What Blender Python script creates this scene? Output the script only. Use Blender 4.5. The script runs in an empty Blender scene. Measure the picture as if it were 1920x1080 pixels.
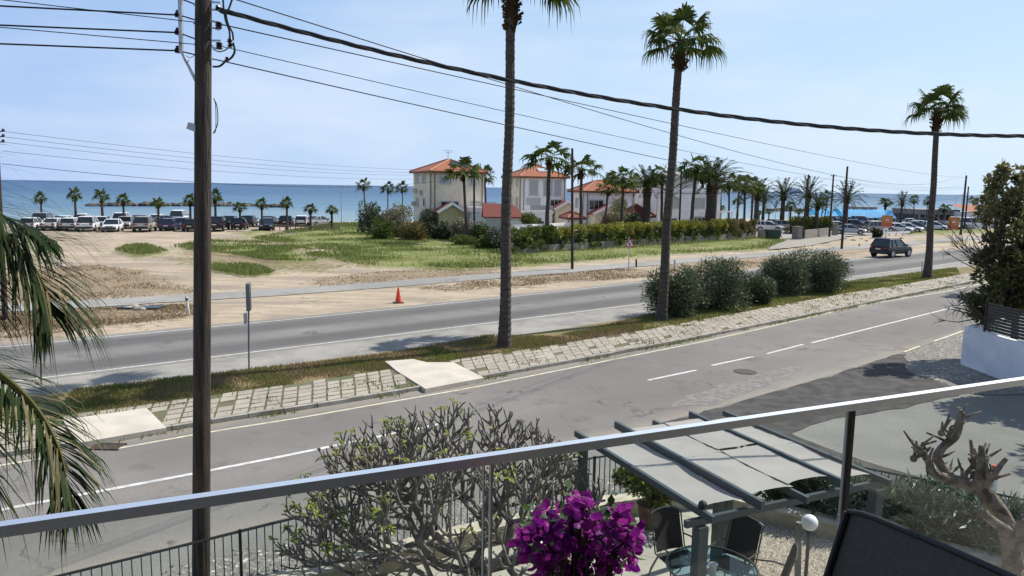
import bpy, math, random
import numpy as np
from mathutils import Matrix, Vector, noise as mnoise
random.seed(7); rng = np.random.default_rng(7)
R = math.radians
# ---------------------------------------------------------------- camera
F_PX, H = 1387.0, 6.0
ROLL = R(0.9); PITCH = math.atan((540-352)/F_PX)
cs, sn, cp, sp = math.cos(ROLL), math.sin(ROLL), math.cos(PITCH), math.sin(PITCH)
scene = bpy.context.scene
cam_d = bpy.data.cameras.new('camera'); cam = bpy.data.objects.new('camera', cam_d)
scene.collection.objects.link(cam); scene.camera = cam
cam_d.sensor_width = 36; cam_d.lens = F_PX/1920*36; cam_d.clip_start = 0.05; cam_d.clip_end = 90000
cam.matrix_world = Matrix(((cs, -sn, 0, 0), (sn*sp, cs*sp, -cp, 0), (sn*cp, cs*cp, sp, H), (0, 0, 0, 1)))
# ---------------------------------------------------------------- sky, sun, exposure
SUN_EL = R(46); SUN_DIR = Vector((0.866, 0.5, 0))          # towards the sun, seen from above
world = bpy.data.worlds.new('World'); scene.world = world; world.use_nodes = True
wn, wl = world.node_tree.nodes, world.node_tree.links
wn.clear()
wo = wn.new('ShaderNodeOutputWorld'); bg = wn.new('ShaderNodeBackground'); sky = wn.new('ShaderNodeTexSky')
sky.sky_type = 'NISHITA'; sky.sun_disc = False; sky.sun_elevation = SUN_EL
sky.sun_rotation = math.atan2(SUN_DIR.x, SUN_DIR.y)
sky.air_density = 1.0; sky.dust_density = 0.6; sky.ozone_density = 2.2; sky.altitude = 0
bg.inputs['Strength'].default_value = 0.105
tc = wn.new('ShaderNodeTexCoord'); mp = wn.new('ShaderNodeMapping'); nz = wn.new('ShaderNodeTexNoise')
mp.inputs['Scale'].default_value = (1.2, 1.2, 5.0); nz.inputs['Scale'].default_value = 1.7
nz.inputs['Detail'].default_value = 7; nz.inputs['Roughness'].default_value = 0.55
rm = wn.new('ShaderNodeMapRange'); rm.inputs['From Min'].default_value = 0.42; rm.inputs['From Max'].default_value = 0.78
rm.inputs['To Min'].default_value = 0.0; rm.inputs['To Max'].default_value = 0.7
mx = wn.new('ShaderNodeMix'); mx.data_type = 'RGBA'
mx.inputs['B'].default_value = (6.6, 7.1, 7.9, 1)
wl.new(tc.outputs['Generated'], mp.inputs['Vector']); wl.new(mp.outputs['Vector'], nz.inputs['Vector'])
wl.new(nz.outputs['Fac'], rm.inputs['Value']); wl.new(rm.outputs['Result'], mx.inputs['Factor'])
# pale sea air towards the horizon, brighter on the side of the sun
sx_ = wn.new('ShaderNodeSeparateXYZ'); wl.new(tc.outputs['Generated'], sx_.inputs['Vector'])
hz = wn.new('ShaderNodeMapRange'); hz.inputs['From Min'].default_value = 0.0; hz.inputs['From Max'].default_value = 0.75; hz.inputs['To Min'].default_value = .96; hz.inputs['To Max'].default_value = .25
wl.new(sx_.outputs['Z'], hz.inputs['Value'])
sd_ = wn.new('ShaderNodeVectorMath'); sd_.operation = 'DOT_PRODUCT'; sd_.inputs[1].default_value = (SUN_DIR.x, SUN_DIR.y, 0); wl.new(tc.outputs['Generated'], sd_.inputs[0])
sm_ = wn.new('ShaderNodeMapRange'); sm_.inputs['From Min'].default_value = -.2; sm_.inputs['From Max'].default_value = .95; wl.new(sd_.outputs['Value'], sm_.inputs['Value'])
zc_ = wn.new('ShaderNodeMapRange'); zc_.inputs['From Min'].default_value = 0.0; zc_.inputs['From Max'].default_value = .42; wl.new(sx_.outputs['Z'], zc_.inputs['Value'])
lo_ = wn.new('ShaderNodeMix'); lo_.data_type = 'RGBA'; lo_.inputs['A'].default_value = (3.5, 4.7, 7.3, 1); lo_.inputs['B'].default_value = (5.2, 6.5, 7.7, 1); wl.new(sm_.outputs['Result'], lo_.inputs['Factor'])
hi_ = wn.new('ShaderNodeMix'); hi_.data_type = 'RGBA'; hi_.inputs['A'].default_value = (2.1, 3.7, 7.1, 1); hi_.inputs['B'].default_value = (3.5, 5.6, 7.7, 1); wl.new(sm_.outputs['Result'], hi_.inputs['Factor'])
air = wn.new('ShaderNodeMix'); air.data_type = 'RGBA'; wl.new(zc_.outputs['Result'], air.inputs['Factor']); wl.new(lo_.outputs['Result'], air.inputs['A']); wl.new(hi_.outputs['Result'], air.inputs['B'])
sm2 = wn.new('ShaderNodeMix'); sm2.data_type = 'RGBA'; wl.new(hz.outputs['Result'], sm2.inputs['Factor']); wl.new(sky.outputs['Color'], sm2.inputs['A']); wl.new(air.outputs['Result'], sm2.inputs['B'])
wl.new(sm2.outputs['Result'], mx.inputs['A']); wl.new(mx.outputs['Result'], bg.inputs['Color'])
wl.new(bg.outputs['Background'], wo.inputs['Surface'])
sun_d = bpy.data.lights.new('sun', 'SUN'); sun_d.energy = 5.0; sun_d.angle = R(0.5); sun_d.color = (1, 0.95, 0.87)
sun = bpy.data.objects.new('sun', sun_d); scene.collection.objects.link(sun)
sv = Vector((SUN_DIR.x*math.cos(SUN_EL), SUN_DIR.y*math.cos(SUN_EL), math.sin(SUN_EL)))
sun.rotation_euler = sv.to_track_quat('Z', 'Y').to_euler(); sun.location = (0, 0, 60)
scene.view_settings.view_transform = 'Standard'; scene.view_settings.look = 'None'
scene.view_settings.exposure = 0.33; scene.view_settings.gamma = 1
scene.cycles.max_bounces = 8; scene.cycles.transparent_max_bounces = 24
scene.cycles.diffuse_bounces = 3; scene.cycles.glossy_bounces = 3
# ---------------------------------------------------------------- measuring helpers
def ray(x, y):
    dx, dy = x-960, y-540
    ux, uy = dx*cs+dy*sn, -dx*sn+dy*cs
    return np.array([ux/F_PX, cp - uy/F_PX*sp, -sp - uy/F_PX*cp])
def at(x, y, z=0.0):                     # point of the photograph that lies at height z
    r = ray(x, y); t = (z-H)/r[2]; return np.array([r[0]*t, r[1]*t, z])
def pz(x, y, Y):                         # point of the photograph at plan distance Y
    r = ray(x, y); t = Y/r[1]; return np.array([r[0]*t, Y, H+r[2]*t])
def ht(x, y, Y): return pz(x, y, Y)[2]
def G(pts, z=0.0): return np.array([at(x, y, z) for x, y in pts])
# ---------------------------------------------------------------- mesh helpers
COL = scene.collection
def tag(o, label=None, cat=None, group=None, kind=None):
    if label: o['label'] = label
    if cat: o['category'] = cat
    if group: o['group'] = group
    if kind: o['kind'] = kind
    return o
def thing(name, loc, label, cat, group=None, rz=0):
    o = bpy.data.objects.new(name, None); COL.objects.link(o); o.location = tuple(float(v) for v in loc)
    o.rotation_euler[2] = rz; o.empty_display_size = .3
    return tag(o, label, cat, group)
def link_mesh(name, me, mat, parent=None, world=True, smooth=False):
    o = bpy.data.objects.new(name, me); COL.objects.link(o)
    for m in (mat if isinstance(mat, (list, tuple)) else [mat]): me.materials.append(m)
    if smooth: me.polygons.foreach_set('use_smooth', [True]*len(me.polygons))
    if parent is not None:
        o.parent = parent
        if world and parent.type == 'EMPTY':               # built in scene coordinates
            o.matrix_parent_inverse = (Matrix.Translation(parent.location) @ Matrix.Rotation(parent.rotation_euler[2], 4, 'Z')).inverted()
    return o
class MB:
    def __init__(s): s.v, s.f, s.m = [], [], []
    def add(s, V, F, mi=0):
        b = len(s.v); s.v.extend(tuple(map(float, p)) for p in V)
        for f in F: s.f.append(tuple(i+b for i in f)); s.m.append(mi)
    def box(s, c, d, rz=0, mi=0, ax=None):
        x, y, z = d[0]/2, d[1]/2, d[2]/2
        P = np.array([[a, b, e] for a in (-x, x) for b in (-y, y) for e in (-z, z)])
        if ax is not None: P = P @ np.array(ax)
        elif rz:
            c_, s_ = math.cos(rz), math.sin(rz); P = P @ np.array([[c_, s_, 0], [-s_, c_, 0], [0, 0, 1]])
        s.add(P+np.array(c), [(0, 1, 3, 2), (4, 6, 7, 5), (0, 4, 5, 1), (2, 3, 7, 6), (0, 2, 6, 4), (1, 5, 7, 3)], mi)
    def bar(s, a, b, w, h, up=(0, 0, 1), mi=0):      # rectangular bar from a to b
        a, b = np.array(a, float), np.array(b, float); d = b-a; L = np.linalg.norm(d); d /= L
        side = np.cross(d, up); side /= max(np.linalg.norm(side), 1e-9); u = np.cross(side, d)
        s.box((a+b)/2, (L, w, h), mi=mi, ax=[d, side, u])
    def tube(s, pts, rad, n=8, mi=0, cap=True):
        pts = [np.array(p, float) for p in pts]; k = len(pts)
        if not hasattr(rad, '__len__'): rad = [rad]*k
        V = []; prev = None
        for i in range(k):
            d = pts[min(i+1, k-1)]-pts[max(i-1, 0)]; d = d/max(np.linalg.norm(d), 1e-9)
            if prev is None:
                ref = np.array([0, 0, 1.]) if abs(d[2]) < .9 else np.array([1., 0, 0])
                u = np.cross(d, ref)
            else: u = prev-d*np.dot(prev, d)
            u /= max(np.linalg.norm(u), 1e-9); prev = u; w = np.cross(d, u)
            for j in range(n):
                a = 2*math.pi*j/n; V.append(pts[i]+rad[i]*(u*math.cos(a)+w*math.sin(a)))
        F = [(i*n+j, i*n+(j+1) % n, (i+1)*n+(j+1) % n, (i+1)*n+j) for i in range(k-1) for j in range(n)]
        if cap: F += [tuple(range(n))[::-1], tuple((k-1)*n+j for j in range(n))]
        s.add(V, F, mi)
    def cyl(s, c, r, h, n=16, r2=None, mi=0):
        s.tube([c, (c[0], c[1], c[2]+h)], [r, r if r2 is None else r2], n, mi)
    def ball(s, c, r, n=12, m=8, mi=0, sc=(1, 1, 1)):
        V = [(c[0]+r*sc[0]*math.sin(math.pi*i/m)*math.cos(2*math.pi*j/n), c[1]+r*sc[1]*math.sin(math.pi*i/m)*math.sin(2*math.pi*j/n), c[2]+r*sc[2]*math.cos(math.pi*i/m)) for i in range(m+1) for j in range(n)]
        s.add(V, [(i*n+j, (i+1)*n+j, (i+1)*n+(j+1) % n, i*n+(j+1) % n) for i in range(m) for j in range(n)], mi)
    def prism(s, poly, z0, z1, mi=0):
        n = len(poly); V = [(p[0], p[1], z0) for p in poly]+[(p[0], p[1], z1) for p in poly]
        s.add(V, [tuple(range(n, 2*n)), tuple(range(n))[::-1]]+[(i, (i+1) % n, n+(i+1) % n, n+i) for i in range(n)], mi)
    def build(s, name, mat, parent=None, world=False, smooth=False):
        me = bpy.data.meshes.new(name); me.from_pydata(s.v, [], s.f)
        if len(set(s.m)) > 1: me.polygons.foreach_set('material_index', s.m)
        me.update(); return link_mesh(name, me, mat, parent, world, smooth)
def arr(name, V, Fq, mat, parent=None, world=False, smooth=False):   # V (n,3), Fq (m,k) numpy
    me = bpy.data.meshes.new(name); k = Fq.shape[1]
    me.vertices.add(len(V)); me.vertices.foreach_set('co', np.ascontiguousarray(V, dtype=np.float32).ravel())
    me.loops.add(Fq.size); me.loops.foreach_set('vertex_index', Fq.astype(np.int32).ravel())
    me.polygons.add(len(Fq)); me.polygons.foreach_set('loop_start', np.arange(0, Fq.size, k, dtype=np.int32))
    me.update(calc_edges=True); me.validate()
    return link_mesh(name, me, mat, parent, world, smooth)
def children(o): return [c for c in bpy.data.objects if c.parent == o]
def copy_tree(o, kids=None, parent=None):
    c = o.copy(); COL.objects.link(c)
    if parent is not None: c.parent = parent
    for ch in (kids if kids is not None else KIDS.get(o, [])):
        copy_tree(ch, None, c)
    return c
KIDS = {}
def reg(o):                                            # remember the tree of a prototype
    ks = children(o); KIDS[o] = ks
    for k in ks: reg(k)
    return o
# ---------------------------------------------------------------- materials
MATS = {}
def mat(name, col, rough=.8, var=.0, scale=3., col2=None, bump=0., bscale=None, spec=.5, metal=0., island=False, coord='Object', detail=6, stretch=None, lo=.35, hi=.65, transl=0.):
    if name in MATS: return MATS[name]
    m = bpy.data.materials.new(name); m.use_nodes = True; MATS[name] = m
    n, l = m.node_tree.nodes, m.node_tree.links; b = n['Principled BSDF']
    b.inputs['Roughness'].default_value = rough; b.inputs['Metallic'].default_value = metal
    b.inputs['Specular IOR Level'].default_value = spec
    col = tuple(col)+(1,)
    if col2 is None: col2 = tuple(max(0, c*(1-var)) for c in col[:3])
    col2 = tuple(col2)+(1,)
    t = n.new('ShaderNodeTexCoord'); vec = t.outputs[coord]
    if stretch:
        mpn = n.new('ShaderNodeMapping'); mpn.inputs['Scale'].default_value = stretch; l.new(vec, mpn.inputs['Vector']); vec = mpn.outputs['Vector']
    if var or col2 != col:
        nn = n.new('ShaderNodeTexNoise'); nn.inputs['Scale'].default_value = scale; nn.inputs['Detail'].default_value = detail
        l.new(vec, nn.inputs['Vector'])
        r = n.new('ShaderNodeMapRange'); r.inputs['From Min'].default_value = lo; r.inputs['From Max'].default_value = hi
        l.new(nn.outputs['Fac'], r.inputs['Value'])
        mixn = n.new('ShaderNodeMix'); mixn.data_type = 'RGBA'; mixn.inputs['A'].default_value = col; mixn.inputs['B'].default_value = col2
        if island:
            g = n.new('ShaderNodeNewGeometry'); l.new(g.outputs['Random Per Island'], mixn.inputs['Factor'])
        else: l.new(r.outputs['Result'], mixn.inputs['Factor'])
        l.new(mixn.outputs['Result'], b.inputs['Base Color'])
        colsock = mixn.outputs['Result']
    else:
        b.inputs['Base Color'].default_value = col; colsock = None
    if bump:
        bn = n.new('ShaderNodeTexNoise'); bn.inputs['Scale'].default_value = bscale or scale*4; bn.inputs['Detail'].default_value = 5
        l.new(vec, bn.inputs['Vector']); bb = n.new('ShaderNodeBump'); bb.inputs['Strength'].default_value = bump; bb.inputs['Distance'].default_value = .03
        l.new(bn.outputs['Fac'], bb.inputs['Height']); l.new(bb.outputs['Normal'], b.inputs['Normal'])
    if transl:                                         # thin leaves and cloth let light through
        tr = n.new('ShaderNodeBsdfTranslucent'); ms = n.new('ShaderNodeMixShader'); ms.inputs['Fac'].default_value = transl
        if colsock: l.new(colsock, tr.inputs['Color'])
        else: tr.inputs['Color'].default_value = col
        l.new(b.outputs['BSDF'], ms.inputs[1]); l.new(tr.outputs['BSDF'], ms.inputs[2]); l.new(ms.outputs['Shader'], n['Material Output'].inputs['Surface'])
    return m
def glass_mat(name, tint, refl=.08):
    m = bpy.data.materials.new(name); m.use_nodes = True; n, l = m.node_tree.nodes, m.node_tree.links
    n.remove(n['Principled BSDF'])
    t = n.new('ShaderNodeBsdfTransparent'); t.inputs['Color'].default_value = tuple(tint)+(1,)
    g = n.new('ShaderNodeBsdfGlossy'); g.inputs['Roughness'].default_value = .02
    lw = n.new('ShaderNodeLayerWeight'); lw.inputs['Blend'].default_value = .5; pw = n.new('ShaderNodeMath'); pw.operation = 'POWER'; pw.inputs[1].default_value = 5; l.new(lw.outputs['Facing'], pw.inputs[0])
    fr = n.new('ShaderNodeMapRange'); fr.inputs['To Min'].default_value = .022; fr.inputs['To Max'].default_value = .8; l.new(pw.outputs[0], fr.inputs['Value'])
    ms = n.new('ShaderNodeMixShader'); l.new(fr.outputs['Result'], ms.inputs['Fac']); l.new(t.outputs['BSDF'], ms.inputs[1]); l.new(g.outputs['BSDF'], ms.inputs[2])
    l.new(ms.outputs['Shader'], n['Material Output'].inputs['Surface']); MATS[name] = m; return m
class NT:                                              # small node-writing helper
    def __init__(s, name):
        s.m = bpy.data.materials.new(name); s.m.use_nodes = True; s.n, s.l = s.m.node_tree.nodes, s.m.node_tree.links
        s.b = s.n['Principled BSDF']; s.tc = s.n.new('ShaderNodeTexCoord'); MATS[name] = s.m
    def noise(s, scale, detail=5, rough=.5, vec=None, stretch=None, off=(0, 0, 0)):
        v = vec or s.tc.outputs['Object']
        if stretch or any(off):
            mpn = s.n.new('ShaderNodeMapping'); mpn.inputs['Scale'].default_value = stretch or (1, 1, 1); mpn.inputs['Location'].default_value = off
            s.l.new(v, mpn.inputs['Vector']); v = mpn.outputs['Vector']
        x = s.n.new('ShaderNodeTexNoise'); x.inputs['Scale'].default_value = scale; x.inputs['Detail'].default_value = detail; x.inputs['Roughness'].default_value = rough
        s.l.new(v, x.inputs['Vector']); return x.outputs['Fac']
    def rng(s, v, a, b, c=0, d=1):
        x = s.n.new('ShaderNodeMapRange')
        for k, q in zip(('From Min', 'From Max', 'To Min', 'To Max'), (a, b, c, d)): x.inputs[k].default_value = q
        s.l.new(v, x.inputs['Value']); return x.outputs['Result']
    def math(s, op, a, b=0.):
        x = s.n.new('ShaderNodeMath'); x.operation = op
        for i, q in enumerate((a, b)):
            if isinstance(q, (int, float)): x.inputs[i].default_value = q
            else: s.l.new(q, x.inputs[i])
        return x.outputs[0]
    def mix(s, f, a, b, mode='MIX'):
        x = s.n.new('ShaderNodeMix'); x.data_type = 'RGBA'; x.blend_type = mode
        for k, q in (('Factor', f), ('A', a), ('B', b)):
            if isinstance(q, (int, float)): x.inputs[k].default_value = q
            elif isinstance(q, tuple): x.inputs[k].default_value = q+(1,)
            else: s.l.new(q, x.inputs[k])
        return x.outputs['Result']
    def sep(s, c):
        x = s.n.new('ShaderNodeSeparateColor'); s.l.new(c, x.inputs['Color']); return x.outputs
    def xyz(s, c):
        x = s.n.new('ShaderNodeSeparateXYZ'); s.l.new(c, x.inputs['Vector']); return x.outputs
    def bump(s, h, st=.3, dist=.03):
        x = s.n.new('ShaderNodeBump'); x.inputs['Strength'].default_value = st; x.inputs['Distance'].default_value = dist
        s.l.new(h, x.inputs['Height']); s.l.new(x.outputs['Normal'], s.b.inputs['Normal'])
    def done(s, c, rough=.9, spec=.3):
        if isinstance(c, tuple): s.b.inputs['Base Color'].default_value = c+(1,)
        else: s.l.new(c, s.b.inputs['Base Color'])
        if isinstance(rough, (int, float)): s.b.inputs['Roughness'].default_value = rough
        else: s.l.new(rough, s.b.inputs['Roughness'])
        s.b.inputs['Specular IOR Level'].default_value = spec
        return s.m
# ================================================================ THE SETTING
def sdist(P, poly):                                    # signed distance, positive inside
    poly = np.asarray(poly)[:, :2]; n = len(poly); best = np.full(len(P), 1e9); inside = np.zeros(len(P), bool)
    for i in range(n):
        a, b = poly[i], poly[(i+1) % n]; ab = b-a; L = ab@ab+1e-12
        t = np.clip(((P-a)@ab)/L, 0, 1); d = P-(a+t[:, None]*ab); best = np.minimum(best, (d*d).sum(1))
        c = ((a[1] > P[:, 1]) != (b[1] > P[:, 1])); x = (b[0]-a[0])*(P[:, 1]-a[1])/((b[1]-a[1]) if b[1] != a[1] else 1e-9)+a[0]
        inside ^= c & (P[:, 0] < x)
    d = np.sqrt(best); return np.where(inside, d, -d)
GREEN = [G(p) for p in (
 [(500,447),(560,434),(640,421),(720,420),(800,430),(960,440),(975,478),(960,503),(800,506),(700,501),(640,489),(600,483),(590,472),(650,468),(560,462),(480,448)],
 [(335,463),(400,455),(470,458),(560,470),(600,490),(540,493),(450,478),(380,472)],
 [(222,474),(245,463),(270,462),(312,476),(260,482)], [(398,498),(470,500),(515,512),(470,519),(405,508)],
 [(432,437),(500,432),(510,436),(470,441)], [(0,472),(28,474),(40,490),(0,500)],
 [(960,477),(1180,463),(1415,447),(1480,452),(1440,468),(1238,480),(960,502)], [(1690,434),(1920,425),(1920,436),(1700,441)],
 [(1720,450),(1800,447),(1805,455),(1725,456)], [(1600,700),(1815,690),(1815,640),(1700,665)])]
DRY = [G(p) for p in (
 [(0,512),(60,508),(170,497),(250,508),(360,548),(150,564),(0,567)], [(0,590),(350,571),(362,590),(200,612),(0,634)],
 [(600,522),(740,508),(930,505),(935,511),(720,529),(600,537)], [(790,541),(940,523),(1170,504),(1218,508),(1215,519),(1000,534),(850,545)],
 [(1235,500),(1440,484),(1500,478),(1440,497),(1370,508),(1240,522)], [(1550,476),(1640,465),(1640,471),(1560,485)],
 [(560,470),(650,472),(720,490),(700,500),(620,492)], [(440,468),(330,475),(380,500),(600,510),(640,497)])]
WEED = [G(p) for p in ([(300,480),(450,490),(640,500),(560,510),(380,500)], [(560,434),(500,447),(330,463),(300,470),(420,445)],)]
def shore(x, y):                                       # metres seaward of the beach crest
    a, b = at(-200, 421)[:2], at(1900, 408)[:2]; d = (b-a)/np.linalg.norm(b-a)
    return -(x-a[0])*d[1]+(y-a[1])*d[0]
xs = np.concatenate([np.linspace(-500, -72, 26)[:-1], np.arange(-72, 76, .36), np.linspace(76, 600, 32)])
ys = np.concatenate([np.linspace(-60, 2, 12)[:-1], np.arange(2, 112, .36), np.linspace(112, 420, 120)])
XX, YY = np.meshgrid(xs, ys); P2 = np.stack([XX.ravel(), YY.ravel()], 1)
green = np.max([sdist(P2, p) for p in GREEN], 0); dry = np.max([sdist(P2, p) for p in DRY], 0); weed = np.max([sdist(P2, p) for p in WEED], 0)
S = shore(P2[:, 0], P2[:, 1]); Z = np.where(S > 0, -np.clip(S, 0, 45)*.075, 0)
mound = np.clip(green/3, 0, 1)*(P2[:, 1] > 60)*.25
road_zone = sdist(P2, G([(-400,760),(0,650),(560,595),(1080,541),(1370,512),(1795,467),(2400,430),(2600,1200),(-600,1400)]))
pz_ = sdist(P2, G([(-300,600),(0,590),(367,571),(715,546),(939,524),(1178,506),(1440,486),(1640,469),(2000,450),(2000,430),(1640,454),(1440,471),(1165,488),(939,508),(730,526),(367,551),(0,569),(-300,585)]))
Z = Z+np.where((road_zone < -2) & (pz_ < -.3), mound+.05*np.sin(P2[:, 0]*.7+2*np.sin(P2[:, 1]*.31))*np.sin(P2[:, 1]*.9), 0)*(S < -1)
nx, ny = len(xs), len(ys); ii = np.arange(nx*ny).reshape(ny, nx)
Fg = np.stack([ii[:-1, :-1].ravel(), ii[:-1, 1:].ravel(), ii[1:, 1:].ravel(), ii[1:, :-1].ravel()], 1)
t = NT('earth')
at_n = t.n.new('ShaderNodeAttribute'); at_n.attribute_name = 'cover'; cc = t.sep(at_n.outputs['Color'])
n1 = t.noise(.35, 8, .6); n2 = t.noise(2.2, 8, .65); n3 = t.noise(14, 6, .7); nw = t.noise(.16, 4, .5, stretch=(1, 2.6, 1))
sand = t.mix(t.rng(n1, .38, .62), (.36, .285, .205), (.46, .375, .275)); sand = t.mix(t.rng(nw, .5, .6), sand, (.30, .25, .195))
sand = t.mix(t.rng(n3, .52, .72, 0, .55), sand, (.27, .23, .18)); sand = t.mix(t.rng(n2, .6, .75, 0, .5), sand, (.30, .26, .2))
mr = t.n.new('ShaderNodeTexNoise'); mr.inputs['Scale'].default_value = .55; mr.inputs['Detail'].default_value = 3; mr.inputs['Distortion'].default_value = 1.2; mpr = t.n.new('ShaderNodeMapping'); mpr.inputs['Rotation'].default_value = (0, 0, R(-62)); mpr.inputs['Scale'].default_value = (.1, 2.6, 1); t.l.new(t.tc.outputs['Object'], mpr.inputs['Vector']); t.l.new(mpr.outputs['Vector'], mr.inputs['Vector'])
sand = t.mix(t.rng(mr.outputs['Fac'], .52, .66, 0, .55), sand, (.27, .225, .17)); sand = t.mix(t.rng(mr.outputs['Fac'], .44, .34, 0, .4), sand, (.55, .47, .36))
edge = t.math('MULTIPLY', t.math('SUBTRACT', t.math('ADD', t.math('MULTIPLY', n2, .7), t.math('MULTIPLY', n1, .5)), .6), 3.6)
def cover(ch, w=.16): return t.rng(t.math('ADD', ch, edge), .5-w, .5+w)
dcol = t.mix(t.rng(n3, .35, .68), (.22, .155, .10), (.36, .29, .2)); dcol = t.mix(t.rng(n2, .45, .7, 0, .8), dcol, (.16, .13, .075))
c = t.mix(cover(cc['Green']), sand, dcol)
c = t.mix(t.math('MULTIPLY', cover(cc['Blue']), t.rng(n2, .44, .58)), c, (.13, .14, .045))
gcol = t.mix(t.rng(n2, .35, .65), (.10, .135, .03), (.19, .21, .06)); gcol = t.mix(t.rng(n1, .46, .58, 0, .8), gcol, (.25, .235, .11))
c = t.mix(cover(cc['Red']), c, gcol)
t.bump(t.math('ADD', n3, n2), .6, .08)
ground_m = t.done(c, .95, .15)
ground = arr('ground', np.stack([P2[:, 0], P2[:, 1], Z], 1), Fg, ground_m, smooth=True); tag(ground, 'sandy waste ground with grass patches between road and sea', kind='structure')
ca = ground.data.color_attributes.new('cover', 'FLOAT_COLOR', 'POINT')
cv = np.ones((len(P2), 4), np.float32); cv[:, 0] = np.clip(green/3.4+.5, 0, 1); cv[:, 1] = np.clip(dry/3.4+.5, 0, 1); cv[:, 2] = np.clip(weed/3.4+.5, 0, 1)
ca.data.foreach_set('color', cv.ravel())
# sea
t = NT('sea_water'); o_ = t.xyz(t.tc.outputs['Object'])
a_, b_ = at(-200, 421)[:2], at(1900, 408)[:2]; d_ = (b_-a_)/np.linalg.norm(b_-a_)
dist = t.math('ADD', t.math('MULTIPLY', o_['X'], float(-d_[1])), t.math('MULTIPLY', o_['Y'], float(d_[0])))
dist = t.math('SUBTRACT', dist, float(-a_[0]*d_[1]+a_[1]*d_[0]))
nb = t.noise(.012, 5, .6, stretch=(1, 5, 1)); nb2 = t.noise(.1, 5, .6, stretch=(.6, 2.5, 1)); nf = t.noise(1.1, 6, .6)
wob = t.math('MULTIPLY', dist, t.rng(nb, .3, .7, .55, 1.45))
c = t.mix(t.rng(wob, 20, 130), (.20, .28, .31), (.09, .175, .25)); c = t.mix(t.rng(wob, 130, 480), c, (.035, .09, .175)); c = t.mix(t.rng(wob, 700, 5000), c, (.018, .055, .125))
c = t.mix(t.rng(nb2, .55, .75, 0, .35), c, (.04, .17, .27)); foam = t.math('MULTIPLY', t.rng(dist, 26, 12), t.rng(nb2, .5, .62)); c = t.mix(foam, c, (.7, .72, .7))
t.bump(t.math('ADD', nf, nb2), .9, .5)
sea_m = t.done(c, .42, .28)
m = MB(); k = 46
sx = np.concatenate([[-60000, -9000, -2000], np.linspace(-600, 900, 10), [3000, 12000, 60000]]); sy = [40, 100, 160, 260, 500, 1200, 4000, 14000, 60000]
m.add([(x, y, -1.0) for y in sy for x in sx], [(j*len(sx)+i, j*len(sx)+i+1, (j+1)*len(sx)+i+1, (j+1)*len(sx)+i) for j in range(len(sy)-1) for i in range(len(sx)-1)])
tag(m.build('sea', sea_m), 'blue sea reaching to the horizon', kind='structure')
# ---- strips laid out between two lines
def resample(poly, xsamp): poly = np.array(poly, float); return np.interp(xsamp, poly[:, 0], poly[:, 1])
def extend(W, a, b):                                   # carry both ends of a line on
    W = [np.array(w[:2], float) for w in W]; d0 = W[0]-W[1]; d1 = W[-1]-W[-2]
    return np.array([W[0]+d0/np.linalg.norm(d0)*a]+W+[W[-1]+d1/np.linalg.norm(d1)*b])
def along(W, n=None, step=None):
    W = np.array(W)[:, :2]; seg = np.linalg.norm(np.diff(W, axis=0), axis=1); s = np.concatenate([[0], np.cumsum(seg)])
    n = n or max(2, int(s[-1]/step)); q = np.linspace(0, s[-1], n)
    return np.stack([np.interp(q, s, W[:, 0]), np.interp(q, s, W[:, 1])], 1), q
def smooth_line(W, it=3):
    W = np.array(W)
    for _ in range(it): W[1:-1] = (W[:-2]+2*W[1:-1]+W[2:])/4
    return W
def strip(name, A, B, z, mt, label, n=400, jit=0., na=2, kind='structure', cat=None):
    a, _ = along(A, n); b, q = along(B, n)
    if jit:
        w = np.array([[mnoise.noise((i*.19, 3.1, 0)), mnoise.noise((i*.19, 9.7, 0))] for i in range(n)])*jit
        w += np.array([[mnoise.noise((i*.9, 5.1, 0)), mnoise.noise((i*.9, 2.7, 0))] for i in range(n)])*jit*.5
        d = (b-a)/np.linalg.norm(b-a, axis=1)[:, None]; a = a+d*w[:, :1]; b = b+d*w[:, 1:]
    V = [(*(a[i]*(1-k/(na-1))+b[i]*k/(na-1)), z) for i in range(n) for k in range(na)]
    m = MB(); m.add(V, [(i*na+k, i*na+k+1, (i+1)*na+k+1, (i+1)*na+k) for i in range(n-1) for k in range(na-1)])
    o = m.build(name, mt); uv = o.data.uv_layers.new(name='across')
    idx = np.zeros(len(o.data.loops), np.int32); o.data.loops.foreach_get('vertex_index', idx)
    U = np.stack([q[idx//na], (idx % na)/(na-1)], 1).astype(np.float32); uv.data.foreach_set('uv', U.ravel())
    if o.data.polygons[0].normal.z < 0: o.data.flip_normals()
    return tag(o, label, cat, kind=kind)
def ribbon(name, W, w, z, mt, label=None, parent=None):
    W = np.array(W)[:, :2]; W, _ = along(W, step=.8) if len(W) > 1 else (W, 0)
    d = np.gradient(W, axis=0); d /= np.linalg.norm(d, axis=1)[:, None]; nrm = np.stack([-d[:, 1], d[:, 0]], 1); m = MB()
    V = []
    for i in range(len(W)): V += [(*(W[i]-nrm[i]*w/2), z), (*(W[i]+nrm[i]*w/2), z)]
    m.add(V, [(2*i, 2*i+2, 2*i+3, 2*i+1) for i in range(len(W)-1)])
    return m.build(name, mt)
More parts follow.
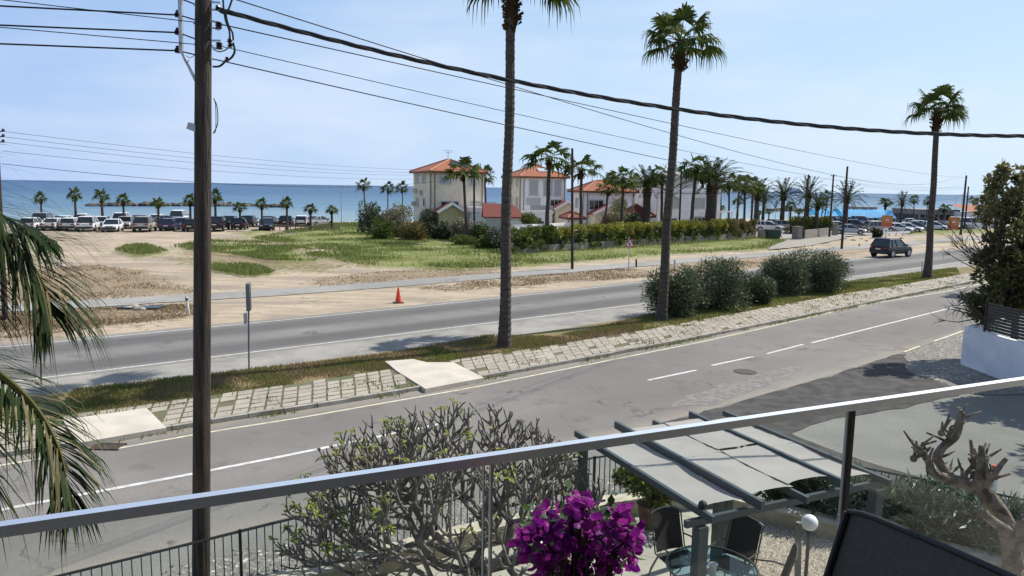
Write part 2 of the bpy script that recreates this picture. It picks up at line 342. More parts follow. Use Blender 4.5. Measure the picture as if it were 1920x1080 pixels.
# asphalt: wheel-worn bands run along the road
def asphalt(name, base, dark, bands, patch=.35, along_noise=True):
    t = NT(name); uvn = t.n.new('ShaderNodeUVMap'); uvn.uv_map = 'across'; u = t.xyz(uvn.outputs['UV'])
    nl = t.noise(.6, 6, .6, vec=uvn.outputs['UV'], stretch=(.25, 3, 1)); nf = t.noise(18, 6, .7); nm = t.noise(.45, 7, .62); ng = t.noise(90, 3, .6)
    c = t.mix(t.rng(nm, .35, .68), base, tuple(b*1.18 for b in base)); c = t.mix(t.rng(nf, .4, .7, 0, .6), c, tuple(b*.72 for b in base))
    for ctr, wid, amt in bands:
        v = t.math('ABSOLUTE', t.math('SUBTRACT', t.math('ADD', u['Y'], t.math('MULTIPLY', t.math('SUBTRACT', nl, .5), .05)), ctr))
        c = t.mix(t.rng(v, wid, wid*.35, 0, amt), c, dark)
    c = t.mix(t.rng(nl, .52, .7, 0, patch), c, tuple(b*.6 for b in base))
    ns = t.noise(.13, 5, .6, off=(7, 3, 1)); nt = t.noise(.9, 7, .7, off=(1, 9, 2)); c = t.mix(t.rng(ns, .42, .6, 0, .6), c, tuple(b*.68 for b in base)); c = t.mix(t.rng(nt, .56, .66, 0, .6), c, tuple(b*.55 for b in base))
    ed = t.math('ADD', t.math('ABSOLUTE', t.math('SUBTRACT', u['Y'], .5)), t.math('MULTIPLY', t.math('SUBTRACT', nt, .5), .16)); c = t.mix(t.rng(ed, .4, .5, 0, .65), c, (.31, .275, .22))
    # cracks
    vo = t.n.new('ShaderNodeTexVoronoi'); vo.feature = 'DISTANCE_TO_EDGE'; vo.inputs['Scale'].default_value = .22
    mm = t.n.new('ShaderNodeMix'); mm.data_type = 'VECTOR'; mm.inputs['Factor'].default_value = .16
    nn = t.n.new('ShaderNodeTexNoise'); nn.inputs['Scale'].default_value = .8; nn.inputs['Detail'].default_value = 6
    t.l.new(t.tc.outputs['Object'], nn.inputs['Vector']); t.l.new(t.tc.outputs['Object'], mm.inputs['A'])
    vs = t.n.new('ShaderNodeVectorMath'); vs.operation = 'SCALE'; vs.inputs['Scale'].default_value = 14; t.l.new(nn.outputs['Color'], vs.inputs[0]); t.l.new(vs.outputs[0], mm.inputs['B'])
    t.l.new(mm.outputs['Result'], vo.inputs['Vector'])
    cr = t.math('MULTIPLY', t.rng(vo.outputs['Distance'], .012, .002), t.rng(nm, .5, .6)); c = t.mix(cr, c, tuple(b*.4 for b in base))
    c = t.mix(t.rng(ng, .35, .7, 0, .25), c, tuple(b*.5 for b in base))
    t.bump(t.math('ADD', nf, ng), .25, .02)
    return t.done(c, .85, .16)
ROAD = (.215, .205, .192)
main_far = extend(G([(0,650),(150,636),(367,615),(560,596),(750,577),(935,560),(1080,542),(1220,526),(1370,509),(1570,489),(1795,467)]), 60, 130)
main_near = extend(G([(75,709),(367,673),(560,651),(935,605),(1080,585),(1205,571),(1577,523),(1730,503),(1800,493)]), 60, 130)
def shift(W, k): W = np.array(W)[:, :2]; d = np.gradient(W, axis=0); d /= np.linalg.norm(d, axis=1)[:, None]; return W+np.stack([-d[:, 1], d[:, 0]], 1)*k
main_far, main_near = smooth_line(main_far), smooth_line(main_near)
m_main = asphalt('worn_asphalt', ROAD, (.105, .1, .096), [(.2, .2, .95), (.72, .2, .95)], .25)
strip('main_road', shift(main_near, -.25), shift(main_far, .3), .012, m_main, 'two-lane asphalt main road along the waste ground')
verge_far = smooth_line(extend(G([(140,737),(367,708),(475,696),(560,682),(720,668),(850,640),(920,632),(1040,634),(1080,612),(1204,594),(1400,562),(1582,531),(1792,503)]), 30, 60))
pave_far = smooth_line(extend(G([(0,803),(120,787),(275,766),(400,747),(480,736),(560,725),(745,696),(850,681),(1040,653),(1204,625),(1395,590),(1575,553),(1699,537),(1774,523)]), 12, 60), 1)
kerb = smooth_line(extend(G([(0,864),(200,836),(310,806),(440,787),(560,774),(670,753),(785,733),(905,712),(1040,688),(1241,651),(1440,610),(1575,581),(1774,540)]), 12, 60), 2)
t = NT('gravel_shoulder'); n1 = t.noise(.5, 7, .6); n2 = t.noise(30, 5, .7); n3 = t.noise(3, 6, .6)
c = t.mix(t.rng(n1, .38, .62), (.235, .225, .205), (.36, .34, .30)); c = t.mix(t.rng(n2, .4, .66, 0, .6), c, (.16, .15, .135)); c = t.mix(t.rng(n3, .55, .7, 0, .5), c, (.42, .39, .34)); t.bump(n2, .5, .03)
m_gravel = t.done(c, .95, .2)
strip('gravel_shoulder', verge_far, shift(main_near, .2), .007, m_gravel, 'pale gravelly shoulder beside the main road', jit=.2)
# verge soil
t = NT('verge_soil'); n1 = t.noise(.8, 7, .6); n2 = t.noise(9, 6, .7)
c = t.mix(t.rng(n1, .4, .6), (.13, .13, .045), (.26, .17, .085)); c = t.mix(t.rng(n2, .4, .65, 0, .7), c, (.2, .17, .1)); t.bump(n2, .8, .05)
m_verge = t.done(c, .95, .15)
strip('grass_verge', pave_far, verge_far, .06, m_verge, 'verge soil between pavement and main road', jit=.18, na=4)
# pavement base and kerb
m_joint = mat('joint_soil', (.13, .12, .07), .95, .3, 3, (.085, .1, .035))
strip('pavement_base', shift(kerb, .14), pave_far, .1, m_joint, 'soil and weeds under the paving slabs')
m_conc = mat('old_concrete', (.36, .335, .29), .9, .35, 2.5, (.22, .2, .165), bump=.4, bscale=25)
kb = MB(); a_k, _ = along(kerb, step=.9)
for i in range(len(a_k)-1):
    d = a_k[i+1]-a_k[i]; L = np.linalg.norm(d); d /= L; nn = np.array([-d[1], d[0]])
    j = rng.normal(0, .012); c0 = (a_k[i]+a_k[i+1])/2+nn*(.07+j)
    kb.box((c0[0], c0[1], .06), (L-.02, .14, .13+rng.normal(0, .006)), rz=math.atan2(d[1], d[0])+rng.normal(0, .01))
tag(kb.build('kerb', m_conc), 'weathered concrete kerb along the paved strip', kind='structure')
# paving slabs
sl_px = [[(118,788),(275,766),(312,803),(146,832)], [(722,678),(775,674),(800,680),(850,680),(908,709),(798,730),(745,697)]]
slabs = [G(p, .125) for p in sl_px]
m_slab = mat('pale_screed', (.54, .485, .40), .9, .12, 1.4, (.44, .395, .33), bump=.15, bscale=20)
for k, W in enumerate(slabs):
    mb = MB(); mb.prism([(p[0], p[1]) for p in W], .02, .142)
    tag(mb.build('concrete_slab', m_slab), ['cream concrete slab at the left end of the paving beside the drain grate', 'cream concrete slab crossing the paving near the middle palm'][k], kind='structure')
tiles = MB(); ak, q = along(shift(kerb, .16), step=.42); bk, _ = along(pave_far, n=len(ak))
sl2 = [np.array(W)[:, :2] for W in slabs]
for i in range(len(ak)-1):
    wd = np.linalg.norm(bk[i]-ak[i]); nr = max(2, int(round(wd/.42)))
    for k in range(nr):
        off = 0
        f0, f1 = k/nr, (k+1)/nr
        c4 = np.array([ak[i]*(1-f0)+bk[i]*f0, ak[i+1]*(1-f0)+bk[i+1]*f0, ak[i+1]*(1-f1)+bk[i+1]*f1, ak[i]*(1-f1)+bk[i]*f1]); c0 = c4.mean(0)
        if any(sdist(c0[None], W)[0] > -.12 for W in sl2): continue
        left = c0[0] < -1.5
        nzv = mnoise.noise((c0[0]*.45, c0[1]*.45, 4)); pmiss = .02+(.10 if nzv > .25 else 0)
        if k == nr-1: pmiss += .15
        if rng.random() < pmiss: continue
        g = (.86 if left else .93)+rng.normal(0, .015); c4 = c0+(c4-c0)*g+rng.normal(0, .006, (4, 2))
        z = .118+rng.normal(0, .003); tl = rng.normal(0, .004, 4)
        V = [(p[0], p[1], z+tl[j]) for j, p in enumerate(c4)]+[(p[0], p[1], .09) for p in c4]
        tiles.add(V, [(0, 1, 2, 3), (0, 4, 5, 1), (1, 5, 6, 2), (2, 6, 7, 3), (3, 7, 4, 0)])
t = NT('paving_slab'); g_ = t.n.new('ShaderNodeNewGeometry'); n1 = t.noise(1.2, 6, .6); n2 = t.noise(22, 4, .7)
c = t.mix(t.math('ADD', t.math('MULTIPLY', g_.outputs['Random Per Island'], .6), t.rng(n1, .35, .65, 0, .4)), (.40, .355, .285), (.28, .245, .2)); c = t.mix(t.rng(n2, .5, .7, 0, .35), c, (.25, .23, .18)); t.bump(n2, .3, .02)
o = tiles.build('paving', t.done(c, .9, .25)); tag(o, 'square concrete paving slabs with weedy joints', kind='structure')
# side road
side_near = smooth_line(extend(G([(0,1100),(250,1040),(480,968),(900,880),(1270,785),(1560,703),(1690,664),(1813,621)]), 10, 70))
m_side = asphalt('grey_asphalt', (.215, .2, .182), (.165, .155, .142), [(.3, .13, .35), (.75, .15, .3)], .2)
strip('side_road', shift(side_near, -.2), shift(kerb, -.01), .014, m_side, 'grey asphalt side road with worn markings')
# ground on the near side: one sheet of stony asphalt (junction) to below the camera
t = NT('stony_asphalt'); n1 = t.noise(.4, 7, .6); n2 = t.noise(26, 5, .7); n3 = t.noise(2.4, 6, .6)
c = t.mix(t.rng(n1, .38, .62), (.2, .195, .175), (.26, .25, .225)); c = t.mix(t.rng(n2, .42, .66, 0, .65), c, (.13, .125, .11)); t.bump(n2, .5, .03)
m_junc = t.done(c, .9, .25)
def sheet(name, pts, z, mt, label, sub=40, jit=.0):
    W = np.array(pts)[:, :2]; W, _ = along(np.vstack([W, W[:1]]), step=.35); W = W[:-1]
    W = W+np.array([[mnoise.noise((p[0]*1.1, p[1]*1.1, 1)), mnoise.noise((p[0]*1.1, p[1]*1.1, 8))] for p in W])*jit
    m = MB(); m.add([(p[0], p[1], z) for p in W], [tuple(range(len(W)))]); o = m.build(name, mt)
    if o.data.polygons[0].normal.z < 0: o.data.flip_normals()
    return tag(o, label, kind='structure')
sheet('junction_road', [*[tuple(p) for p in side_near], (70, -6), (-16, -6)], .006, m_junc, 'pale stony asphalt junction in front of the garden')
m_dark = mat('dark_patch_asphalt', (.048, .045, .042), .85, .4, 2.2, (.088, .083, .077), spec=.15, bump=.4, bscale=30)
sheet('asphalt_patch', G([(1190,810),(1350,765),(1560,705),(1640,678),(1690,663),(1712,667),(1703,698),(1760,716),(1850,728),(1700,765),(1560,785),(1483,815),(1600,860),(1760,905),(1920,950),(1920,985),(1590,905),(1400,835)]), .019, m_dark, 'darker resurfaced patch of asphalt at the junction', jit=.16)
t = NT('loose_gravel'); n1 = t.noise(.7, 6, .6); vo = t.n.new('ShaderNodeTexVoronoi'); vo.inputs['Scale'].default_value = 16; t.l.new(t.tc.outputs['Object'], vo.inputs['Vector'])
c = t.mix(t.rng(n1, .35, .65), (.2, .19, .165), (.31, .29, .255)); vr = t.sep(vo.outputs['Color'])['Red']; c = t.mix(t.rng(vr, .1, .9, 0, .75), c, (.09, .088, .08)); c = t.mix(t.rng(vr, .93, .97), c, (.5, .47, .42)); t.bump(vo.outputs['Distance'], .7, .04)
m_loose = t.done(c, .95, .2)
m_rough = mat('worn_rough_asphalt', (.15, .142, .13), .9, .5, 5, (.235, .225, .205), spec=.15, bump=.6, bscale=20)
sheet('rough_patch', G([(1255,765),(1300,738),(1390,712),(1470,692),(1500,688),(1505,696),(1440,722),(1390,742),(1330,760)]), .0185, m_rough, 'worn rough streak of asphalt beside the dark patch', jit=.3)
sheet('gravel_corner', G([(1697,664),(1727,652),(1815,622),(1980,600),(2000,740),(1830,742),(1760,716),(1706,699)]), .023, m_loose, 'patch of loose gravel beside the white wall', jit=.2)
# path beyond the main road, parking ground on the right
m_path = asphalt('path_asphalt', (.31, .30, .275), (.34, .32, .29), [(.5, .3, .3)], .15)
path_near = smooth_line(extend(G([(0,588),(367,569),(480,560),(715,543),(939,520),(1178,502),(1440,482),(1535,473),(1640,465),(1800,452)]), 30, 90))
path_far = smooth_line(extend(G([(0,573),(367,555),(480,547),(730,530),(939,512),(1165,492),(1440,475),(1535,466),(1640,458),(1800,446)]), 30, 90))
strip('footpath', path_near, path_far, .03, m_path, 'narrow pale asphalt path across the waste ground', jit=.25)
m_park = mat('parking_asphalt', (.23, .222, .21), .85, .3, .4, (.3, .29, .265), bump=.2, bscale=12)
sheet('parking_lot', G([(1452,424),(1920,401),(2200,395),(2200,425),(1920,427),(1750,433),(1560,446),(1470,450)]), .09, m_park, 'asphalt car park on the seafront')
sheet('driveway', G([(1455,447),(1560,440),(1590,447),(1520,462),(1440,470)]), .1, m_path, 'pale driveway beside the end of the long hedge', jit=.3)
# painted lines
m_white = mat('road_paint_white', (.62, .61, .58), .7, .3, 6, (.4, .39, .37)); m_yell = mat('road_paint_cream', (.62, .56, .38), .7, .3, 5, (.42, .39, .3))
lines = [('white_line', main_near, .1, .018, m_white, 'thin white edge line on the near side of the main road'), ('white_line', shift(main_far, -.25), .09, .018, m_white, 'thin white edge line on the far side of the main road')]
lines.append(('yellow_line', G([(222,842),(400,810),(560,785),(890,727),(1040,697),(1305,644),(1440,614),(1605,575),(1774,547),(1900,520)]), .1, .02, m_yell, 'cream line along the kerb of the side road'))
lines.append(('yellow_line', G([(-60,884),(0,875),(80,861)]), .1, .02, m_yell, 'short cream line left of the drain grate'))
lines.append(('white_line', G([(-60,970),(0,957.5),(180,924),(366,889),(535,856),(705,821),(840,793)]), .13, .02, m_white, 'solid white centre line of the side road at the left'))
for i, (p, q_) in enumerate([((1215,714),(1305,695)), ((1335,686),(1412,669.5)), ((1438,664),(1506,646.6))]):
    lines.append(('white_dash', G([p, q_]), .12, .02, m_white, ['first of three white centre dashes from the left', 'middle white centre dash of the side road', 'white centre dash next to the long solid line'][i]))
lines.append(('white_line', G([(1522,643.6),(1777,579.5),(1900,545)]), .12, .02, m_white, 'long white centre line at the right end of the side road'))
lines.append(('yellow_line', G([(1695,661),(1725,650)]), .1, .027, m_yell, 'short stub of cream line at the tip of the dark asphalt patch')); lines.append(('yellow_line', G([(1751,641),(1813,619),(1880,596)]), .1, .027, m_yell, 'cream line reaching the corner of the white wall'))
for nme, W, w, z, mt, lab in lines:
    o = ribbon(nme, W, w, z, mt); tag(o, lab, kind='structure')
# ---- grass and weeds (uncountable)
def blades(name, pts, h, w, mt, label, lean=.35):
    n = len(pts); a = rng.random(n)*2*math.pi; hh = h*(.5+rng.random(n)*.9); ww = w*(.6+rng.random(n)*.8)
    dx, dy = np.cos(a), np.sin(a); b = rng.random(n)*2*math.pi; ll = hh*lean*rng.random(n)*1.6
    base = np.array(pts); z = base[:, 2]
    p0 = np.stack([base[:, 0]-dx*ww/2, base[:, 1]-dy*ww/2, z], 1); p1 = np.stack([base[:, 0]+dx*ww/2, base[:, 1]+dy*ww/2, z], 1)
    p2 = np.stack([base[:, 0]+np.cos(b)*ll, base[:, 1]+np.sin(b)*ll, z+hh], 1)
    V = np.stack([p0, p1, p2], 1).reshape(-1, 3); F = np.arange(3*n).reshape(n, 3)
    return tag(arr(name, V, F, mt), label, 'grass', kind='stuff')
def scatter(poly, n, margin=.0, clump=.6, z=.03, sc=.5):
    poly = np.array(poly)[:, :2]; lo, hi = poly.min(0), poly.max(0); out = []
    while sum(map(len, out)) < n:
        p = lo+rng.random((n*2, 2))*(hi-lo); p = p[sdist(p, poly) > margin]
        if clump:
            nn = np.array([mnoise.noise((q[0]*sc, q[1]*sc, 2.3)) for q in p]); p = p[nn+rng.normal(0, .25, len(p)) > clump-.6]
        out.append(p)
    p = np.vstack(out)[:n]; return np.column_stack([p, np.full(n, z)])
m_gr = mat('field_grass', (.095, .14, .03), .7, island=True, col2=(.25, .27, .09), spec=.2, transl=.35)
m_gr2 = mat('verge_grass_blades', (.08, .12, .02), .6, island=True, col2=(.25, .25, .07), spec=.2, transl=.3)
m_dg = mat('dry_grass_blades', (.30, .215, .125), .8, island=True, col2=(.20, .145, .08), spec=.2, transl=.2)
fg = np.vstack([scatter(GREEN[0], 42000, -1.0, .62, .18, .22), scatter(GREEN[1], 9000, -1.2, .6, .18, .3), scatter(GREEN[2], 2500, -.3, .1, .2), scatter(GREEN[3], 2500, -.3, .2, .1), scatter(GREEN[6], 9000, .2, .4, .1)])
blades('meadow_grass', fg, .22, .08, m_gr, 'tall green grass covering the waste ground')
poly = np.vstack([pave_far, verge_far[::-1]])
nearv = G([(100,797),(480,736),(745,697),(1040,655),(1204,627),(1204,596),(1040,634),(920,631),(720,667),(475,696),(140,735)])
farv = G([(1204,627),(1575,553),(1800,518),(1792,503),(1582,530),(1204,594)])
vg_ = np.vstack([scatter(nearv, 24000, -.05, .62, .06, .8), scatter(farv, 36000, -.05, .2, .06, .6)]); vg_ = vg_[np.max([sdist(vg_[:, :2], W) for W in sl2], 0) < -.02]
blades('verge_grass', vg_, .085, .03, m_gr2, 'low green weeds growing on the verge')
vg_ = scatter(nearv, 34000, 0, .35, .06, .9); vg_ = vg_[np.max([sdist(vg_[:, :2], W) for W in sl2], 0) < -.02]
blades('dry_verge_grass', vg_, .08, .025, m_dg, 'dry brown weeds growing on the verge')
blades('dry_grass', np.vstack([scatter(DRY[0], 5000, -.4, .5, .0), scatter(DRY[1], 9000, -.3, .4, .0), scatter(DRY[3], 5000, -.3, .4, 0), scatter(DRY[2], 1500, -.3, .4, 0), scatter(DRY[4], 2500, -.3, .4, 0)]), .07, .06, m_dg, 'dry brown grass beside the main road')
# weeds along the kerb and in the joints
kp = []; ka, _ = along(kerb, step=.05)
for p in ka:
    v = mnoise.noise((p[0]*.6, p[1]*.6, 7)); far = p[0] > 3
    for _ in range(3 if v > (-.05 if far else .08) else 0):
        kp.append((p[0]+rng.normal(0, .10)+.02, p[1]+rng.normal(0, .10)-.05, .01))
kp2 = scatter(np.vstack([kerb[1:-1], pave_far[::-1][1:-1]]), 2600, .05, .95, .1, .9)
kp2 = kp2[np.max([sdist(kp2[:, :2], W) for W in sl2], 0) < -.05]
blades('kerb_weeds', np.vstack([np.array(kp), kp2]), .11, .035, m_gr2, 'small green weeds along the kerb and in the paving joints')
# ================================================================ PALMS
m_trunk = mat('palm_bark', (.085, .068, .052), .95, .5, 3.5, (.036, .029, .023), bump=.7, bscale=10, stretch=(1, 1, 5))
m_skirt = mat('palm_boots', (.075, .04, .02), .95, island=True, col2=(.03, .018, .011), spec=.1)
m_frond = mat('palm_frond', (.022, .042, .01), .8, island=True, col2=(.10, .13, .03), spec=.04, transl=.22)
m_frond2 = mat('dull_palm_frond', (.025, .042, .016), .8, island=True, col2=(.07, .085, .032), spec=.04, transl=.18)
m_stalk = mat('palm_stalk', (.10, .10, .035), .85, .3, 4, spec=.05)
UP = np.array([0, 0, 1.])
def trunk_pts(h, lean, n=14, wob=.02):
    return [np.array([lean[0]*(i/n)**1.3+wob*h*.1*math.sin(i*.9), lean[1]*(i/n)**1.3+wob*h*.1*math.cos(i*1.3), h*i/n]) for i in range(n+1)]
def palm_trunk(h, r0, r1, lean=(0, 0), ring=.22, n=12):
    m = MB(); k = int(h/ring)+1; base = trunk_pts(h, lean); P, Rr = [], []
    for i in range(k*2+1):
        f = i/(k*2); q = f*(len(base)-1); a = min(int(q), len(base)-2); p = base[a]*(1-(q-a))+base[a+1]*(q-a)
        flare = 1+.5*math.exp(-f*h/.8)
        P.append(p); Rr.append((r0*(1-f)+r1*f)*flare*(1+(.035 if i % 2 else -.03)+random.uniform(-.03, .03)))
    m.tube(P, Rr, n); return m, base[-1]
def fan(mb, o, d, L, size, nseg=17, droop=.5, flat=None, fill=.55):
    """one fan frond: stalk from o along d, then a pleated fan whose finger tips hang down"""
    d = d/np.linalg.norm(d); side = np.cross(d, UP); side /= max(np.linalg.norm(side), 1e-6); up = np.cross(side, d)
    tip = o+d*L-UP*L*.10; mid = o+d*L*.5+UP*.03*L
    w = .018*size/1.0
    mb.tube([o, mid, tip], [w*1.5, w, w*.7], 4, 1, cap=False)
    roll = random.uniform(-.45, .45); side, up = side*math.cos(roll)+up*math.sin(roll), up*math.cos(roll)-side*math.sin(roll)
    for i in range(nseg):
        a = (i/(nseg-1)-.5)*R(215)+random.uniform(-.05, .05); ll = size*(1-.28*abs(a)/R(107))*random.uniform(.85, 1.08)
        dr = d*math.cos(a)+side*math.sin(a); nrm = up
        p1 = tip+dr*ll*.55-UP*droop*ll*.10*(1+.6*abs(math.sin(a))); p2 = tip+dr*ll*.82-UP*droop*ll*random.uniform(.30, .6); p3 = tip+dr*ll*.88-UP*droop*ll*random.uniform(.75, 1.4)
        ws = np.cross(dr, nrm); hw = ll*math.sin(R(215)/(nseg-1)/2)*(.82 if nseg > 18 else .6)
        mb.add([tip-ws*.01, tip+ws*.01, p1+ws*hw, p1-ws*hw, p2+ws*hw*.35, p2-ws*hw*.35, p3], [(0, 1, 2, 3), (3, 2, 4, 5), (5, 4, 6)], 0)
def boots(c, r, h, n=70, out=.16):
    m = MB(); m.tube([c-UP*h, c-UP*h*.75, c-UP*h*.2, c+UP*.1], [r*.9, r*1.5, r*1.45, r*.7], 10)
    for i in range(n):
        a = random.random()*6.283; f = random.random(); z = -h*f; rr = r*(1.45 if f < .8 else 1.2)
        d = np.array([math.cos(a), math.sin(a), 0]); s = np.array([-d[1], d[0], 0]); b = c+d*rr*.9+UP*z; L = out*random.uniform(.6, 1.3)
        m.add([b-s*.05, b+s*.05, b+d*L*.7+UP*L*.9+s*.02, b+d*L+UP*L*.5, b+d*L*.7+UP*L*.8-s*.02], [(0, 1, 2, 3, 4)])
        m.add([b-s*.05-UP*.06, b+s*.05-UP*.06, b+d*L+UP*L*.5], [(0, 1, 2)])
    return m
def fan_palm(h, r0, r1, lean=(0, 0), n=26, L=.95, size=.85, skirt=1.2, seed=1, nseg=17, lo=-.55, fm=None, cut=None):
    random.seed(seed); root = thing('fan_palm', (0, 0, 0), None, 'palm tree')
    tb, top = palm_trunk(h, r0, r1, lean); tb.build('trunk', m_trunk, root, smooth=False)
    boots(top, r1*1.0, skirt, int(45*skirt)+20, .05+.9*r1).build('skirt', m_skirt, root)
    m = MB()
    for i in range(n):
        a = i*2.399963+random.uniform(-.3, .3); e = math.sin(lo)+(1-math.sin(lo))*((i+.5)/n)**1.25; e = math.asin(min(e, .99))
        d = np.array([math.cos(a)*math.cos(e), math.sin(a)*math.cos(e), math.sin(e)])
        fan(m, top+UP*.15+d*.05, d, L*random.uniform(.8, 1.15), size*random.uniform(.85, 1.1), nseg, droop=.75 if e < .6 else .45)
    m.build('crown', [fm or m_frond, m_stalk], root); random.seed(seed+99); return root
def feather(mb, pts, wid, n=40, leaf=.03, hang=.35, mi=0, stalk=.03, seed=0):
    """one feather frond along pts with leaflets of length wid"""
    rr = random.Random(seed); P = [np.array(p, float) for p in pts]; K = len(P)
    def pos(f):
        q = f*(K-1); i = min(int(q), K-2); u = q-i
        p0, p1, p2, p3 = P[max(i-1, 0)], P[i], P[i+1], P[min(i+2, K-1)]
        return .5*((2*p1)+(-p0+p2)*u+(2*p0-5*p1+4*p2-p3)*u*u+(-p0+3*p1-3*p2+p3)*u**3)
    S = [pos(i/24) for i in range(25)]; mb.tube(S, [stalk*(1-.85*i/24) for i in range(25)], 5, 1)
    for i in range(n):
        f = .08+.92*(i+.5)/n; c = pos(f); d = pos(min(f+.02, 1))-pos(f-.02); d /= np.linalg.norm(d)
        side = np.cross(d, UP); side /= max(np.linalg.norm(side), 1e-6); up = np.cross(side, d)
        for s in (-1, 1):
            ll = wid*(.45+.75*math.sin(math.pi*min(1, f*.8+.15)))*rr.uniform(.8, 1.15)*(1-.45*max(0, f-.8)/.2)
            sweep = R(38+28*f)+rr.uniform(-.12, .12); dr = side*s*math.cos(sweep)+d*math.sin(sweep)+up*rr.uniform(.0, .45); dr /= np.linalg.norm(dr)
            ax = np.cross(dr, up+side*s*.4); ax /= max(np.linalg.norm(ax), 1e-6); w = leaf*rr.uniform(.7, 1.1)
            hg = hang*rr.uniform(.6, 1.4); a = c; b = c+dr*ll*.4-UP*ll*hg*.08; e = c+dr*ll*.78-UP*ll*hg*.45; g = c+dr*ll*.95-UP*ll*hg*rr.uniform(.9, 1.2)
            mb.add([a-ax*w*.4, a+ax*w*.4, b+ax*w, b-ax*w, e+ax*w*.6, e-ax*w*.6, g], [(0, 1, 2, 3), (3, 2, 4, 5), (5, 4, 6)], mi)
def date_palm(h, r, n=44, L=2.4, seed=3, skirt=.9, lean=(0, 0)):
    random.seed(seed); root = thing('date_palm', (0, 0, 0), None, 'palm tree')
    tb, top = palm_trunk(h, r, r*.9, lean, .18); tb.build('trunk', m_trunk, root)
    boots(top, r*.66, skirt*.6, 60, .16).build('skirt', m_skirt, root); m = MB()
    for i in range(n):
        a = i*2.399963; e = -.45+1.75*((i+.5)/n); d = np.array([math.cos(a)*math.cos(e), math.sin(a)*math.cos(e), math.sin(e)]); l = L*random.uniform(.85, 1.1)
        pts = [top, top+d*l*.35+UP*.12*l*.5, top+d*l*.72+UP*.02*l, top+d*l-UP*l*.2*max(0, math.cos(e))]
        feather(m, pts, .34*L/2.4, 20, .026*L/2.4, .3, seed=i+seed*50)
    m.build('crown', [m_frond2, m_stalk], root); random.seed(5); return root
def place(o, loc, label, group=None, rz=0., s=1., kids=True, first=False):
    c = o if first else copy_tree(o)
    c.location = tuple(float(v) for v in loc); c.rotation_euler[2] = rz; c.scale = (s, s, s) if not hasattr(s, '__len__') else s
    c['label'] = label
    if group: c['group'] = group
    return c
# the three tall street palms
b1 = at(945, 652); T1 = pz(958, 5, b1[1]); r1_ = .5*27/F_PX*b1[1]
def tall(px, py, tx, ty, r0, r1, seed, lab, **k):
    b = at(px, py); T = pz(tx, ty, b[1]); root = fan_palm(T[2], r0, r1, (T[0]-b[0], 0), seed=seed, nseg=26, **k)
    root.location = tuple(b); root['label'] = lab; root['group'] = 'tall fan palms on the verge'; return root
tall(945, 654, 961, -64, .205, .155, 12, 'tall fan palm nearest to us, its crown leaving the top of the frame', n=16, L=1.35, size=1.3, skirt=2.25, lo=-.4)
tall(1240, 603, 1276, 84, .215, .165, 27, 'tall fan palm rising from the oleander bushes beside the paving', n=16, L=1.0, size=1.2, skirt=1.15, lo=-.12)
tall(1738, 523, 1758, 208, .24, .17, 35, 'tall fan palm on the verge near the dark car', n=17, L=1.1, size=1.35, skirt=1.5, lo=-.12)
# palm beyond the right edge whose frond tips enter the picture
pb = np.array([36.2, 48.0, 0]); o = fan_palm(10.0, .3, .26, seed=51, n=24, L=1.15, size=1.15); o.location = tuple(pb); tag(o, 'fan palm at the right edge, only its frond tips showing', group='tall fan palms on the verge')
# smaller palms, copied from a few that differ
protoA = fan_palm(3.6, .2, .16, seed=61, n=12, L=.6, size=.85, skirt=.7, nseg=11, lo=-.2)
protoB = fan_palm(6.2, .12, .095, (.35, 0), seed=62, n=13, L=.85, size=.95, skirt=.8, nseg=11, lo=-.35)
protoC = fan_palm(7.5, .16, .13, (-.3, .1), seed=63, n=19, L=.95, size=1.05, skirt=1.3, nseg=11, lo=-.7)
protoD = date_palm(5.6, .34, 46, 2.7, 64, skirt=2.4)
protoE = date_palm(3.6, .24, 34, 2.5, 65, skirt=.8)
for q in (protoA, protoB, protoC, protoD, protoE): reg(q)
used = set()
def pp(proto, h0, x, yb, yt, lab, grp, rz=None, D=None, sx=1., base_z=0.):
    """palm standing at picture column x with crown centre at row yt; D = plan distance if its foot is hidden"""
    if D is None: b = at(x, yb, base_z)
    else: b = pz(x, 400, D); b[2] = base_z
    s = (pz(x, yt, b[1])[2]-base_z)/h0; first = proto.name not in used; used.add(proto.name)
    return place(proto, b, lab, grp, rz if rz is not None else random.uniform(0, 6.28), (s*sx, s*sx, s), first=first)
g1 = 'small palms along the beach behind the parked cars'
row = [(78, 374), (142, 368), (192, 370), (232, 377), (297, 383), (357, 378), (404, 371), (450, 391), (491, 385), (538, 383), (582, 394), (622, 396)]
labs = ['small beach palm seen through the near frond tips at the left', 'slender small beach palm left of the breakwater end', 'small beach palm with a thick trunk in front of the left end of the breakwater', 'small beach palm behind the white cars, before the breakwater', 'small beach palm with drooping side fronds beside the lamp post', 'small beach palm just left of the large wooden utility pole', 'small beach palm just right of the large wooden utility pole', 'lowest small beach palm, behind the dark hatchback',
        'small beach palm at the end of the breakwater', 'small beach palm above the dark car parked at the railing', 'small beach palm between two white cars at the railing', 'rightmost small beach palm beside the tall thin lamp post']
for i, (x, y) in enumerate(row):
    pp(protoA, 3.6, x, 0, y, labs[i], g1, D=96+rng.uniform(-2, 2), sx=[.7, .7, .85, .8, .95, .8, .75, 1.0, .8, .8, 1.05, 1.1][i])
g2 = 'palms around the villas'
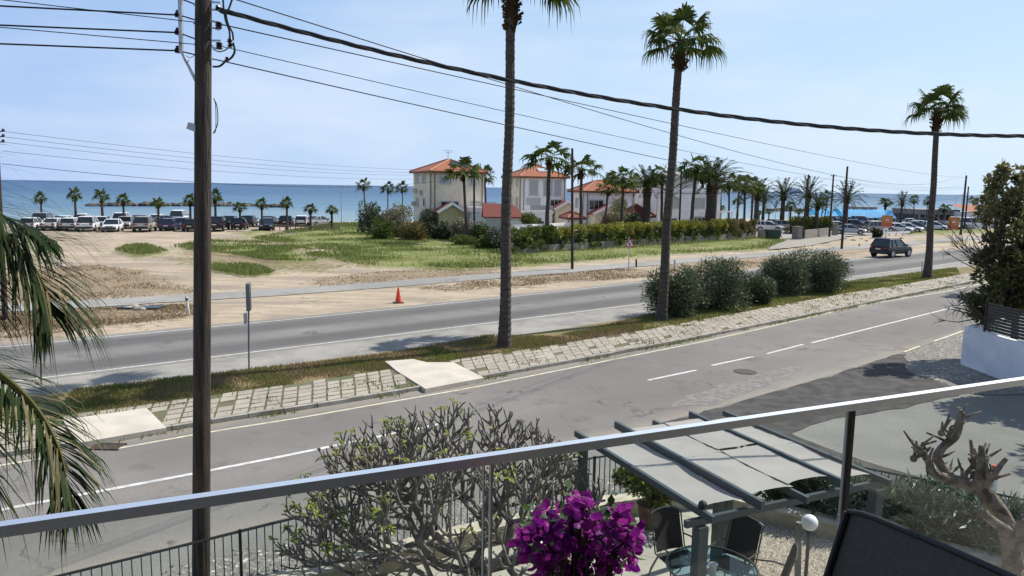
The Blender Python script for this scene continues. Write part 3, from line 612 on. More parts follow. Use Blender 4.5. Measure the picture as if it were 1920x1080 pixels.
for pr, h0, x, yt, D, sx, lab in [
    (protoB, 6.2, 686, 352, 108, .9, 'palm over the sea left of the cream villa, behind the round grey-green bush'), (protoB, 6.2, 727, 358, 108, .85, 'palm over the sea midway between the round bush and the cream villa'), (protoB, 6.2, 757, 357, 110, .8, 'thin palm touching the left edge of the cream villa'),
    (protoB, 6.2, 876, 326, 78, 1.15, 'palm with a hanging brown skirt in front of the cream villa beside the dark pole'), (protoC, 7.5, 912, 332, 110, 1., 'dense dark palm between the cream villa and the second villa'),
    (protoB, 6.2, 1026, 302, 82, 1.15, 'slender palm standing before the white villa with the dark window'), (protoB, 6.2, 1090, 322, 84, 1.1, 'palm rising just right of the bare wooden pole before the villas'),
    (protoB, 6.2, 1133, 358, 88, 1.05, 'low bright green palm in front of the third villa'), (protoC, 7.5, 1166, 338, 90, 1.1, 'leaning palm right of the third villa porch'),
    (protoD, 5.6, 1212, 352, 98, 1.15, 'thick-trunked date palm left of the tall palm trunk, before the white house'), (protoC, 7.5, 1192, 345, 112, .9, 'palm half hidden behind the left thick-trunked date palm'),
    (protoC, 7.5, 1242, 332, 100, 1., 'palm partly hidden behind the trunk of the tall verge palm'), (protoC, 7.5, 1296, 318, 92, 1., 'palm with a leaning thin trunk before the white house'),
    (protoD, 5.6, 1333, 342, 94, 1.35, 'largest thick-trunked date palm at the right end of the white house'), (protoC, 7.5, 1368, 345, 108, .9, 'palm just right of the largest date palm'),
    (protoC, 7.5, 1397, 350, 100, .95, 'left palm of the close pair over the end of the long hedge'), (protoC, 7.5, 1410, 352, 103, .95, 'right palm of the close pair over the end of the long hedge'), (protoB, 6.2, 1384, 382, 118, .9, 'small palm behind the close pair of palms'),
    (protoE, 3.6, 1431, 380, 120, .8, 'small feathery palm above the parked cars at the hedge end'), (protoE, 3.6, 1467, 372, 118, 1.0, 'lone date palm with a wide feathery crown against the sea'), (protoA, 3.6, 1482, 391, 130, 1., 'small palm just right of the lone date palm'),
    (protoE, 3.6, 1513, 372, 112, .9, 'feathery palm at the left of the two seafront poles'), (protoC, 7.5, 1540, 382, 120, .9, 'palm between the two seafront poles'), (protoE, 3.6, 1532, 392, 108, 1., 'drooping feathery palm above the short hedge'), (protoE, 3.6, 1586, 378, 112, 1., 'feathery palm directly behind the tall pole at the bend of the road'),
    (protoB, 6.2, 1546, 372, 122, .9, 'palm close behind the right of the two seafront poles'), (protoA, 3.6, 1659, 384, 150, 1.15, 'small palm over the blue canopy'), (protoE, 3.6, 1690, 386, 135, .75, 'palm left of the pair beside the grey beach building'), (protoC, 7.5, 1714, 378, 140, .9, 'palm standing in front of the grey beach building'), (protoC, 7.5, 1737, 380, 140, .9, 'palm next to the trunk of the right street palm, over the beach building'),
    (protoC, 7.5, 1222, 345, 116, .9, 'palm behind the left thick-trunked date palm, touching its crown'), (protoD, 5.6, 1262, 345, 118, 1., 'date palm right behind the tall verge palm trunk'), (protoC, 7.5, 1318, 330, 110, 1., 'palm between the leaning thin palm and the largest date palm'),
    (protoC, 7.5, 1352, 352, 122, .95, 'lower palm tucked behind the largest date palm'), (protoC, 7.5, 1382, 348, 116, .95, 'palm left of the close pair, slightly behind it'), (protoB, 6.2, 1146, 345, 112, 1., 'palm behind the low bright green palm'), (protoE, 3.6, 1418, 372, 116, .9, 'feathery palm behind the right palm of the close pair'),
    (protoB, 6.2, 1822, 380, 150, 1., 'palm behind the garden tree at the right')]:
    pp(pr, h0, x, 0, yt-3, lab, g2, D=D, sx=sx*(1.18 if 1000 < x < 1420 else 1.))
random.seed(3)
for i, (x, yt) in enumerate([(1352, 392), (1424, 400), (1442, 398), (1498, 398), (1566, 398), (1770, 392)]):
    pp(protoA, 3.6, x, 0, yt, ['tiny palm seen under the largest date palm', 'tiny palm above the first parked cars right of the long hedge', 'second tiny palm above the first parked cars right of the long hedge', 'tiny palm left of the seafront poles', 'tiny palm between the right seafront pole and the tall pole', 'tiny palm against the wall of the grey beach building'][i], g2, D=140, sx=1.1)
# near date palm whose two fronds hang into the left of the picture
npalm = thing('date_palm', (-4.9, 4.4, 0), 'near date palm at the left edge with long fronds hanging into the picture', 'palm tree')
tb, _ = palm_trunk(5.2, .3, .27, (0, 0), .16); tb.build('trunk', m_trunk, npalm)
boots(np.array([0, 0, 5.2]), .3, 1.0, 70, .2).build('skirt', m_skirt, npalm)
m_nf = mat('near_frond', (.009, .02, .006), .6, island=True, col2=(.032, .052, .013), spec=.12, transl=.06)
m_nfd = mat('near_dry_leaflet', (.20, .17, .09), .8, island=True, col2=(.10, .09, .04), spec=.1, transl=.1)
def nf(px, w, n, seed, hang, leaf=.012, mm=m_nf):
    mb = MB(); feather(mb, [pz(x, y, Y) for x, y, Y in px], w, n, leaf, hang, stalk=.022, seed=seed); mb.build('frond', [mm, m_stalk], npalm, world=True)
nf([(-330, 300, 4.3), (-200, 330, 4.2), (-60, 400, 4.05), (40, 478, 3.95), (82, 540, 3.9), (98, 590, 3.85)], .40, 95, 1, .5, .008)
nf([(-360, 230, 4.5), (-200, 270, 4.35), (-90, 335, 4.2), (-10, 395, 4.1), (50, 430, 4.05), (95, 452, 4.0)], .56, 90, 8, .22, .008)
nf([(-360, 330, 4.6), (-220, 350, 4.5), (-110, 390, 4.4), (-40, 425, 4.3), (0, 440, 4.3)], .5, 60, 11, .25, .008)
nf([(-330, 400, 3.9), (-160, 590, 3.6), (-40, 675, 3.45), (60, 760, 3.35), (112, 855, 3.3), (124, 925, 3.3), (127, 962, 3.3)], .27, 100, 2, .45, .0075)
nf([(-330, 300, 4.3), (-240, 330, 4.1), (-120, 420, 3.9), (-60, 520, 3.8), (-30, 610, 3.8)], .33, 60, 3, .5, .008)
nf([(-330, 420, 4.1), (-200, 650, 3.8), (-90, 760, 3.6), (-40, 860, 3.6), (-30, 920, 3.6)], .34, 70, 4, .7, .008)
nf([(-330, 200, 4.2), (-260, 180, 4.4), (-160, 230, 4.6), (-90, 330, 4.7)], .4, 34, 5, .5)
nf([(-200, 330, 4.1), (-60, 395, 4.0), (40, 470, 3.9), (90, 550, 3.84)], .36, 12, 6, 1.3, .006, m_nfd)
nf([(-160, 590, 3.58), (-40, 672, 3.42), (60, 757, 3.33), (114, 855, 3.28), (126, 955, 3.28)], .30, 14, 7, .9, .006, m_nfd)
mb = MB()
for i in range(26):
    a = i*2.4; e = .1+1.2*(i/26); d = np.array([-abs(math.cos(a))*math.cos(e)*.9, math.sin(a)*math.cos(e), math.sin(e)]); l = 2.6; t0 = np.array([0, 0, 5.2])
    feather(mb, [t0, t0+d*l*.4+UP*.2, t0+d*l*.75+UP*.05, t0+d*l-UP*.6], .42, 26, .015, .4, seed=90+i)
mb.build('crown', [m_nf, m_stalk], npalm)
# ================================================================ POLES AND WIRES
m_wood = mat('weathered_pole_wood', (.06, .042, .029), .85, .5, 6, (.02, .0145, .011), bump=.9, bscale=22, stretch=(3, 3, .25), lo=.4, hi=.6)
m_wood2 = mat('dark_pole_wood', (.045, .03, .022), .9, .3, 4)
m_blk = mat('black_rubber', (.012, .012, .013), .5); m_galv = mat('galvanised_steel', (.46, .47, .48), .45, .2, 8, metal=.6); m_ins = mat('dark_insulator', (.03, .018, .014), .25)
m_wire = mat('wire', (.02, .02, .021), .9, spec=.1)
PY = 10.0
def pl(x, y, Y=PY): return pz(x, y, Y)
pb = pl(382, 1250); px0 = pl(384, 540)[0]
pole = thing('utility_pole', (px0, PY, 0), 'large weathered wooden utility pole in the left foreground', 'utility pole')
topx = pl(386, 0)[0]-px0; botx = pl(382, 1080)[0]-px0
m = MB(); N = 30
m.tube([(botx*1.3*(1-i/N)+topx*1.15*(i/N), 0, 9.6*i/N) for i in range(N+1)], [.122-.022*i/N+random.uniform(-.0015, .0015) for i in range(N+1)], 16)
m.build('shaft', m_wood, pole, smooth=True)
# steel bracket with three insulators left of the shaft
m = MB(); m.bar(pl(337, -60), pl(340, 98), .045, .05, up=(0, 1, 0)); m.bar(pl(340, 96), pl(375, 168), .03, .035, up=(0, 1, 0)); m.bar(pl(337, -50), pl(380, -50), .04, .04, up=(0, 1, 0)); m.build('steel_bracket', m_galv, pole, world=True)
def insulator(p, axis, s=1., parent=pole):
    axis = np.array(axis, float)/np.linalg.norm(axis); m = MB(); L = .085*s
    pr = [(-.5, .015), (-.45, .03), (-.3, .042), (-.15, .024), (0, .045), (.15, .024), (.3, .042), (.45, .03), (.5, .015)]
    m.tube([p+axis*L*2*a*.5 for a, r in pr], [r*s for a, r in pr], 10); m.build('insulator', m_ins, parent, world=True)
for y in (28, 61, 95): insulator(pl(333, y), (1, 0, -.1), .85); insulator(pl(333, y-5), (.1, 0, 1), .7)
for (x, y) in ((410, 48), (411, 86)): insulator(pl(x, y), (0, .1, 1), 1.1)
for (x, y) in ((431, 76), (432, 84), (426, 112)): insulator(pl(x, y), (.4, .1, 1), .85)
insulator(pl(408, 15), (.3, 0, 1), .8)
m = MB()
for (x0, y0, x1, y1) in ((398, 4, 413, 5), (398, 18, 410, 19), (398, 40, 411, 42), (398, 52, 411, 56), (398, 76, 414, 76), (398, 89, 411, 92), (398, 110, 402, 112), (363, 9, 372, 9), (363, 44, 373, 45), (365, 82, 373, 83)):
    m.bar(pl(x0, y0), pl(x1, y1), .02, .022)
m.build('steel_arm', m_galv, pole, world=True)
def wirepts(P, n=10):
    P = [np.array(p, float) for p in P]; K = len(P); out = []
    for i in range(K-1):
        p0, p1, p2, p3 = P[max(i-1, 0)], P[i], P[i+1], P[min(i+2, K-1)]
        for k in range(n):
            u = k/n; out.append(.5*((2*p1)+(-p0+p2)*u+(2*p0-5*p1+4*p2-p3)*u*u+(-p0+3*p1-3*p2+p3)*u**3))
    return out+[P[-1]]
m = MB()
for pts, r in [([(418, -10), (419, 12), (421, 28), (424, 42), (430, 58), (431, 74)], .012), ([(438, -10), (430, 14), (424, 26), (428, 46), (436, 62), (437, 76)], .012), ([(437, 80), (440, 96), (434, 108), (424, 114), (412, 124), (399, 125)], .014),
               ([(400, 92), (410, 97), (422, 94), (430, 88)], .008), ([(411, 20), (418, 24), (426, 20), (440, 24)], .018), ([(401, 186), (407, 200), (408, 232), (400, 249)], .006), ([(401, 184), (404, 196), (405, 220), (404, 246), (399, 250)], .005), ([(371, 92), (366, 102), (356, 108), (348, 104)], .004), ([(354, 112), (350, 118), (344, 108)], .004)]:
    m = MB(); m.tube(wirepts([pl(x, y, PY-.05) for x, y in pts], 6), r, 6); m.build('drop_cable', m_blk, pole, world=True)
fl = MB(); c0 = pl(364, 239); fl.box(c0, (.12, .16, .09), ax=[[.94, 0, -.34], [0, 1, 0], [.34, 0, .94]]); fl.bar(pl(368, 240), pl(376, 242), .03, .03); fl.build('floodlight', m_galv, pole, world=True)
# other poles
def wpole(x, yb, xt, yt, r, lab, D=None, tags=True, arms=(), nm='utility_pole'):
    b = at(x, yb) if D is None else pz(x, 400, D)*np.array([1, 1, 0]); T = pz(xt, yt, b[1])
    root = thing(nm, b, lab, 'utility pole', 'slender wooden poles'); m = MB(); m.tube([(0, 0, 0), ((T[0]-b[0])*.5, 0, T[2]*.5), (T[0]-b[0], 0, T[2])], [r, r*.9, r*.75], 8); m.build('shaft', m_wood2, root)
    for y in arms:
        a = pz(xt, y, b[1]); mm = MB(); mm.tube([a+np.array([-.02, 0, 0]), a+np.array([.34, 0, 0])], .03, 6); mm.ball(a+np.array([.34, 0, .05]), .07, 6, 4); mm.ball(a+np.array([-.3, 0, .05]), .07, 6, 4); mm.tube([a+np.array([-.3, 0, 0]), a], .03, 6); mm.build('insulator', m_ins, root, world=True)
    return root
wpole(10, 600, -9, 225, .12, 'leaning wooden pole at the left edge behind the palm fronds', arms=(246, 256, 266))
P2 = wpole(1073, 505, 1073, 278, .11, 'bare wooden pole beside the path in front of the villas')
wpole(1578, 467, 1589, 312, .14, 'tall leaning wooden pole beside the path near the dark car', arms=(340, 344, 349, 354))
P4 = wpole(1805, 0, 1812, 329, .17, 'wooden pole left of the pair near the garden tree at the right', D=112)
wpole(1811, 0, 1816, 350, .14, 'shorter wooden pole right of the pair near the garden tree at the right', D=125)
wpole(889, 452, 889, 313, .13, 'thin black pole in front of the cream villa', arms=(320, 328)); wpole(1508, 447, 1516, 327, .14, 'left one of the two dark poles by the seafront entrance', D=96); wpole(1558, 443, 1563, 327, .14, 'right one of the two dark poles by the seafront entrance', D=100, arms=(330,)); wpole(1275, 418, 1278, 312, .13, 'dark pole in front of the white house, right of the tall palm trunk', D=96)
# wires
WG = 'overhead wires'
def wire(name, A, B, pxm, r, lab, n=40, cat='wire'):
    A, B = np.array(A, float), np.array(B, float)
    best = None
    for s in np.linspace(0, 8, 161):                   # the sag that brings the wire through the measured point
        P = [A+(B-A)*t-UP*4*s*t*(1-t) for t in np.linspace(0, 1, 60)]
        d = min((lambda q: (q[0]-pxm[0])**2+(q[1]-pxm[1])**2)(proj(p)) for p in P if p[1] > .5) if pxm else 0
        if best is None or d < best[0]: best = (d, s)
        if not pxm: break
    s = best[1]; P = [A+(B-A)*t-UP*4*s*t*(1-t) for t in np.linspace(0, 1, n)]
    m = MB(); m.tube(P, r, 5, cap=False); o = m.build(name, m_wire); return tag(o, lab, cat, WG)
def proj(P):
    v = P-np.array([0, 0, H]); d = np.array([v[0], v[1]*cp-v[2]*sp, v[1]*sp+v[2]*cp]); ux, uy = F_PX*d[0]/d[1], -F_PX*d[2]/d[1]
    return 960+ux*cs-uy*sn, 540+ux*sn+uy*cs
FY = 112
wire('overhead_wire', pl(432, -4), pz(1812, 322, FY), (1100, 193), .0085, 'highest thin wire running from the large pole to the far right')
wire('overhead_wire', pl(411, 45), pz(1812, 333, FY), (1000, 185), .0085, 'second thin wire from the large pole to the far right')
wire('overhead_wire', pl(411, 86), pz(1812, 344, FY), (1000, 230), .006, 'faint thin wire below the second one, from the large pole to the far right')
wire('overhead_wire', pl(401, 111), pz(1812, 366, FY), (1000, 254), .0085, 'lowest thin wire running from the large pole to the far right')
wire('overhead_wire', pz(1589, 344, 81), pz(1812, 352, FY), (1700, 357), .009, 'sagging wire between the leaning pole and the next one')
wire('overhead_wire', pz(1516, 330, 96), pz(1563, 330, 100), (1540, 337), .009, 'short slack wire between the two seafront poles')
wire('overhead_wire', pz(1278, 322, 96), pz(1516, 330, 96), (1420, 336), .009, 'wire from the white house pole to the seafront poles')
wire('overhead_wire', pz(1563, 329, 100), pz(1812, 350, FY), (1700, 350), .009, 'wire from the right seafront pole towards the garden tree')
LB = np.array([-28.2, 5.0, 0])
def left_end(x0, y0, xa, ya, Ya=PY):                   # carry a wire on to the next pole outside the left edge
    A = pz(xa, ya, Ya); Q = pz(x0, y0, Ya-.55); d = Q-A; return A+d*6.5
for (y0, ya, xa, yb, lab) in ((11, 28, 333, 28, 'upper wire of the three held by the steel bracket'), (47, 61, 333, 61, 'middle wire of the three held by the steel bracket'), (82, 95, 333, 95, 'lower wire of the three held by the steel bracket'), (-1, 43, 395, 45, 'thin wire crossing the upper bracket wire on its way to the pole'), (51, 84, 400, 86, 'thin wire between the middle and lower bracket wires')):
    wire('overhead_wire', pl(xa, yb), left_end(0, y0, xa, yb), None, .011 if 'bracket' in lab and 'three' in lab else .006, lab)
for (ya, xb, yb, lab) in ((9, 371, 10, 'short taut wire at the top between bracket and pole'), (30, 371, 39, 'short taut wire between the upper insulator and the pole'), (64, 369, 74, 'short taut wire between the middle insulator and the pole'), (97, 372, 104, 'short taut wire between the lower insulator and the pole')):
    wire('bracket_wire', pl(342, ya if ya > 10 else -1), pl(xb, yb), None, .009, lab, 4)
Y0 = at(10, 600)[1]; YV = at(889, 452)[1]
for (y0, x1, y1, mid, lab) in ((246, 889, 318, (420, 294), 'topmost of the four wires over the sea at the left'), (256, 889, 321, (420, 303), 'second of the four wires over the sea at the left'), (266, 889, 324, (420, 311), 'third of the four wires over the sea at the left'), (283, 889, 330, (420, 323), 'fourth of the wires over the sea at the left'), (307, 889, 328, (420, 345), 'dark sagging wire dipping to the sea horizon left of the villa')):
    wire('overhead_wire', pz(3, y0, Y0), pz(x1, y1, YV), mid, .012 if y0 == 307 else .008, lab)
# twisted service cable
A = pl(412, 18); Bc = pz(2500, 215, 13.0); best = None
for s in np.linspace(0, 3, 121):
    e = 0
    for (x, y) in ((700, 105), (1300, 212), (1900, 243)):
        e += min((proj(A+(Bc-A)*t-UP*4*s*t*(1-t))[0]-x)**2+(proj(A+(Bc-A)*t-UP*4*s*t*(1-t))[1]-y)**2 for t in np.linspace(0, 1, 90))
    if best is None or e < best[0]: best = (e, s)
s = best[1]; m = MB(); NN = 420
for k in range(3):
    P = []
    for i in range(NN):
        t_ = i/(NN-1); c = A+(Bc-A)*t_-UP*4*s*t_*(1-t_); a = t_*2*math.pi*15+k*2.094; P.append(c+np.array([-.1*math.cos(a)*.0, .018*math.cos(a), .018*math.sin(a)]))
    m.tube(P, .0165, 6, cap=False)
tag(m.build('twisted_cable', m_blk), 'thick black twisted cable sagging across the whole sky', 'cable', WG)
# ================================================================ LEAFY PLANTS
def leaves(c, n, size, spread, shape=.32, up=.3, shell=0.):
    """n diamond leaves scattered round the clump centres c (k,4: x y z r)"""
    c = np.array(c); k = rng.integers(0, len(c), n) if spread is None else rng.choice(len(c), n, p=spread)
    d = rng.normal(size=(n, 3)); d /= np.linalg.norm(d, axis=1)[:, None]; rr = rng.random(n)**(1/3 if not shell else .5)
    rr = rr*(1-shell)+shell if shell else rr
    P = c[k, :3]+d*(rr*c[k, 3])[:, None]*(1+rng.normal(0, .12, n))[:, None]
    ax = d+rng.normal(size=(n, 3))*.8+np.array([0, 0, up]); ax /= np.linalg.norm(ax, axis=1)[:, None]
    sd = np.cross(ax, rng.normal(size=(n, 3))); sd /= np.linalg.norm(sd, axis=1)[:, None]
    L = (size*(.6+.8*rng.random(n)))[:, None]; W = L*shape
    V = np.stack([P, P+ax*L*.45+sd*W, P+ax*L, P+ax*L*.45-sd*W], 1).reshape(-1, 3)
    return V, np.arange(4*n).reshape(n, 4)
def clumps(ell, n, r0, r1, flat=0.):
    """n clump spheres near the surface of an ellipsoid (cx,cy,cz,rx,ry,rz)"""
    d = rng.normal(size=(n, 3)); d /= np.linalg.norm(d, axis=1)[:, None]; d[:, 2] = np.abs(d[:, 2])*(1-flat)-flat*.3 if flat else d[:, 2]
    f = .45+.5*rng.random(n)
    return np.column_stack([ell[0]+d[:, 0]*ell[3]*f, ell[1]+d[:, 1]*ell[4]*f, ell[2]+d[:, 2]*ell[5]*f, r0+(r1-r0)*rng.random(n)])
def bush(name, base, rad, h, lab, cat, m_l, n=5000, leaf=.12, ncl=26, group=None, shape=.3, stems=6, r0=.22, r1=.4, sub=None, m_s=None, up=.3):
    base = np.array(base, float); root = thing(name, base, lab, cat, group); rx, ry = rad if hasattr(rad, '__len__') else (rad, rad)
    cl = clumps((0, 0, h*.5, rx, ry, h*.55), ncl, h*r0*.7, h*r1*.7); cl[:, 2] = np.maximum(cl[:, 2], cl[:, 3]*.75)
    cl = np.vstack([cl, [[0, 0, h*.4, min(rx, ry, h)*.55]]])
    w = cl[:, 3]**2; V, F = leaves(cl, n, leaf, w/w.sum(), shape, up); V[:, 2] = np.maximum(V[:, 2], .02)
    arr('foliage', V, F, m_l, root)
    m = MB()
    for i in range(stems):
        c = cl[rng.integers(len(cl))]; m.tube([(rng.normal(0, .08), rng.normal(0, .08), 0), (c[0]*.5, c[1]*.5, c[2]*.5), c[:3]], [.035, .028, .012], 5)
    m.build('stem', m_s or m_bark, root); return root
m_bark = mat('grey_bark', (.13, .105, .08), .9, .4, 8, bump=.5, bscale=30)
m_olean = mat('oleander_leaf', (.035, .055, .024), .5, island=True, col2=(.14, .17, .08), spec=.3, transl=.15)
m_hedge = mat('hedge_leaf', (.035, .06, .012), .5, island=True, col2=(.15, .19, .03), spec=.3, transl=.25)
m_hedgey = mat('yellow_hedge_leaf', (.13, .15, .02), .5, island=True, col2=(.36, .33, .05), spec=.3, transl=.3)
m_hedger = mat('reddish_hedge_leaf', (.12, .075, .035), .6, island=True, col2=(.2, .19, .06), spec=.2, transl=.2)
m_greyg = mat('grey_green_leaf', (.05, .065, .035), .6, island=True, col2=(.12, .14, .085), transl=.2)
m_beig = mat('pale_flowering_leaf', (.10, .11, .045), .6, island=True, col2=(.34, .29, .19), transl=.25)
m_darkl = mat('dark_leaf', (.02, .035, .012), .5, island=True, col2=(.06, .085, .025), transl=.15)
for i, (x, yb, yt, hw, lab) in enumerate([(1262, 600, 512, 52, 'left grey-green oleander bush, around the foot of the tall palm'), (1335, 588, 494, 62, 'large grey-green oleander bush in the middle of the row'), (1408, 578, 518, 42, 'lowest oleander bush between the two large ones'),
      (1472, 562, 484, 44, 'tall oleander bush fourth from the left of the row'), (1532, 556, 474, 50, 'rightmost and roundest oleander bush beside the main road')]):
    b = at(x, yb-8); hh = pz(x, yt, b[1])[2]; w = hw/F_PX*b[1]*(.92 if x == 1408 else 1.03); bush('oleander_bush', b, (w, w*.8), hh, lab, 'bush', m_olean, n=15000, leaf=.16, ncl=46, group='oleander bushes on the verge', shape=.13, r0=.28, r1=.42)
# ================================================================ HEDGE WITH WALL
m_wallc = mat('hedge_wall_plaster', (.27, .245, .205), .9, .3, 2, (.19, .175, .15), bump=.3, bscale=14)
hw_ = G([(958,478),(1160,464),(1415,446)]); hw_ = np.array([p[:2] for p in hw_])
root = thing('garden_wall', (*hw_[0], 0), 'low plastered wall with posts under the long clipped hedge', 'wall'); A_, qq = along(hw_, step=3.0); m = MB()
for i in range(len(A_)-1): m.bar((*A_[i], .38), (*A_[i+1], .38), .18, .72)
m.build('wall', m_wallc, root, world=True)
for i in range(len(A_)):
    m = MB(); m.box((A_[i][0], A_[i][1], .5), (.3, .3, 1.0), rz=.65); m.box((A_[i][0], A_[i][1], 1.02), (.36, .36, .05), rz=.65); m.build('post', m_wallc, root, world=True)
hb = hw_+np.array([-.25, .5]); Hs, _ = along(hb, n=15); D0 = Hs[1]-Hs[0]; D0 /= np.linalg.norm(D0); HN = np.array([-D0[1], D0[0]])
names = ['dark green', 'dark green', 'dark green with a yellow top', 'green', 'green with pale flowers', 'yellow-green', 'yellow-green', 'dark green', 'dark green', 'yellow-green', 'yellow', 'yellow', 'brownish red', 'brownish']
mts = [m_hedge, m_hedge, m_hedge, m_hedge, m_hedge, m_hedge, m_hedgey, m_hedge, m_hedge, m_hedgey, m_hedgey, m_hedgey, m_hedger, m_hedger]
def hedge(name, a, b, h, w, mts2, lab, n=9000, leaf=.13):
    root = thing(name, (*((a+b)/2), 0), lab, 'hedge'); L = np.linalg.norm(b-a); k = int(L*5)+6; t_ = rng.random(k*4); c = a[None]*(1-t_[:, None])+b[None]*t_[:, None]
    cl = np.column_stack([c+rng.normal(0, w*.28, (k*4, 2)), rng.uniform(.35, h-.25, k*4), rng.uniform(.24, .42, k*4)])
    segs = len(mts2); key = np.clip((t_*segs+rng.normal(0, .25, len(t_))).astype(int), 0, segs-1)
    for sgi in range(segs):
        q = cl[key == sgi]; mt = mts2[sgi]
        if len(q) == 0: continue
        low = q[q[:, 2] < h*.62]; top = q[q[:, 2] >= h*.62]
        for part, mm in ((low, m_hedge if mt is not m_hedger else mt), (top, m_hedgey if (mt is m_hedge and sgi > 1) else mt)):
            if len(part):
                V, F = leaves(part, int(n*len(part)/len(cl))+200, leaf, None, .3); arr('foliage', V, F, mm, root, world=True)
    m = MB(); m.bar((*a, h*.42), (*b, h*.42), w*.55, h*.72); m.build('inner_branches', m_darkw, root, world=True)
    return root
m_darkw = mat('inner_twigs', (.035, .033, .02), .95, .5, 3, (.06, .055, .03), bump=1., bscale=8)
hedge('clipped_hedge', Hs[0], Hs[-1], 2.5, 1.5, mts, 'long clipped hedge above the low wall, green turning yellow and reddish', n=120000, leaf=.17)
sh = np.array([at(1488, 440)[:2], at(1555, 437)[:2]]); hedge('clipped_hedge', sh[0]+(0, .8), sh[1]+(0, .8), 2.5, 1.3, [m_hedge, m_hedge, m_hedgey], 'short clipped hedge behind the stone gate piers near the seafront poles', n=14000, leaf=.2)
m = MB(); m.bar((*at(1508, 449)[:2], .6), (*at(1556, 443)[:2], .6), .2, 1.2); tag(m.build('garden_wall', m_wallc), 'short pale wall below the short clipped hedge', 'wall')
for x, y, lab in ((1490, 449, 'dark narrow gate pier left of the short pale wall'), (1498, 450, 'pale stone gate pier at the left end of the short wall'), (1565, 442, 'pale stone pier at the right end of the short wall')):
    b = at(x, y); m = MB(); m.box((b[0], b[1], .8), (.6, .5, 1.6)); m.box((b[0], b[1], 1.65), (.74, .64, .1)); tag(m.build('gate_pier', m_wallc if 'pale' in lab else m_darkw), lab, 'pier', 'gate piers')
b = at(1425, 448); m = MB(); m.bar((b[0]-.3, b[1], .6), (b[0]+1.7, b[1]+.7, .6), .2, 1.2); tag(m.build('garden_wall', m_wallc), 'stub of pale wall between the end of the long hedge and the green bin', 'wall')
# dumpster
b = at(1449, 450); dr = thing('waste_container', b, 'dark green wheeled waste container at the end of the long hedge', 'bin'); m_dgr = mat('bin_green', (.012, .05, .035), .5, .3, 4)
m = MB(); V = [(-.7, -.5, .15), (.7, -.5, .15), (.7, .5, .15), (-.7, .5, .15), (-.85, -.6, 1.15), (.85, -.6, 1.15), (.85, .6, 1.15), (-.85, .6, 1.15)]; m.add(V, [(0, 3, 2, 1), (4, 5, 6, 7), (0, 1, 5, 4), (1, 2, 6, 5), (2, 3, 7, 6), (3, 0, 4, 7)]); m.build('body', m_dgr, dr)
m = MB(); m.tube([(-.87, -.1, 1.15), (-.87, .0, 1.3), (-.87, .45, 1.28), (-.87, .6, 1.15)], .03, 6); m.box((0, 0, 1.25), (1.74, 1.15, .12)); m.build('lid', m_dgr, dr)
for sx in (-.6, .6):
    for sy in (-.4, .4): m = MB(); m.tube([(sx, sy-.04, .08), (sx, sy+.04, .08)], .08, 10); m.build('wheel', m_blk, dr)
# shrubs by the first villa
gs = 'garden shrubs of the villas'
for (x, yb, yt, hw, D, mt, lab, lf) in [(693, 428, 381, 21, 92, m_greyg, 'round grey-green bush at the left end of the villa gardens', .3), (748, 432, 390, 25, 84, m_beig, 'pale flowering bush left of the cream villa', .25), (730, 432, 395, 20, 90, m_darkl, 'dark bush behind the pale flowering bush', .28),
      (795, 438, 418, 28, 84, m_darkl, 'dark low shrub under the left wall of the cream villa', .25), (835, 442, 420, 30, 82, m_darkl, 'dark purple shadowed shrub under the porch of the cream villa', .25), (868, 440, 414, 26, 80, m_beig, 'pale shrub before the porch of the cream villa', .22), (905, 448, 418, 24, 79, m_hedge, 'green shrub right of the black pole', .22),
      (715, 434, 412, 22, 80, m_hedge, 'low green shrub below the round bush', .22), (775, 438, 416, 24, 80, m_hedger, 'reddish shrub left of the villa porch', .22), (930, 466, 430, 22, 70, m_greyg, 'grey dry shrub left of the tall palm trunk', .16), (905, 466, 442, 26, 70, m_hedge, 'weedy green shrub at the right edge of the meadow', .18),
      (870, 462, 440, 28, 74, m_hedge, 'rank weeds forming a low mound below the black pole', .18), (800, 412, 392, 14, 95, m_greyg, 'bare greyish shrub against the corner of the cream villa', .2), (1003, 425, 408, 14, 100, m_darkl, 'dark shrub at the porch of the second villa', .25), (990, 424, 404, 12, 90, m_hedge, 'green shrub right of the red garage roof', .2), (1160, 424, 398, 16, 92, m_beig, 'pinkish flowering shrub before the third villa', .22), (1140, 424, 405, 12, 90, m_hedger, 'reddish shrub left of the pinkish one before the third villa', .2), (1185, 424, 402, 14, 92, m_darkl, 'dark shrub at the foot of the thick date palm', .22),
      (1645, 446, 431, 10, 0, m_darkl, 'small spiky bush behind the dark car', .2), (1160, 400, 376, 8, 95, m_hedgey, 'bright yellow-green small tree among the palms', .2)]:
    Dd = D or at(x, yb)[1]; c = pz(x, yb, Dd); base = (c[0], c[1], 0); hh = pz(x, yt, Dd)[2]; w = hw/F_PX*Dd
    bush('garden_shrub', base, (w, w*.8), max(hh, .8), lab, 'shrub', mt, n=3800, leaf=lf*.8, ncl=24, group=gs, shape=.34)
def slab_wall(pxs, D, ztop, mt, lab, name='garden_wall', thick=.2):
    P = [pz(x, y, D_)for (x, y), D_ in zip(pxs, D)]; m = MB()
    for a, b in zip(P[:-1], P[1:]): m.bar((a[0], a[1], ztop/2), (b[0], b[1], ztop/2), thick, ztop)
    return tag(m.build(name, mt), lab, 'wall')
m_cream = mat('cream_plaster', (.82, .73, .56), .85, .1, 1.5, (.72, .63, .47), bump=.15, bscale=20); m_whitep = mat('white_plaster', (.88, .87, .85), .85, .1, 1.5, (.8, .79, .77), bump=.15, bscale=20)
m_teal = mat('pale_teal_boards', (.30, .42, .42), .7, .3, 3)
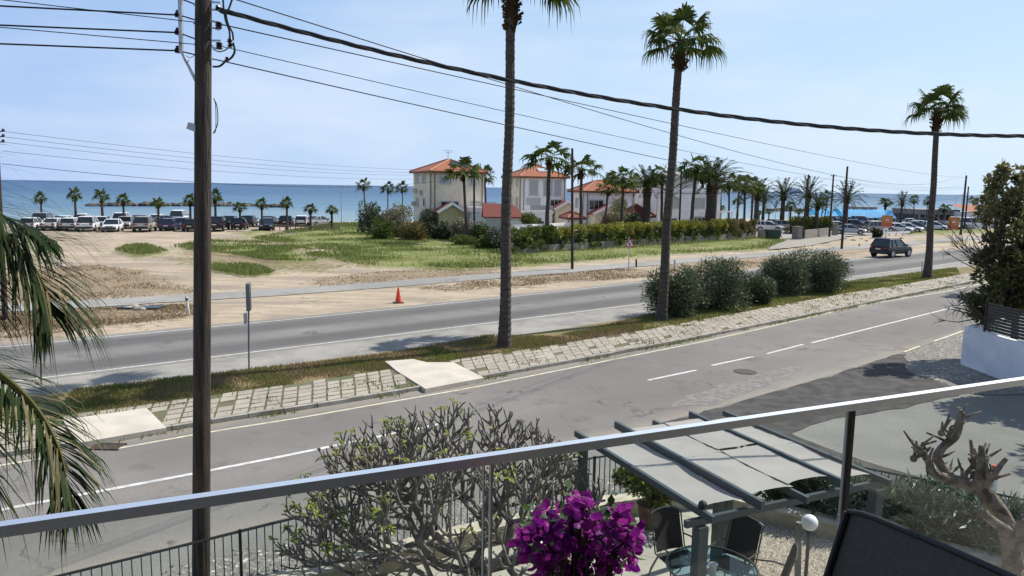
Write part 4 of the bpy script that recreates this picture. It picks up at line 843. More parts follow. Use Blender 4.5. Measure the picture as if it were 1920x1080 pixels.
slab_wall([(700, 415), (790, 425)], [88, 86], 1.5, m_wallc, 'plain garden wall behind the round grey-green bush')
slab_wall([(924, 440), (958, 452)], [71, 70], 1.7, m_teal, 'pale teal boarded fence panel left of the tall palm trunk')
slab_wall([(955, 440), (1070, 430)], [78, 86], 2.1, m_whitep, 'white garden wall behind the left part of the long hedge')
# ================================================================ VILLAS
m_tile = mat('terracotta_tiles', (.36, .115, .05), .85, .4, 5, (.23, .075, .035), bump=.6, bscale=3, stretch=(1, 1, 6)); m_tileD = mat('dark_red_tiles', (.22, .05, .03), .85, .4, 5, (.15, .04, .03))
m_ridge = mat('ridge_tiles', (.48, .23, .13), .85, .3, 5); m_glassd = mat('dark_window_glass', (.02, .025, .03), .12, spec=.8, var=.2); m_frame = mat('window_trim', (.58, .56, .5), .7, .1, 5); m_shut = mat('shutter_grey', (.42, .44, .45), .6, .15, 20); m_pipe = mat('drain_pipe', (.09, .07, .05), .6); m_solar = mat('solar_panel', (.02, .03, .05), .2, spec=.8, var=.2); m_yel = mat('ochre_plaster', (.50, .42, .22), .85, .15, 3); m_blind = mat('pale_blind', (.50, .52, .46), .7, .15, 20, stretch=(6, 6, .2))
def villa(lab, cx, Yc, th, wr, wl_, eave, ridge, mt_r, mt_l, roof=m_tile, base=0., over=.45, name='villa'):
    """corner nearest the camera at picture column cx, plan distance Yc; right wall runs at angle th, left wall at th+90"""
    c = pz(cx, 400, Yc); c[2] = 0; root = thing(name, c, lab, 'house'); u = np.array([math.cos(th), math.sin(th), 0]); v = np.array([-u[1], u[0], 0])
    root['_u'] = 0; del root['_u']
    W = lambda a, b, z: c+u*a+v*b+UP*z
    for nm, pts, mt in (('wall', [W(0, 0, 0), W(wr, 0, 0), W(wr, 0, eave), W(0, 0, eave)], mt_r), ('wall', [W(0, .005, 0), W(0, wl_, 0), W(0, wl_, eave), W(0, .005, eave)], mt_l)):
        d = v*.2 if mt is mt_r and nm == 'wall' and np.allclose(pts[1], W(wr, 0, 0)) else u*.2
        m = MB(); V = pts+[p+d for p in pts]; m.add(V, [(0, 1, 2, 3), (7, 6, 5, 4), (0, 4, 5, 1), (1, 5, 6, 2), (2, 6, 7, 3), (3, 7, 4, 0)]); m.build('wall', mt, root, world=True)
    m = MB(); V = [W(wr-.2, .2, 0), W(wr, .2, 0), W(wr, wl_, 0), W(wr-.2, wl_, 0)]; V += [p+UP*eave for p in V]; m.add(V, [(0, 1, 2, 3), (4, 5, 6, 7), (0, 1, 5, 4), (1, 2, 6, 5), (2, 3, 7, 6), (3, 0, 4, 7)])
    V = [W(.2, wl_-.2, 0), W(wr-.2, wl_-.2, 0), W(wr-.2, wl_, 0), W(.2, wl_, 0)]; V += [p+UP*eave for p in V]; m.add(V, [(0, 1, 2, 3), (4, 5, 6, 7), (0, 1, 5, 4), (1, 2, 6, 5), (2, 3, 7, 6), (3, 0, 4, 7)]); m.build('rear_wall', mt_r, root, world=True)
    if ridge:
        e = over; A, B, C, D = W(-e, -e, eave), W(wr+e, -e, eave), W(wr+e, wl_+e, eave), W(-e, wl_+e, eave)
        if wr >= wl_: R1, R2 = W(wl_/2, wl_/2, ridge), W(wr-wl_/2, wl_/2, ridge); Fs = [(0, 1, 5, 4), (1, 2, 5), (2, 3, 4, 5), (3, 0, 4)]
        else: R1, R2 = W(wr/2, wr/2, ridge), W(wr/2, wl_-wr/2, ridge); Fs = [(0, 1, 4), (1, 2, 5, 4), (2, 3, 5), (3, 0, 4, 5)]
        V = [A, B, C, D, R1, R2]; m = MB(); m.add(V, Fs); Vb = [p-UP*.16 for p in V[:4]]; m.add(V[:4]+Vb, [(4, 5, 1, 0), (5, 6, 2, 1), (6, 7, 3, 2), (7, 4, 0, 3), (7, 6, 5, 4)])
        rf = m.build('roof', roof, root, world=True)
        m = MB()
        for p, q in ((A, R1), (B, R1 if wr < wl_ else R2), (R1, R2), (D, R2 if wr < wl_ else R1)): m.tube([p+UP*.03, q+UP*.05], .11, 6)
        m.build('ridge_cap', m_ridge, rf, world=True)
        m = MB(); m.bar(A-UP*.2, B-UP*.2, .14, .12); m.bar(A-UP*.2, D-UP*.2, .14, .12)
        for p in (W(.35, -.12, 0), W(wr-.3, -.12, 0), W(-.12, .35, 0)): m.tube([p, p+UP*(eave-.3)], .06, 6)
        m.build('gutter', m_pipe, root, world=True)
    def win(face, a, z, w, h, kind='glass', nm='window'):
        d, nrm = (u, -v) if face == 'r' else (v, -u); o = W(a, 0, z) if face == 'r' else W(0, a, z); dx = np.array([d, nrm, UP])
        m = MB(); t_ = .16
        for cc_, sz in (((-w/2-t_/2), (t_, .12, h+2*t_)), ((w/2+t_/2), (t_, .12, h+2*t_))): m.box(o+d*cc_+nrm*.04, sz, ax=dx)
        for zz in (-h/2-t_/2, h/2+t_/2): m.box(o+UP*zz+nrm*.04, (w, .12, t_), ax=dx)
        fr = m.build(nm, m_frame, root, world=True)
        m = MB(); m.box(o+nrm*.02, (w, .05, h), ax=dx); m.build({'glass': 'pane', 'shut': 'shutter', 'blind': 'blind'}[kind], {'glass': m_glassd, 'shut': m_shut, 'blind': m_blind}[kind], fr, world=True)
        if kind == 'glass' and w > .9:
            m = MB()
            for q in np.linspace(-w/2, w/2, int(w/.8)+2)[1:-1]: m.box(o+d*q+nrm*.06, (.06, .05, h), ax=dx)
            m.build('mullion', m_frame, fr, world=True)
    root_win = win; return root, W, u, v, win
def gable_porch(root, W, a, off, w, dep, z0, zr, mt, roof=m_tileD, inner=None):
    """little gabled porch standing before the right wall"""
    P = lambda x, y, z: W(a+x, -off-dep+y, z); m = MB(); V = [P(-w/2, 0, 0), P(w/2, 0, 0), P(w/2, 0, z0), P(0, 0, zr), P(-w/2, 0, z0)]; V2 = [P(-w/2, dep+off-.02, 0), P(w/2, dep+off-.02, 0), P(w/2, dep+off-.02, z0), P(0, dep+off-.02, zr), P(-w/2, dep+off-.02, z0)]
    m.add(V+V2, [(0, 1, 2, 3, 4), (1, 6, 7, 2), (5, 0, 4, 9), (9, 8, 7, 6, 5)]); pr = m.build('porch', inner or mt, root, world=True)
    m = MB(); e = .35
    for s in (-1, 1):
        a0, a1 = P(s*(w/2+e), -e, z0-.12), P(0, -e, zr+.1); b0, b1 = P(s*(w/2+e), dep+off-.03, z0-.12), P(0, dep+off-.03, zr+.1); m.add([a0, a1, b1, b0, a0+UP*.14, a1+UP*.14, b1+UP*.14, b0+UP*.14], [(0, 1, 2, 3), (7, 6, 5, 4), (0, 4, 5, 1), (3, 2, 6, 7), (0, 3, 7, 4)])
    m.build('porch_roof', roof, pr, world=True)
    m = MB()
    for s in (-1, 1): m.bar(P(s*(w/2+e), -e-.06, z0-.08), P(0, -e-.06, zr+.14), .12, .3); m.bar(P(s*(w/2-.12), -.08, 0), P(s*(w/2-.12), -.08, z0), .22, .22)
    m.build('porch_trim', mt, pr, world=True)
def on_roof(root, p, ax, size, name, mt): m = MB(); m.box(p, size, ax=ax); m.build(name, mt, root, world=True)
# first villa: cream, three storeys
V1, W1, u1, v1, win1 = villa('cream three-storey villa with a red hipped roof, nearest the meadow', 810, 96, R(24), 7.2, 8.4, 8.0, 9.6, m_cream, m_cream)
win1('r', 1.75, 6.9, 1.5, .9, 'shut'); win1('r', 2.4, 3.55, 2.3, 1.0); win1('r', 5.6, 6.6, .7, .8, 'shut'); win1('r', 5.6, 3.0, 1.0, 2.0, 'blind'); win1('r', 6.5, 3.0, .8, 1.9, 'blind')
win1('l', 6.6, 7.0, 1.0, 1.0, 'shut'); win1('l', 3.4, 7.0, 1.0, 1.0, 'shut'); win1('l', 3.3, 3.9, .6, .9); win1('l', 6.4, 3.8, .8, 1.1, 'shut')
for a, z in ((7.2, 5.4), (4.6, 5.2), (7.8, 3.6)): m = MB(); m.box(W1(-.25, a, z), (.4, .9, .6), rz=R(24)); m.build('air_conditioner', m_frame, V1, world=True)
gable_porch(V1, W1, 2.0, .3, 3.3, 1.6, 2.8, 3.75, m_whitep, inner=m_yel)
m = MB(); m.box(W1(6.3, -1.2, 3.1), (3.6, 2.4, .7), rz=R(24)); m.box(W1(6.3, -1.2, 1.35), (3.3, 2.1, 2.75), rz=R(24)); m.build('balcony', m_whitep, V1, world=True)
m = MB()
for i in range(22): m.tube([W1(4.5+i*.165, -2.3, 3.4), W1(4.5+i*.165, -2.3, 4.1)], .02, 4)
m.tube([W1(4.5, -2.3, 4.1), W1(8.1, -2.3, 4.1)], .035, 5); m.build('railing', m_pipe, V1, world=True)
sl = np.array([u1, v1*.82+UP*.57, np.cross(u1, v1*.82+UP*.57)]); on_roof(V1, W1(4.2, 1.6, 8.95), sl, (2.3, 1.2, .12), 'solar_panel', m_solar)
m = MB(); tp = W1(3.6, 4.2, 9.6); m.tube([tp, tp+UP*1.3], .03, 4); m.tube([tp+UP*1.2-u1*.7, tp+UP*1.2+u1*.7], .02, 4); m.tube([tp+UP*.95-u1*.4, tp+UP*.95+u1*.5], .02, 4); m.build('aerial', m_pipe, V1, world=True)
# red-roofed garage between villas
Vg, Wg, ug, vg, wing = villa('low garage with a red tiled hipped roof between the first two villas', 908, 92, R(5), 5.0, 4.0, 2.4, None, m_whitep, m_whitep, m_tileD, name='garage')
wing('r', 1.6, 1.2, 2.6, 1.5, 'blind')
m = MB(); V = [Wg(-.15, -.4, 2.4), Wg(5.3, -.4, 2.4), Wg(5.3, 4.3, 2.4), Wg(-.15, 4.3, 2.4), Wg(-.15, 2, 4.0), Wg(3.6, 2, 4.0)]; m.add(V, [(0, 1, 5, 4), (1, 2, 5), (2, 3, 4, 5), (3, 0, 4)]); m.add([p-UP*.14 for p in V[:4]]+V[:4], [(0, 1, 5, 4), (1, 2, 6, 5), (2, 3, 7, 6), (3, 0, 4, 7), (3, 2, 1, 0)]); m.build('roof', m_tileD, Vg, world=True)
# second villa
V2, W2, u2, v2, win2 = villa('second villa with a white front, cream side and red roof, behind the garage', 977, 112, R(18), 7.2, 8.6, 7.75, 9.5, m_whitep, m_cream)
for a in (1.9, 4.2): win2('r', a, 6.0, 1.2, 2.1, 'shut')
win2('r', 5.8, 6.0, .9, 2.1, 'shut'); win2('r', 1.9, 3.2, 2.0, 2.4, 'blind'); win2('r', 5.6, 3.7, 1.8, 1.0); win2('r', 1.8, .9, 1.9, 1.2, 'blind')
for a in (7.6, 4.9, 2.0): win2('l', a, 6.7, .9, 1.0, 'shut'); win2('l', a, 3.6, .9, 1.8, 'shut')
m = MB(); m.box(W2(2.2, -1.0, 2.45), (4.6, 1.9, .5), rz=R(18)); m.box(W2(2.2, -1.0, 1.1), (4.3, 1.7, 2.15), rz=R(18)); m.box(W2(.3, -1.9, 3.1), (.9, .15, .8), rz=R(18)); m.build('balcony', m_whitep, V2, world=True)
m = MB(); m.box(W2(2.7, -1.9, 3.1), (3.4, .05, .7), rz=R(18)); m.build('balcony_glass', m_shut, V2, world=True)
gable_porch(V2, W2, 6.6, .3, 3.6, 1.8, 2.9, 3.9, m_whitep, inner=m_cream)
sl = np.array([u2, v2*.85+UP*.5, np.cross(u2, v2*.85+UP*.5)]); on_roof(V2, W2(4.2, 1.6, 8.75), sl, (2.2, 1.0, .12), 'solar_panel', m_shut)
m = MB(); m.tube([W2(3.2, 4.3, 9.5), W2(4.6, 4.3, 9.5)], .42, 10); m.box(W2(3.0, 3.6, 9.3), (1.4, .1, .7), rz=R(18)); m.build('water_tank', m_galv, V2, world=True)
# third villa (lower) with dish
V3, W3, u3, v3, win3 = villa('third villa, lower and white, with a red roof and a gabled porch', 1096, 104, R(16), 7.6, 5.4, 5.75, 7.2, m_whitep, m_whitep)
win3('r', 1.7, 3.8, 2.0, 1.2); win3('r', 5.4, 3.8, 1.6, 1.4, 'shut'); win3('l', 3.0, 4.0, .8, 1.2, 'shut')
gable_porch(V3, W3, 3.0, .3, 4.6, 1.8, 2.6, 3.7, m_whitep, inner=m_cream); 
m = MB(); m.box(W3(7.2, -1.0, 1.6), (3.0, 2.0, 3.2), rz=R(16)); m.build('side_wing', m_whitep, V3, world=True)
dsh = thing('satellite_dish', W3(2.2, 3.0, 6.4), 'large round grey satellite dish on the roof of the third villa', 'satellite dish'); m = MB()
dc = np.array([0, 0, 1.9]); an = np.array([.35, -.75, .45]); an /= np.linalg.norm(an); e1 = np.cross(an, UP); e1 /= np.linalg.norm(e1); e2 = np.cross(e1, an); V = [dc-an*.3]
for rr, dd in ((.3, -.2), (.5, -.1), (.66, .03)): V += [dc+an*dd+rr*(e1*math.cos(a)+e2*math.sin(a)) for a in np.linspace(0, 2*math.pi, 20, endpoint=False)]
m.add(V, [(0, 1+i, 1+(i+1) % 20) for i in range(20)]+[(1+20*k+i, 1+20*(k+1)+i, 1+20*(k+1)+(i+1) % 20, 1+20*k+(i+1) % 20) for k in (0, 1) for i in range(20)]); m.build('dish', mat('dish_mesh', (.30, .31, .31), .6, .2, 6), dsh)
m = MB(); m.tube([(0, 0, -.6), (0, 0, 1.7)], .05, 6); m.tube([dc+e2*-.6, dc+an*.7], .025, 4); m.ball(dc+an*.7, .08, 6, 4); m.build('mount', m_pipe, dsh)
# small red-roofed annex and rear houses
Va, Wa, ua, va, wina = villa('small annex with a dark red roof between the second and third villas', 1069, 96, R(12), 1.6, 3.4, 2.3, 3.0, m_whitep, m_whitep, m_tileD, name='annex')
Vb, Wb, ub, vb, winb = villa('wide white flat-roofed house behind the thick palms', 1178, 112, R(22), 9.5, 5.0, 6.2, None, m_whitep, m_whitep)
winb('r', 7.0, 4.6, 2.2, 1.2)
Vc, Wc, uc, vc, winc = villa('tall white house with teal windows behind the tallest group of palms', 1232, 104, R(20), 10.4, 7.0, 6.3, None, m_whitep, m_whitep)
m = MB(); V = [Wc(2.8, 0, 6.3), Wc(6.4, 0, 6.3), Wc(6.4, 0, 7.8), Wc(4.6, 0, 8.6), Wc(2.8, 0, 7.8)]; V2 = [p+vc*5 for p in V]; m.add(V+V2, [(0, 1, 2, 3, 4), (9, 8, 7, 6, 5), (1, 6, 7, 2), (2, 7, 8, 3), (3, 8, 9, 4), (5, 0, 4, 9)]); m.build('gable', m_frame, Vc, world=True)
for a, z, w, h in ((2.6, 4.2, 1.5, 1.3), (6.8, 4.2, 1.6, 1.3), (2.4, 1.4, 1.5, 1.2), (7.0, 1.2, 1.8, 2.0)): winc('r', a, z, w, h, 'glass' if z < 2 else 'blind')
m = MB(); m.bar(Wc(-.1, -.06, 5.6), Wc(10.5, -.06, 5.6), .08, .12); m.build('blue_trim', m_teal, Vc, world=True)
Ve, We, ue, ve, wine = villa('low house with a dark red roof left of the thick date palm', 1180, 98, R(15), 3.2, 3.0, 2.6, 4.0, m_whitep, m_whitep, m_tileD)
m = MB(); c = pz(1332, 415, 106); c[2] = 0
for dx in (0, 1.5, 3.0): m.box((c[0]+dx, c[1], 1.5), (.14, .14, 3.0))
m.box((c[0]+1.5, c[1], 3.05), (3.4, .2, .14)); m.box((c[0]+1.5, c[1]+2.5, 3.05), (3.4, .2, .14)); m.box((c[0]-.1, c[1]+1.2, 3.05), (.14, 2.4, .12)); m.box((c[0]+3.1, c[1]+1.2, 3.05), (.14, 2.4, .12)); m.box((c[0], c[1]+2.5, 1.5), (.14, .14, 3.0)); m.box((c[0]+3, c[1]+2.5, 1.5), (.14, .14, 3.0)); tag(m.build('pergola', m_whitep), 'white open timber frame above the reddish end of the long hedge', 'pergola')
# seafront buildings at the right
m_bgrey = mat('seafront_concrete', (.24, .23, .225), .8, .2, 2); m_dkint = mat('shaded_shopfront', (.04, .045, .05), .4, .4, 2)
def block(px0, px1, yt, D, dep, mt, lab, name, th=R(8), posts=0, z0=0.):
    a, b = pz(px0, 400, D), pz(px1, 400, D); a[2] = b[2] = 0; zt = pz((px0+px1)/2, yt, D)[2]; L = np.linalg.norm(b-a); root = thing(name, (a+b)/2, lab, 'building'); root.rotation_euler[2] = 0
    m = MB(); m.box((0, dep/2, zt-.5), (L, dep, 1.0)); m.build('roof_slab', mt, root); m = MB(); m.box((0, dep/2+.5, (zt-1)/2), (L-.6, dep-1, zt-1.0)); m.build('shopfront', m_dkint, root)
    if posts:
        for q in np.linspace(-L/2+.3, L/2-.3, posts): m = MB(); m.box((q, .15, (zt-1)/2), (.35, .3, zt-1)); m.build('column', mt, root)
    return root
block(1722, 1800, 393, 142, 10, m_bgrey, 'long low grey beach building with columns behind the parked cars', 'beach_building', posts=7)
block(1608, 1644, 388, 158, 5, m_bgrey, 'small flat grey kiosk behind the blue canopy', 'kiosk', posts=3)
block(1812, 1850, 398, 138, 9, m_whitep, 'white-fronted shop under a tiled roof at the far right behind the van', 'shop', posts=3)
cpt = pz(1850, 392, 138); m = MB(); m.add([cpt+np.array(q) for q in ((-4, -1.5, -.5), (6, -1.5, -.5), (6, 5, .7), (-4, 5, .7), (-4, 5, .4), (6, 5, .4))], [(0, 1, 2, 3), (3, 2, 5, 4)]); tag(m.build('tiled_roof', m_tile), 'strip of orange tiled roof above the far right shop', 'roof')
# blue canopies
m_blue = mat('blue_canvas', (.02, .30, .62), .7, .25, .5, (.08, .42, .72), transl=.3)
def canopy(px0, px1, yt, yb, D, lab, n=14, dep=5.0):
    a, b = pz(px0, yb, D), pz(px1, yb, D); zt, zb = pz((px0+px1)/2, yt, D)[2], pz((px0+px1)/2, yb, D)[2]; root = thing('blue_canopy', ((a[0]+b[0])/2, D, 0), lab, 'canopy'); m = MB(); V = []; L = b[0]-a[0]
    for i in range(n+1):
        x = a[0]+L*i/n; sg = .18*abs(math.sin(i*math.pi/2)) if n > 6 else 0; V += [(x+dx_, D+y, z-sg*.6) for y, z, dx_ in ((0, zb, 0), (dep*.25, zb+(zt-zb)*.6, 0), (dep*.5, zt, 0), (dep*.75, zb+(zt-zb)*.6, 0), (dep, zb, 0))]
    m.add(V, [(i*5+j, (i+1)*5+j, (i+1)*5+j+1, i*5+j+1) for i in range(n) for j in range(4)]); m.build('canvas', m_blue, root, world=True, smooth=True)
    for i in range(0, n+1, 2):
        for y in (.2, dep-.2): m = MB(); m.tube([(a[0]+L*i/n, D+y, 0), (a[0]+L*i/n, D+y, zb+.1)], .06, 6); m.build('post', m_galv, root, world=True)
canopy(1582, 1680, 393, 407, 132, 'long bright blue canvas canopy behind the seafront car park', 14); canopy(1535, 1572, 392, 405, 128, 'short bright blue canopy left of the tall pole', 4)
m = MB(); c = pz(1640, 418, 142); 
for i in range(26): m.box((c[0]-7+i*.55+rng.normal(0, .1), c[1]+rng.normal(0, .6), .75), (.28, .35, 1.5+rng.normal(0, .15)))
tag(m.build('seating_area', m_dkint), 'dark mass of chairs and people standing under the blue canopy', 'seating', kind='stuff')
# breakwater, ship, lamp posts, railing
def rocks(px0, px1, py, lab, n, sc=1.0):
    m = MB(); a, b = at(px0, py, -1), at(px1, py, -1); base = (a+b)/2; root = None
    for i in range(n):
        f = rng.random(); p = a*(1-f)+b*f+np.array([rng.normal(0, .3), rng.normal(0, 1.6), rng.uniform(-.1, .55)*(1-abs(2*f-1)**6)]); r = rng.uniform(.5, 1.25)*sc; s0 = len(m.v); m.ball(p, r, 7, 5, sc=(rng.uniform(.8, 1.5), 1, rng.uniform(.5, .8)))
        for k in range(s0, len(m.v)): q = m.v[k]; nn = mnoise.noise((q[0]*1.3, q[1]*1.3, q[2]*1.3))*.35; m.v[k] = (q[0]+nn, q[1]+nn*.5, q[2]+nn*.6)
    return tag(m.build('breakwater', mat('breakwater_rock', (.12, .105, .085), .9, .6, 1.2, (.05, .045, .04))), lab, 'breakwater')
rocks(165, 478, 386.5, 'long line of dark breakwater rocks in the sea at the left', 300); rocks(494, 534, 388.5, 'short breakwater of dark rocks just right of the long one', 45); rocks(1440, 1530, 396, 'low dark breakwater behind the lone date palm', 110)
m_ship = mat('ship_white_hazed', (.72, .74, .78), .6, .1, .1); sp_ = pz(1491, 362, 5200); sh_ = thing('cruise_ship', (sp_[0], sp_[1], -1), 'tiny cruise ship on the horizon, coloured pale for haze', 'ship')  # haze is put into the pale colours of hull and decks
m = MB(); m.add([(-45, -8, 0), (45, -8, 0), (45, 8, 0), (-45, 8, 0), (-58, -8, 14), (60, -8, 14), (60, 8, 14), (-58, 8, 14)], [(0, 1, 5, 4), (1, 2, 6, 5), (2, 3, 7, 6), (3, 0, 4, 7), (4, 5, 6, 7)]); m.build('hull', mat('ship_hull_hazed', (.35, .45, .6), .6), sh_)
m = MB(); m.box((-5, 0, 20), (90, 15, 12)); m.box((-8, 0, 29), (70, 13, 6)); m.box((-30, 0, 35), (12, 8, 8)); m.box((20, 0, 34), (14, 12, 5)); m.build('superstructure', m_ship, sh_)
def lamp_post(x, yt, D, lab, arm=1, r=.06):
    b = pz(x, 400, D); b[2] = 0; zt = pz(x, yt, D)[2]; root = thing('street_lamp', b, lab, 'street lamp', 'thin grey lamp posts on the seafront'); m = MB(); m.tube([(0, 0, 0), (0, 0, zt)], [r, r*.6], 6); m.tube([(0, 0, zt), (.5*arm, 0, zt+.12), (.9*arm, 0, zt+.1)], r*.5, 5); m.build('pole', m_galv, root); m = MB(); m.box((1.05*arm, 0, zt+.08), (.6, .25, .1)); m.build('lamp_head', m_galv, root)
for x, yt, D, lab, ar in [(293, 346, 108, 'thin lamp post over the sea behind the drooping beach palm', -1), (640, 352, 104, 'thin grey lamp post at the right end of the beach railing', 1), (1683, 361, 150, 'lamp post right of the blue canopy', 1), (1454, 371, 130, 'faint lamp post left of the lone date palm', 1), (1478, 374, 130, 'faint lamp post right of the lone date palm', 1), (1609, 368, 150, 'lamp post above the left end of the blue canopy', 1), (1790, 366, 150, 'first of two lamp posts left of the far right pole', 1), (1801, 363, 150, 'second of two lamp posts left of the far right pole', 1)]: lamp_post(x, yt, D, lab, ar)
# one small lamp arm on the bare pole
m = MB(); a = pz(1073, 377, P2.location.y); m.tube([a, a+np.array([-.5, 0, .18]), a+np.array([-.62, 0, .2])], .03, 6); m.box(a+np.array([-.68, 0, .2]), (.3, .14, .08)); m.build('lamp_arm', m_galv, P2, world=True)
m_rw = mat('railing_wood', (.22, .17, .12), .8, .3, 5); A = pz(505, 416, 96); B = pz(636, 417, 92); m = MB(); a, b = A*np.array([1, 1, 0]), B*np.array([1, 1, 0]); n = 14
rl = thing('beach_railing', a, 'low brown railing behind the cars at the beach edge', 'railing'); m.bar(a+UP*.75, b+UP*.75, .08, .16); m.build('rail', m_rw, rl, world=True)
for i in range(n): q = a+(b-a)*i/(n-1); m = MB(); m.box(q+UP*.4, (.1, .1, .8)); m.build('post', m_rw, rl, world=True)
# guard rail and rubble by the car park
A, B = at(1640, 444), at(1705, 441); m = MB(); m.bar(A+UP*.45, B+UP*.45, .1, .3); gr = thing('guard_rail', A, 'low pale guard rail in front of the car park behind the dark car', 'guard rail'); m.build('rail', m_whitep, gr, world=True)
for i in range(6): q = A+(B-A)*i/5; m = MB(); m.box(q+UP*.25, (.12, .12, .5)); m.build('post', m_galv, gr, world=True)
# ================================================================ CARS
m_tyre = mat('tyre_rubber', (.014, .014, .015), .8); m_rim = mat('alloy_rim', (.4, .41, .42), .35, metal=.8, var=.1); m_cglass = mat('car_glass', (.012, .015, .018), .08, spec=.9, var=.1); m_tail = mat('tail_light_red', (.35, .01, .01), .25, var=.1); m_head = mat('headlight_clear', (.7, .72, .74), .15, var=.1); m_plate = mat('number_plate', (.65, .6, .42), .5, var=.05); m_trim = mat('black_plastic', (.02, .02, .022), .6)
def paint(name, c, metal=.0):
    m = mat('paint_'+name, c, .36 if sum(c) < .1 else .28, .06, 2, metal=metal, spec=.25 if sum(c) < .1 else .55); m.node_tree.nodes['Principled BSDF'].inputs['Coat Weight'].default_value = .1 if sum(c) < .1 else .3; return m
PA = {'white': paint('white', (.74, .74, .73)), 'silver': paint('silver', (.42, .43, .44), .4), 'beige': paint('beige', (.36, .32, .26), .3), 'grey': paint('grey', (.13, .135, .14), .4), 'black': paint('black', (.012, .013, .015)), 'blue': paint('blue', (.02, .03, .09), .2), 'navy': paint('navy', (.012, .018, .06)), 'teal': paint('dark_teal', (.02, .045, .05), .3)}
def make_car(kind, detail=True):
    L, W_, Hh, belt, zl = {'suv': (4.6, 1.94, 1.78, 1.1, .32), 'hatch': (4.1, 1.76, 1.5, .95, .24), 'sedan': (4.6, 1.8, 1.45, .93, .24), 'van': (4.9, 1.9, 1.95, 1.15, .26)}[kind]
    root = thing('parked_car', (0, 0, 0), None, 'car'); w = W_/2
    # lower body: stations from tail (-x) to nose (+x)
    bt = {'suv': [(-.5, .62, .82), (-.485, .98, .93), (-.42, 1.06, .98), (0, 1.08, 1), (.18, 1.08, 1), (.27, 1.05, .99), (.42, .98, .95), (.485, .84, .86), (.5, .6, .8)],
          'hatch': [(-.5, .55, .84), (-.48, .88, .94), (-.4, .95, .98), (0, .95, 1), (.2, .94, 1), (.3, .88, .98), (.44, .76, .92), (.49, .64, .84), (.5, .5, .78)],
          'sedan': [(-.5, .6, .84), (-.485, .9, .92), (-.36, .96, .98), (0, .93, 1), (.16, .92, 1), (.26, .87, .98), (.43, .75, .92), (.49, .63, .84), (.5, .5, .78)],
          'van': [(-.5, .7, .9), (-.49, 1.1, .97), (-.4, 1.15, 1), (0, 1.15, 1), (.25, 1.13, 1), (.33, 1.08, .99), (.45, .93, .94), (.49, .75, .86), (.5, .55, .8)]}[kind]
    m = MB(); V = []
    for fx, zt, fw in bt:
        x = fx*L; b = w*fw; lo = zl+(.12 if abs(fx) > .47 else 0)
        V += [(x, -b*.86, lo), (x, -b*.98, lo+.14), (x, -b, (lo+zt)/2+.05), (x, -b*.95, zt-.05), (x, -b*.84, zt), (x, b*.84, zt), (x, b*.95, zt-.05), (x, b, (lo+zt)/2+.05), (x, b*.98, lo+.14), (x, b*.86, lo)]
    n = 10; F = [(i*n+j, i*n+(j+1) % n, (i+1)*n+(j+1) % n, (i+1)*n+j) for i in range(len(bt)-1) for j in range(n)]+[tuple(range(n)), tuple(range((len(bt)-1)*n, len(bt)*n))[::-1]]
    m.add(V, F)
    # roof and pillars
    rf = {'suv': (-.45, -.35, .02, .22), 'hatch': (-.47, -.38, .04, .28), 'sedan': (-.38, -.20, .05, .26), 'van': (-.485, -.45, .14, .34)}[kind]
    x0, x1, x2, x3 = [q*L for q in rf]; wt = w*.74; wb = w*.93
    m.add([(x1-.05, -wt, Hh-.06), (x2+.1, -wt, Hh-.05), (x2+.1, wt, Hh-.05), (x1-.05, wt, Hh-.06), (x1+.1, -wt*.86, Hh), (x2-.1, -wt*.86, Hh), (x2-.1, wt*.86, Hh), (x1+.1, wt*.86, Hh), ], [(0, 1, 5, 4), (1, 2, 6, 5), (2, 3, 7, 6), (3, 0, 4, 7), (4, 5, 6, 7), (3, 2, 1, 0)])
    for s in (-1, 1):
        for (xa, xb) in ((x0, x1), (x3, x2), ((x0+x3)/2-.1, (x1+x2)/2-.05), ((x0*.7+x3*.3)-.25, x1*.75+x2*.25-.1)): m.bar((xa, s*wb*1.0, belt-.04), (xb, s*wt*1.005, Hh-.06), .09, .045, up=(0, 1, 0))
    body = m.build('body', PA['white'], root)
    m = MB(); g = .012; V = [(x0, -wb+g, belt-.06), (x3, -wb+g, belt-.06), (x3, wb-g, belt-.06), (x0, wb-g, belt-.06), (x1, -wt+g, Hh-.07), (x2, -wt+g, Hh-.07), (x2, wt-g, Hh-.07), (x1, wt-g, Hh-.07)]
    m.add(V, [(0, 1, 5, 4), (1, 2, 6, 5), (2, 3, 7, 6), (3, 0, 4, 7)]); m.build('window_glass', m_cglass, root)
    wr = {'suv': .39, 'hatch': .31, 'sedan': .32, 'van': .34}[kind]
    for fx in (-.3, .31):
        for s in (-1, 1):
            y = s*(w-.1); m = MB(); m.tube([(fx*L, y-.115, wr), (fx*L, y+.115, wr)], wr, 20); wh = m.build('wheel', m_tyre, root)
            if detail:
                m = MB(); m.tube([(fx*L, s*(w+.012), wr), (fx*L, s*(w+.022), wr)], wr*.64, 12)
                m.build('rim', m_rim, wh)
            m = MB(); m.tube([(fx*L, s*(w-.02), wr+.02), (fx*L, s*(w+.006), wr+.02)], wr*1.16, 20); m.build('wheel_arch', m_trim, root)
    for s in (-1, 1):
        m = MB(); m.box((-L/2+.03, s*w*.68, belt-.18), (.12, .3, .16)); m.build('tail_light', m_tail, root)
        m = MB(); m.box((L/2-.08, s*w*.66, belt-.3), (.14, .34, .13)); m.build('headlight', m_head, root)
        m = MB(); m.box((x3-.18, s*(w+.08), belt+.06), (.14, .2, .13)); m.build('mirror', m_trim, root)
    m = MB(); m.box((-L/2-.012, 0, belt-.28), (.02, .52, .12)); m.build('number_plate', m_plate, root)
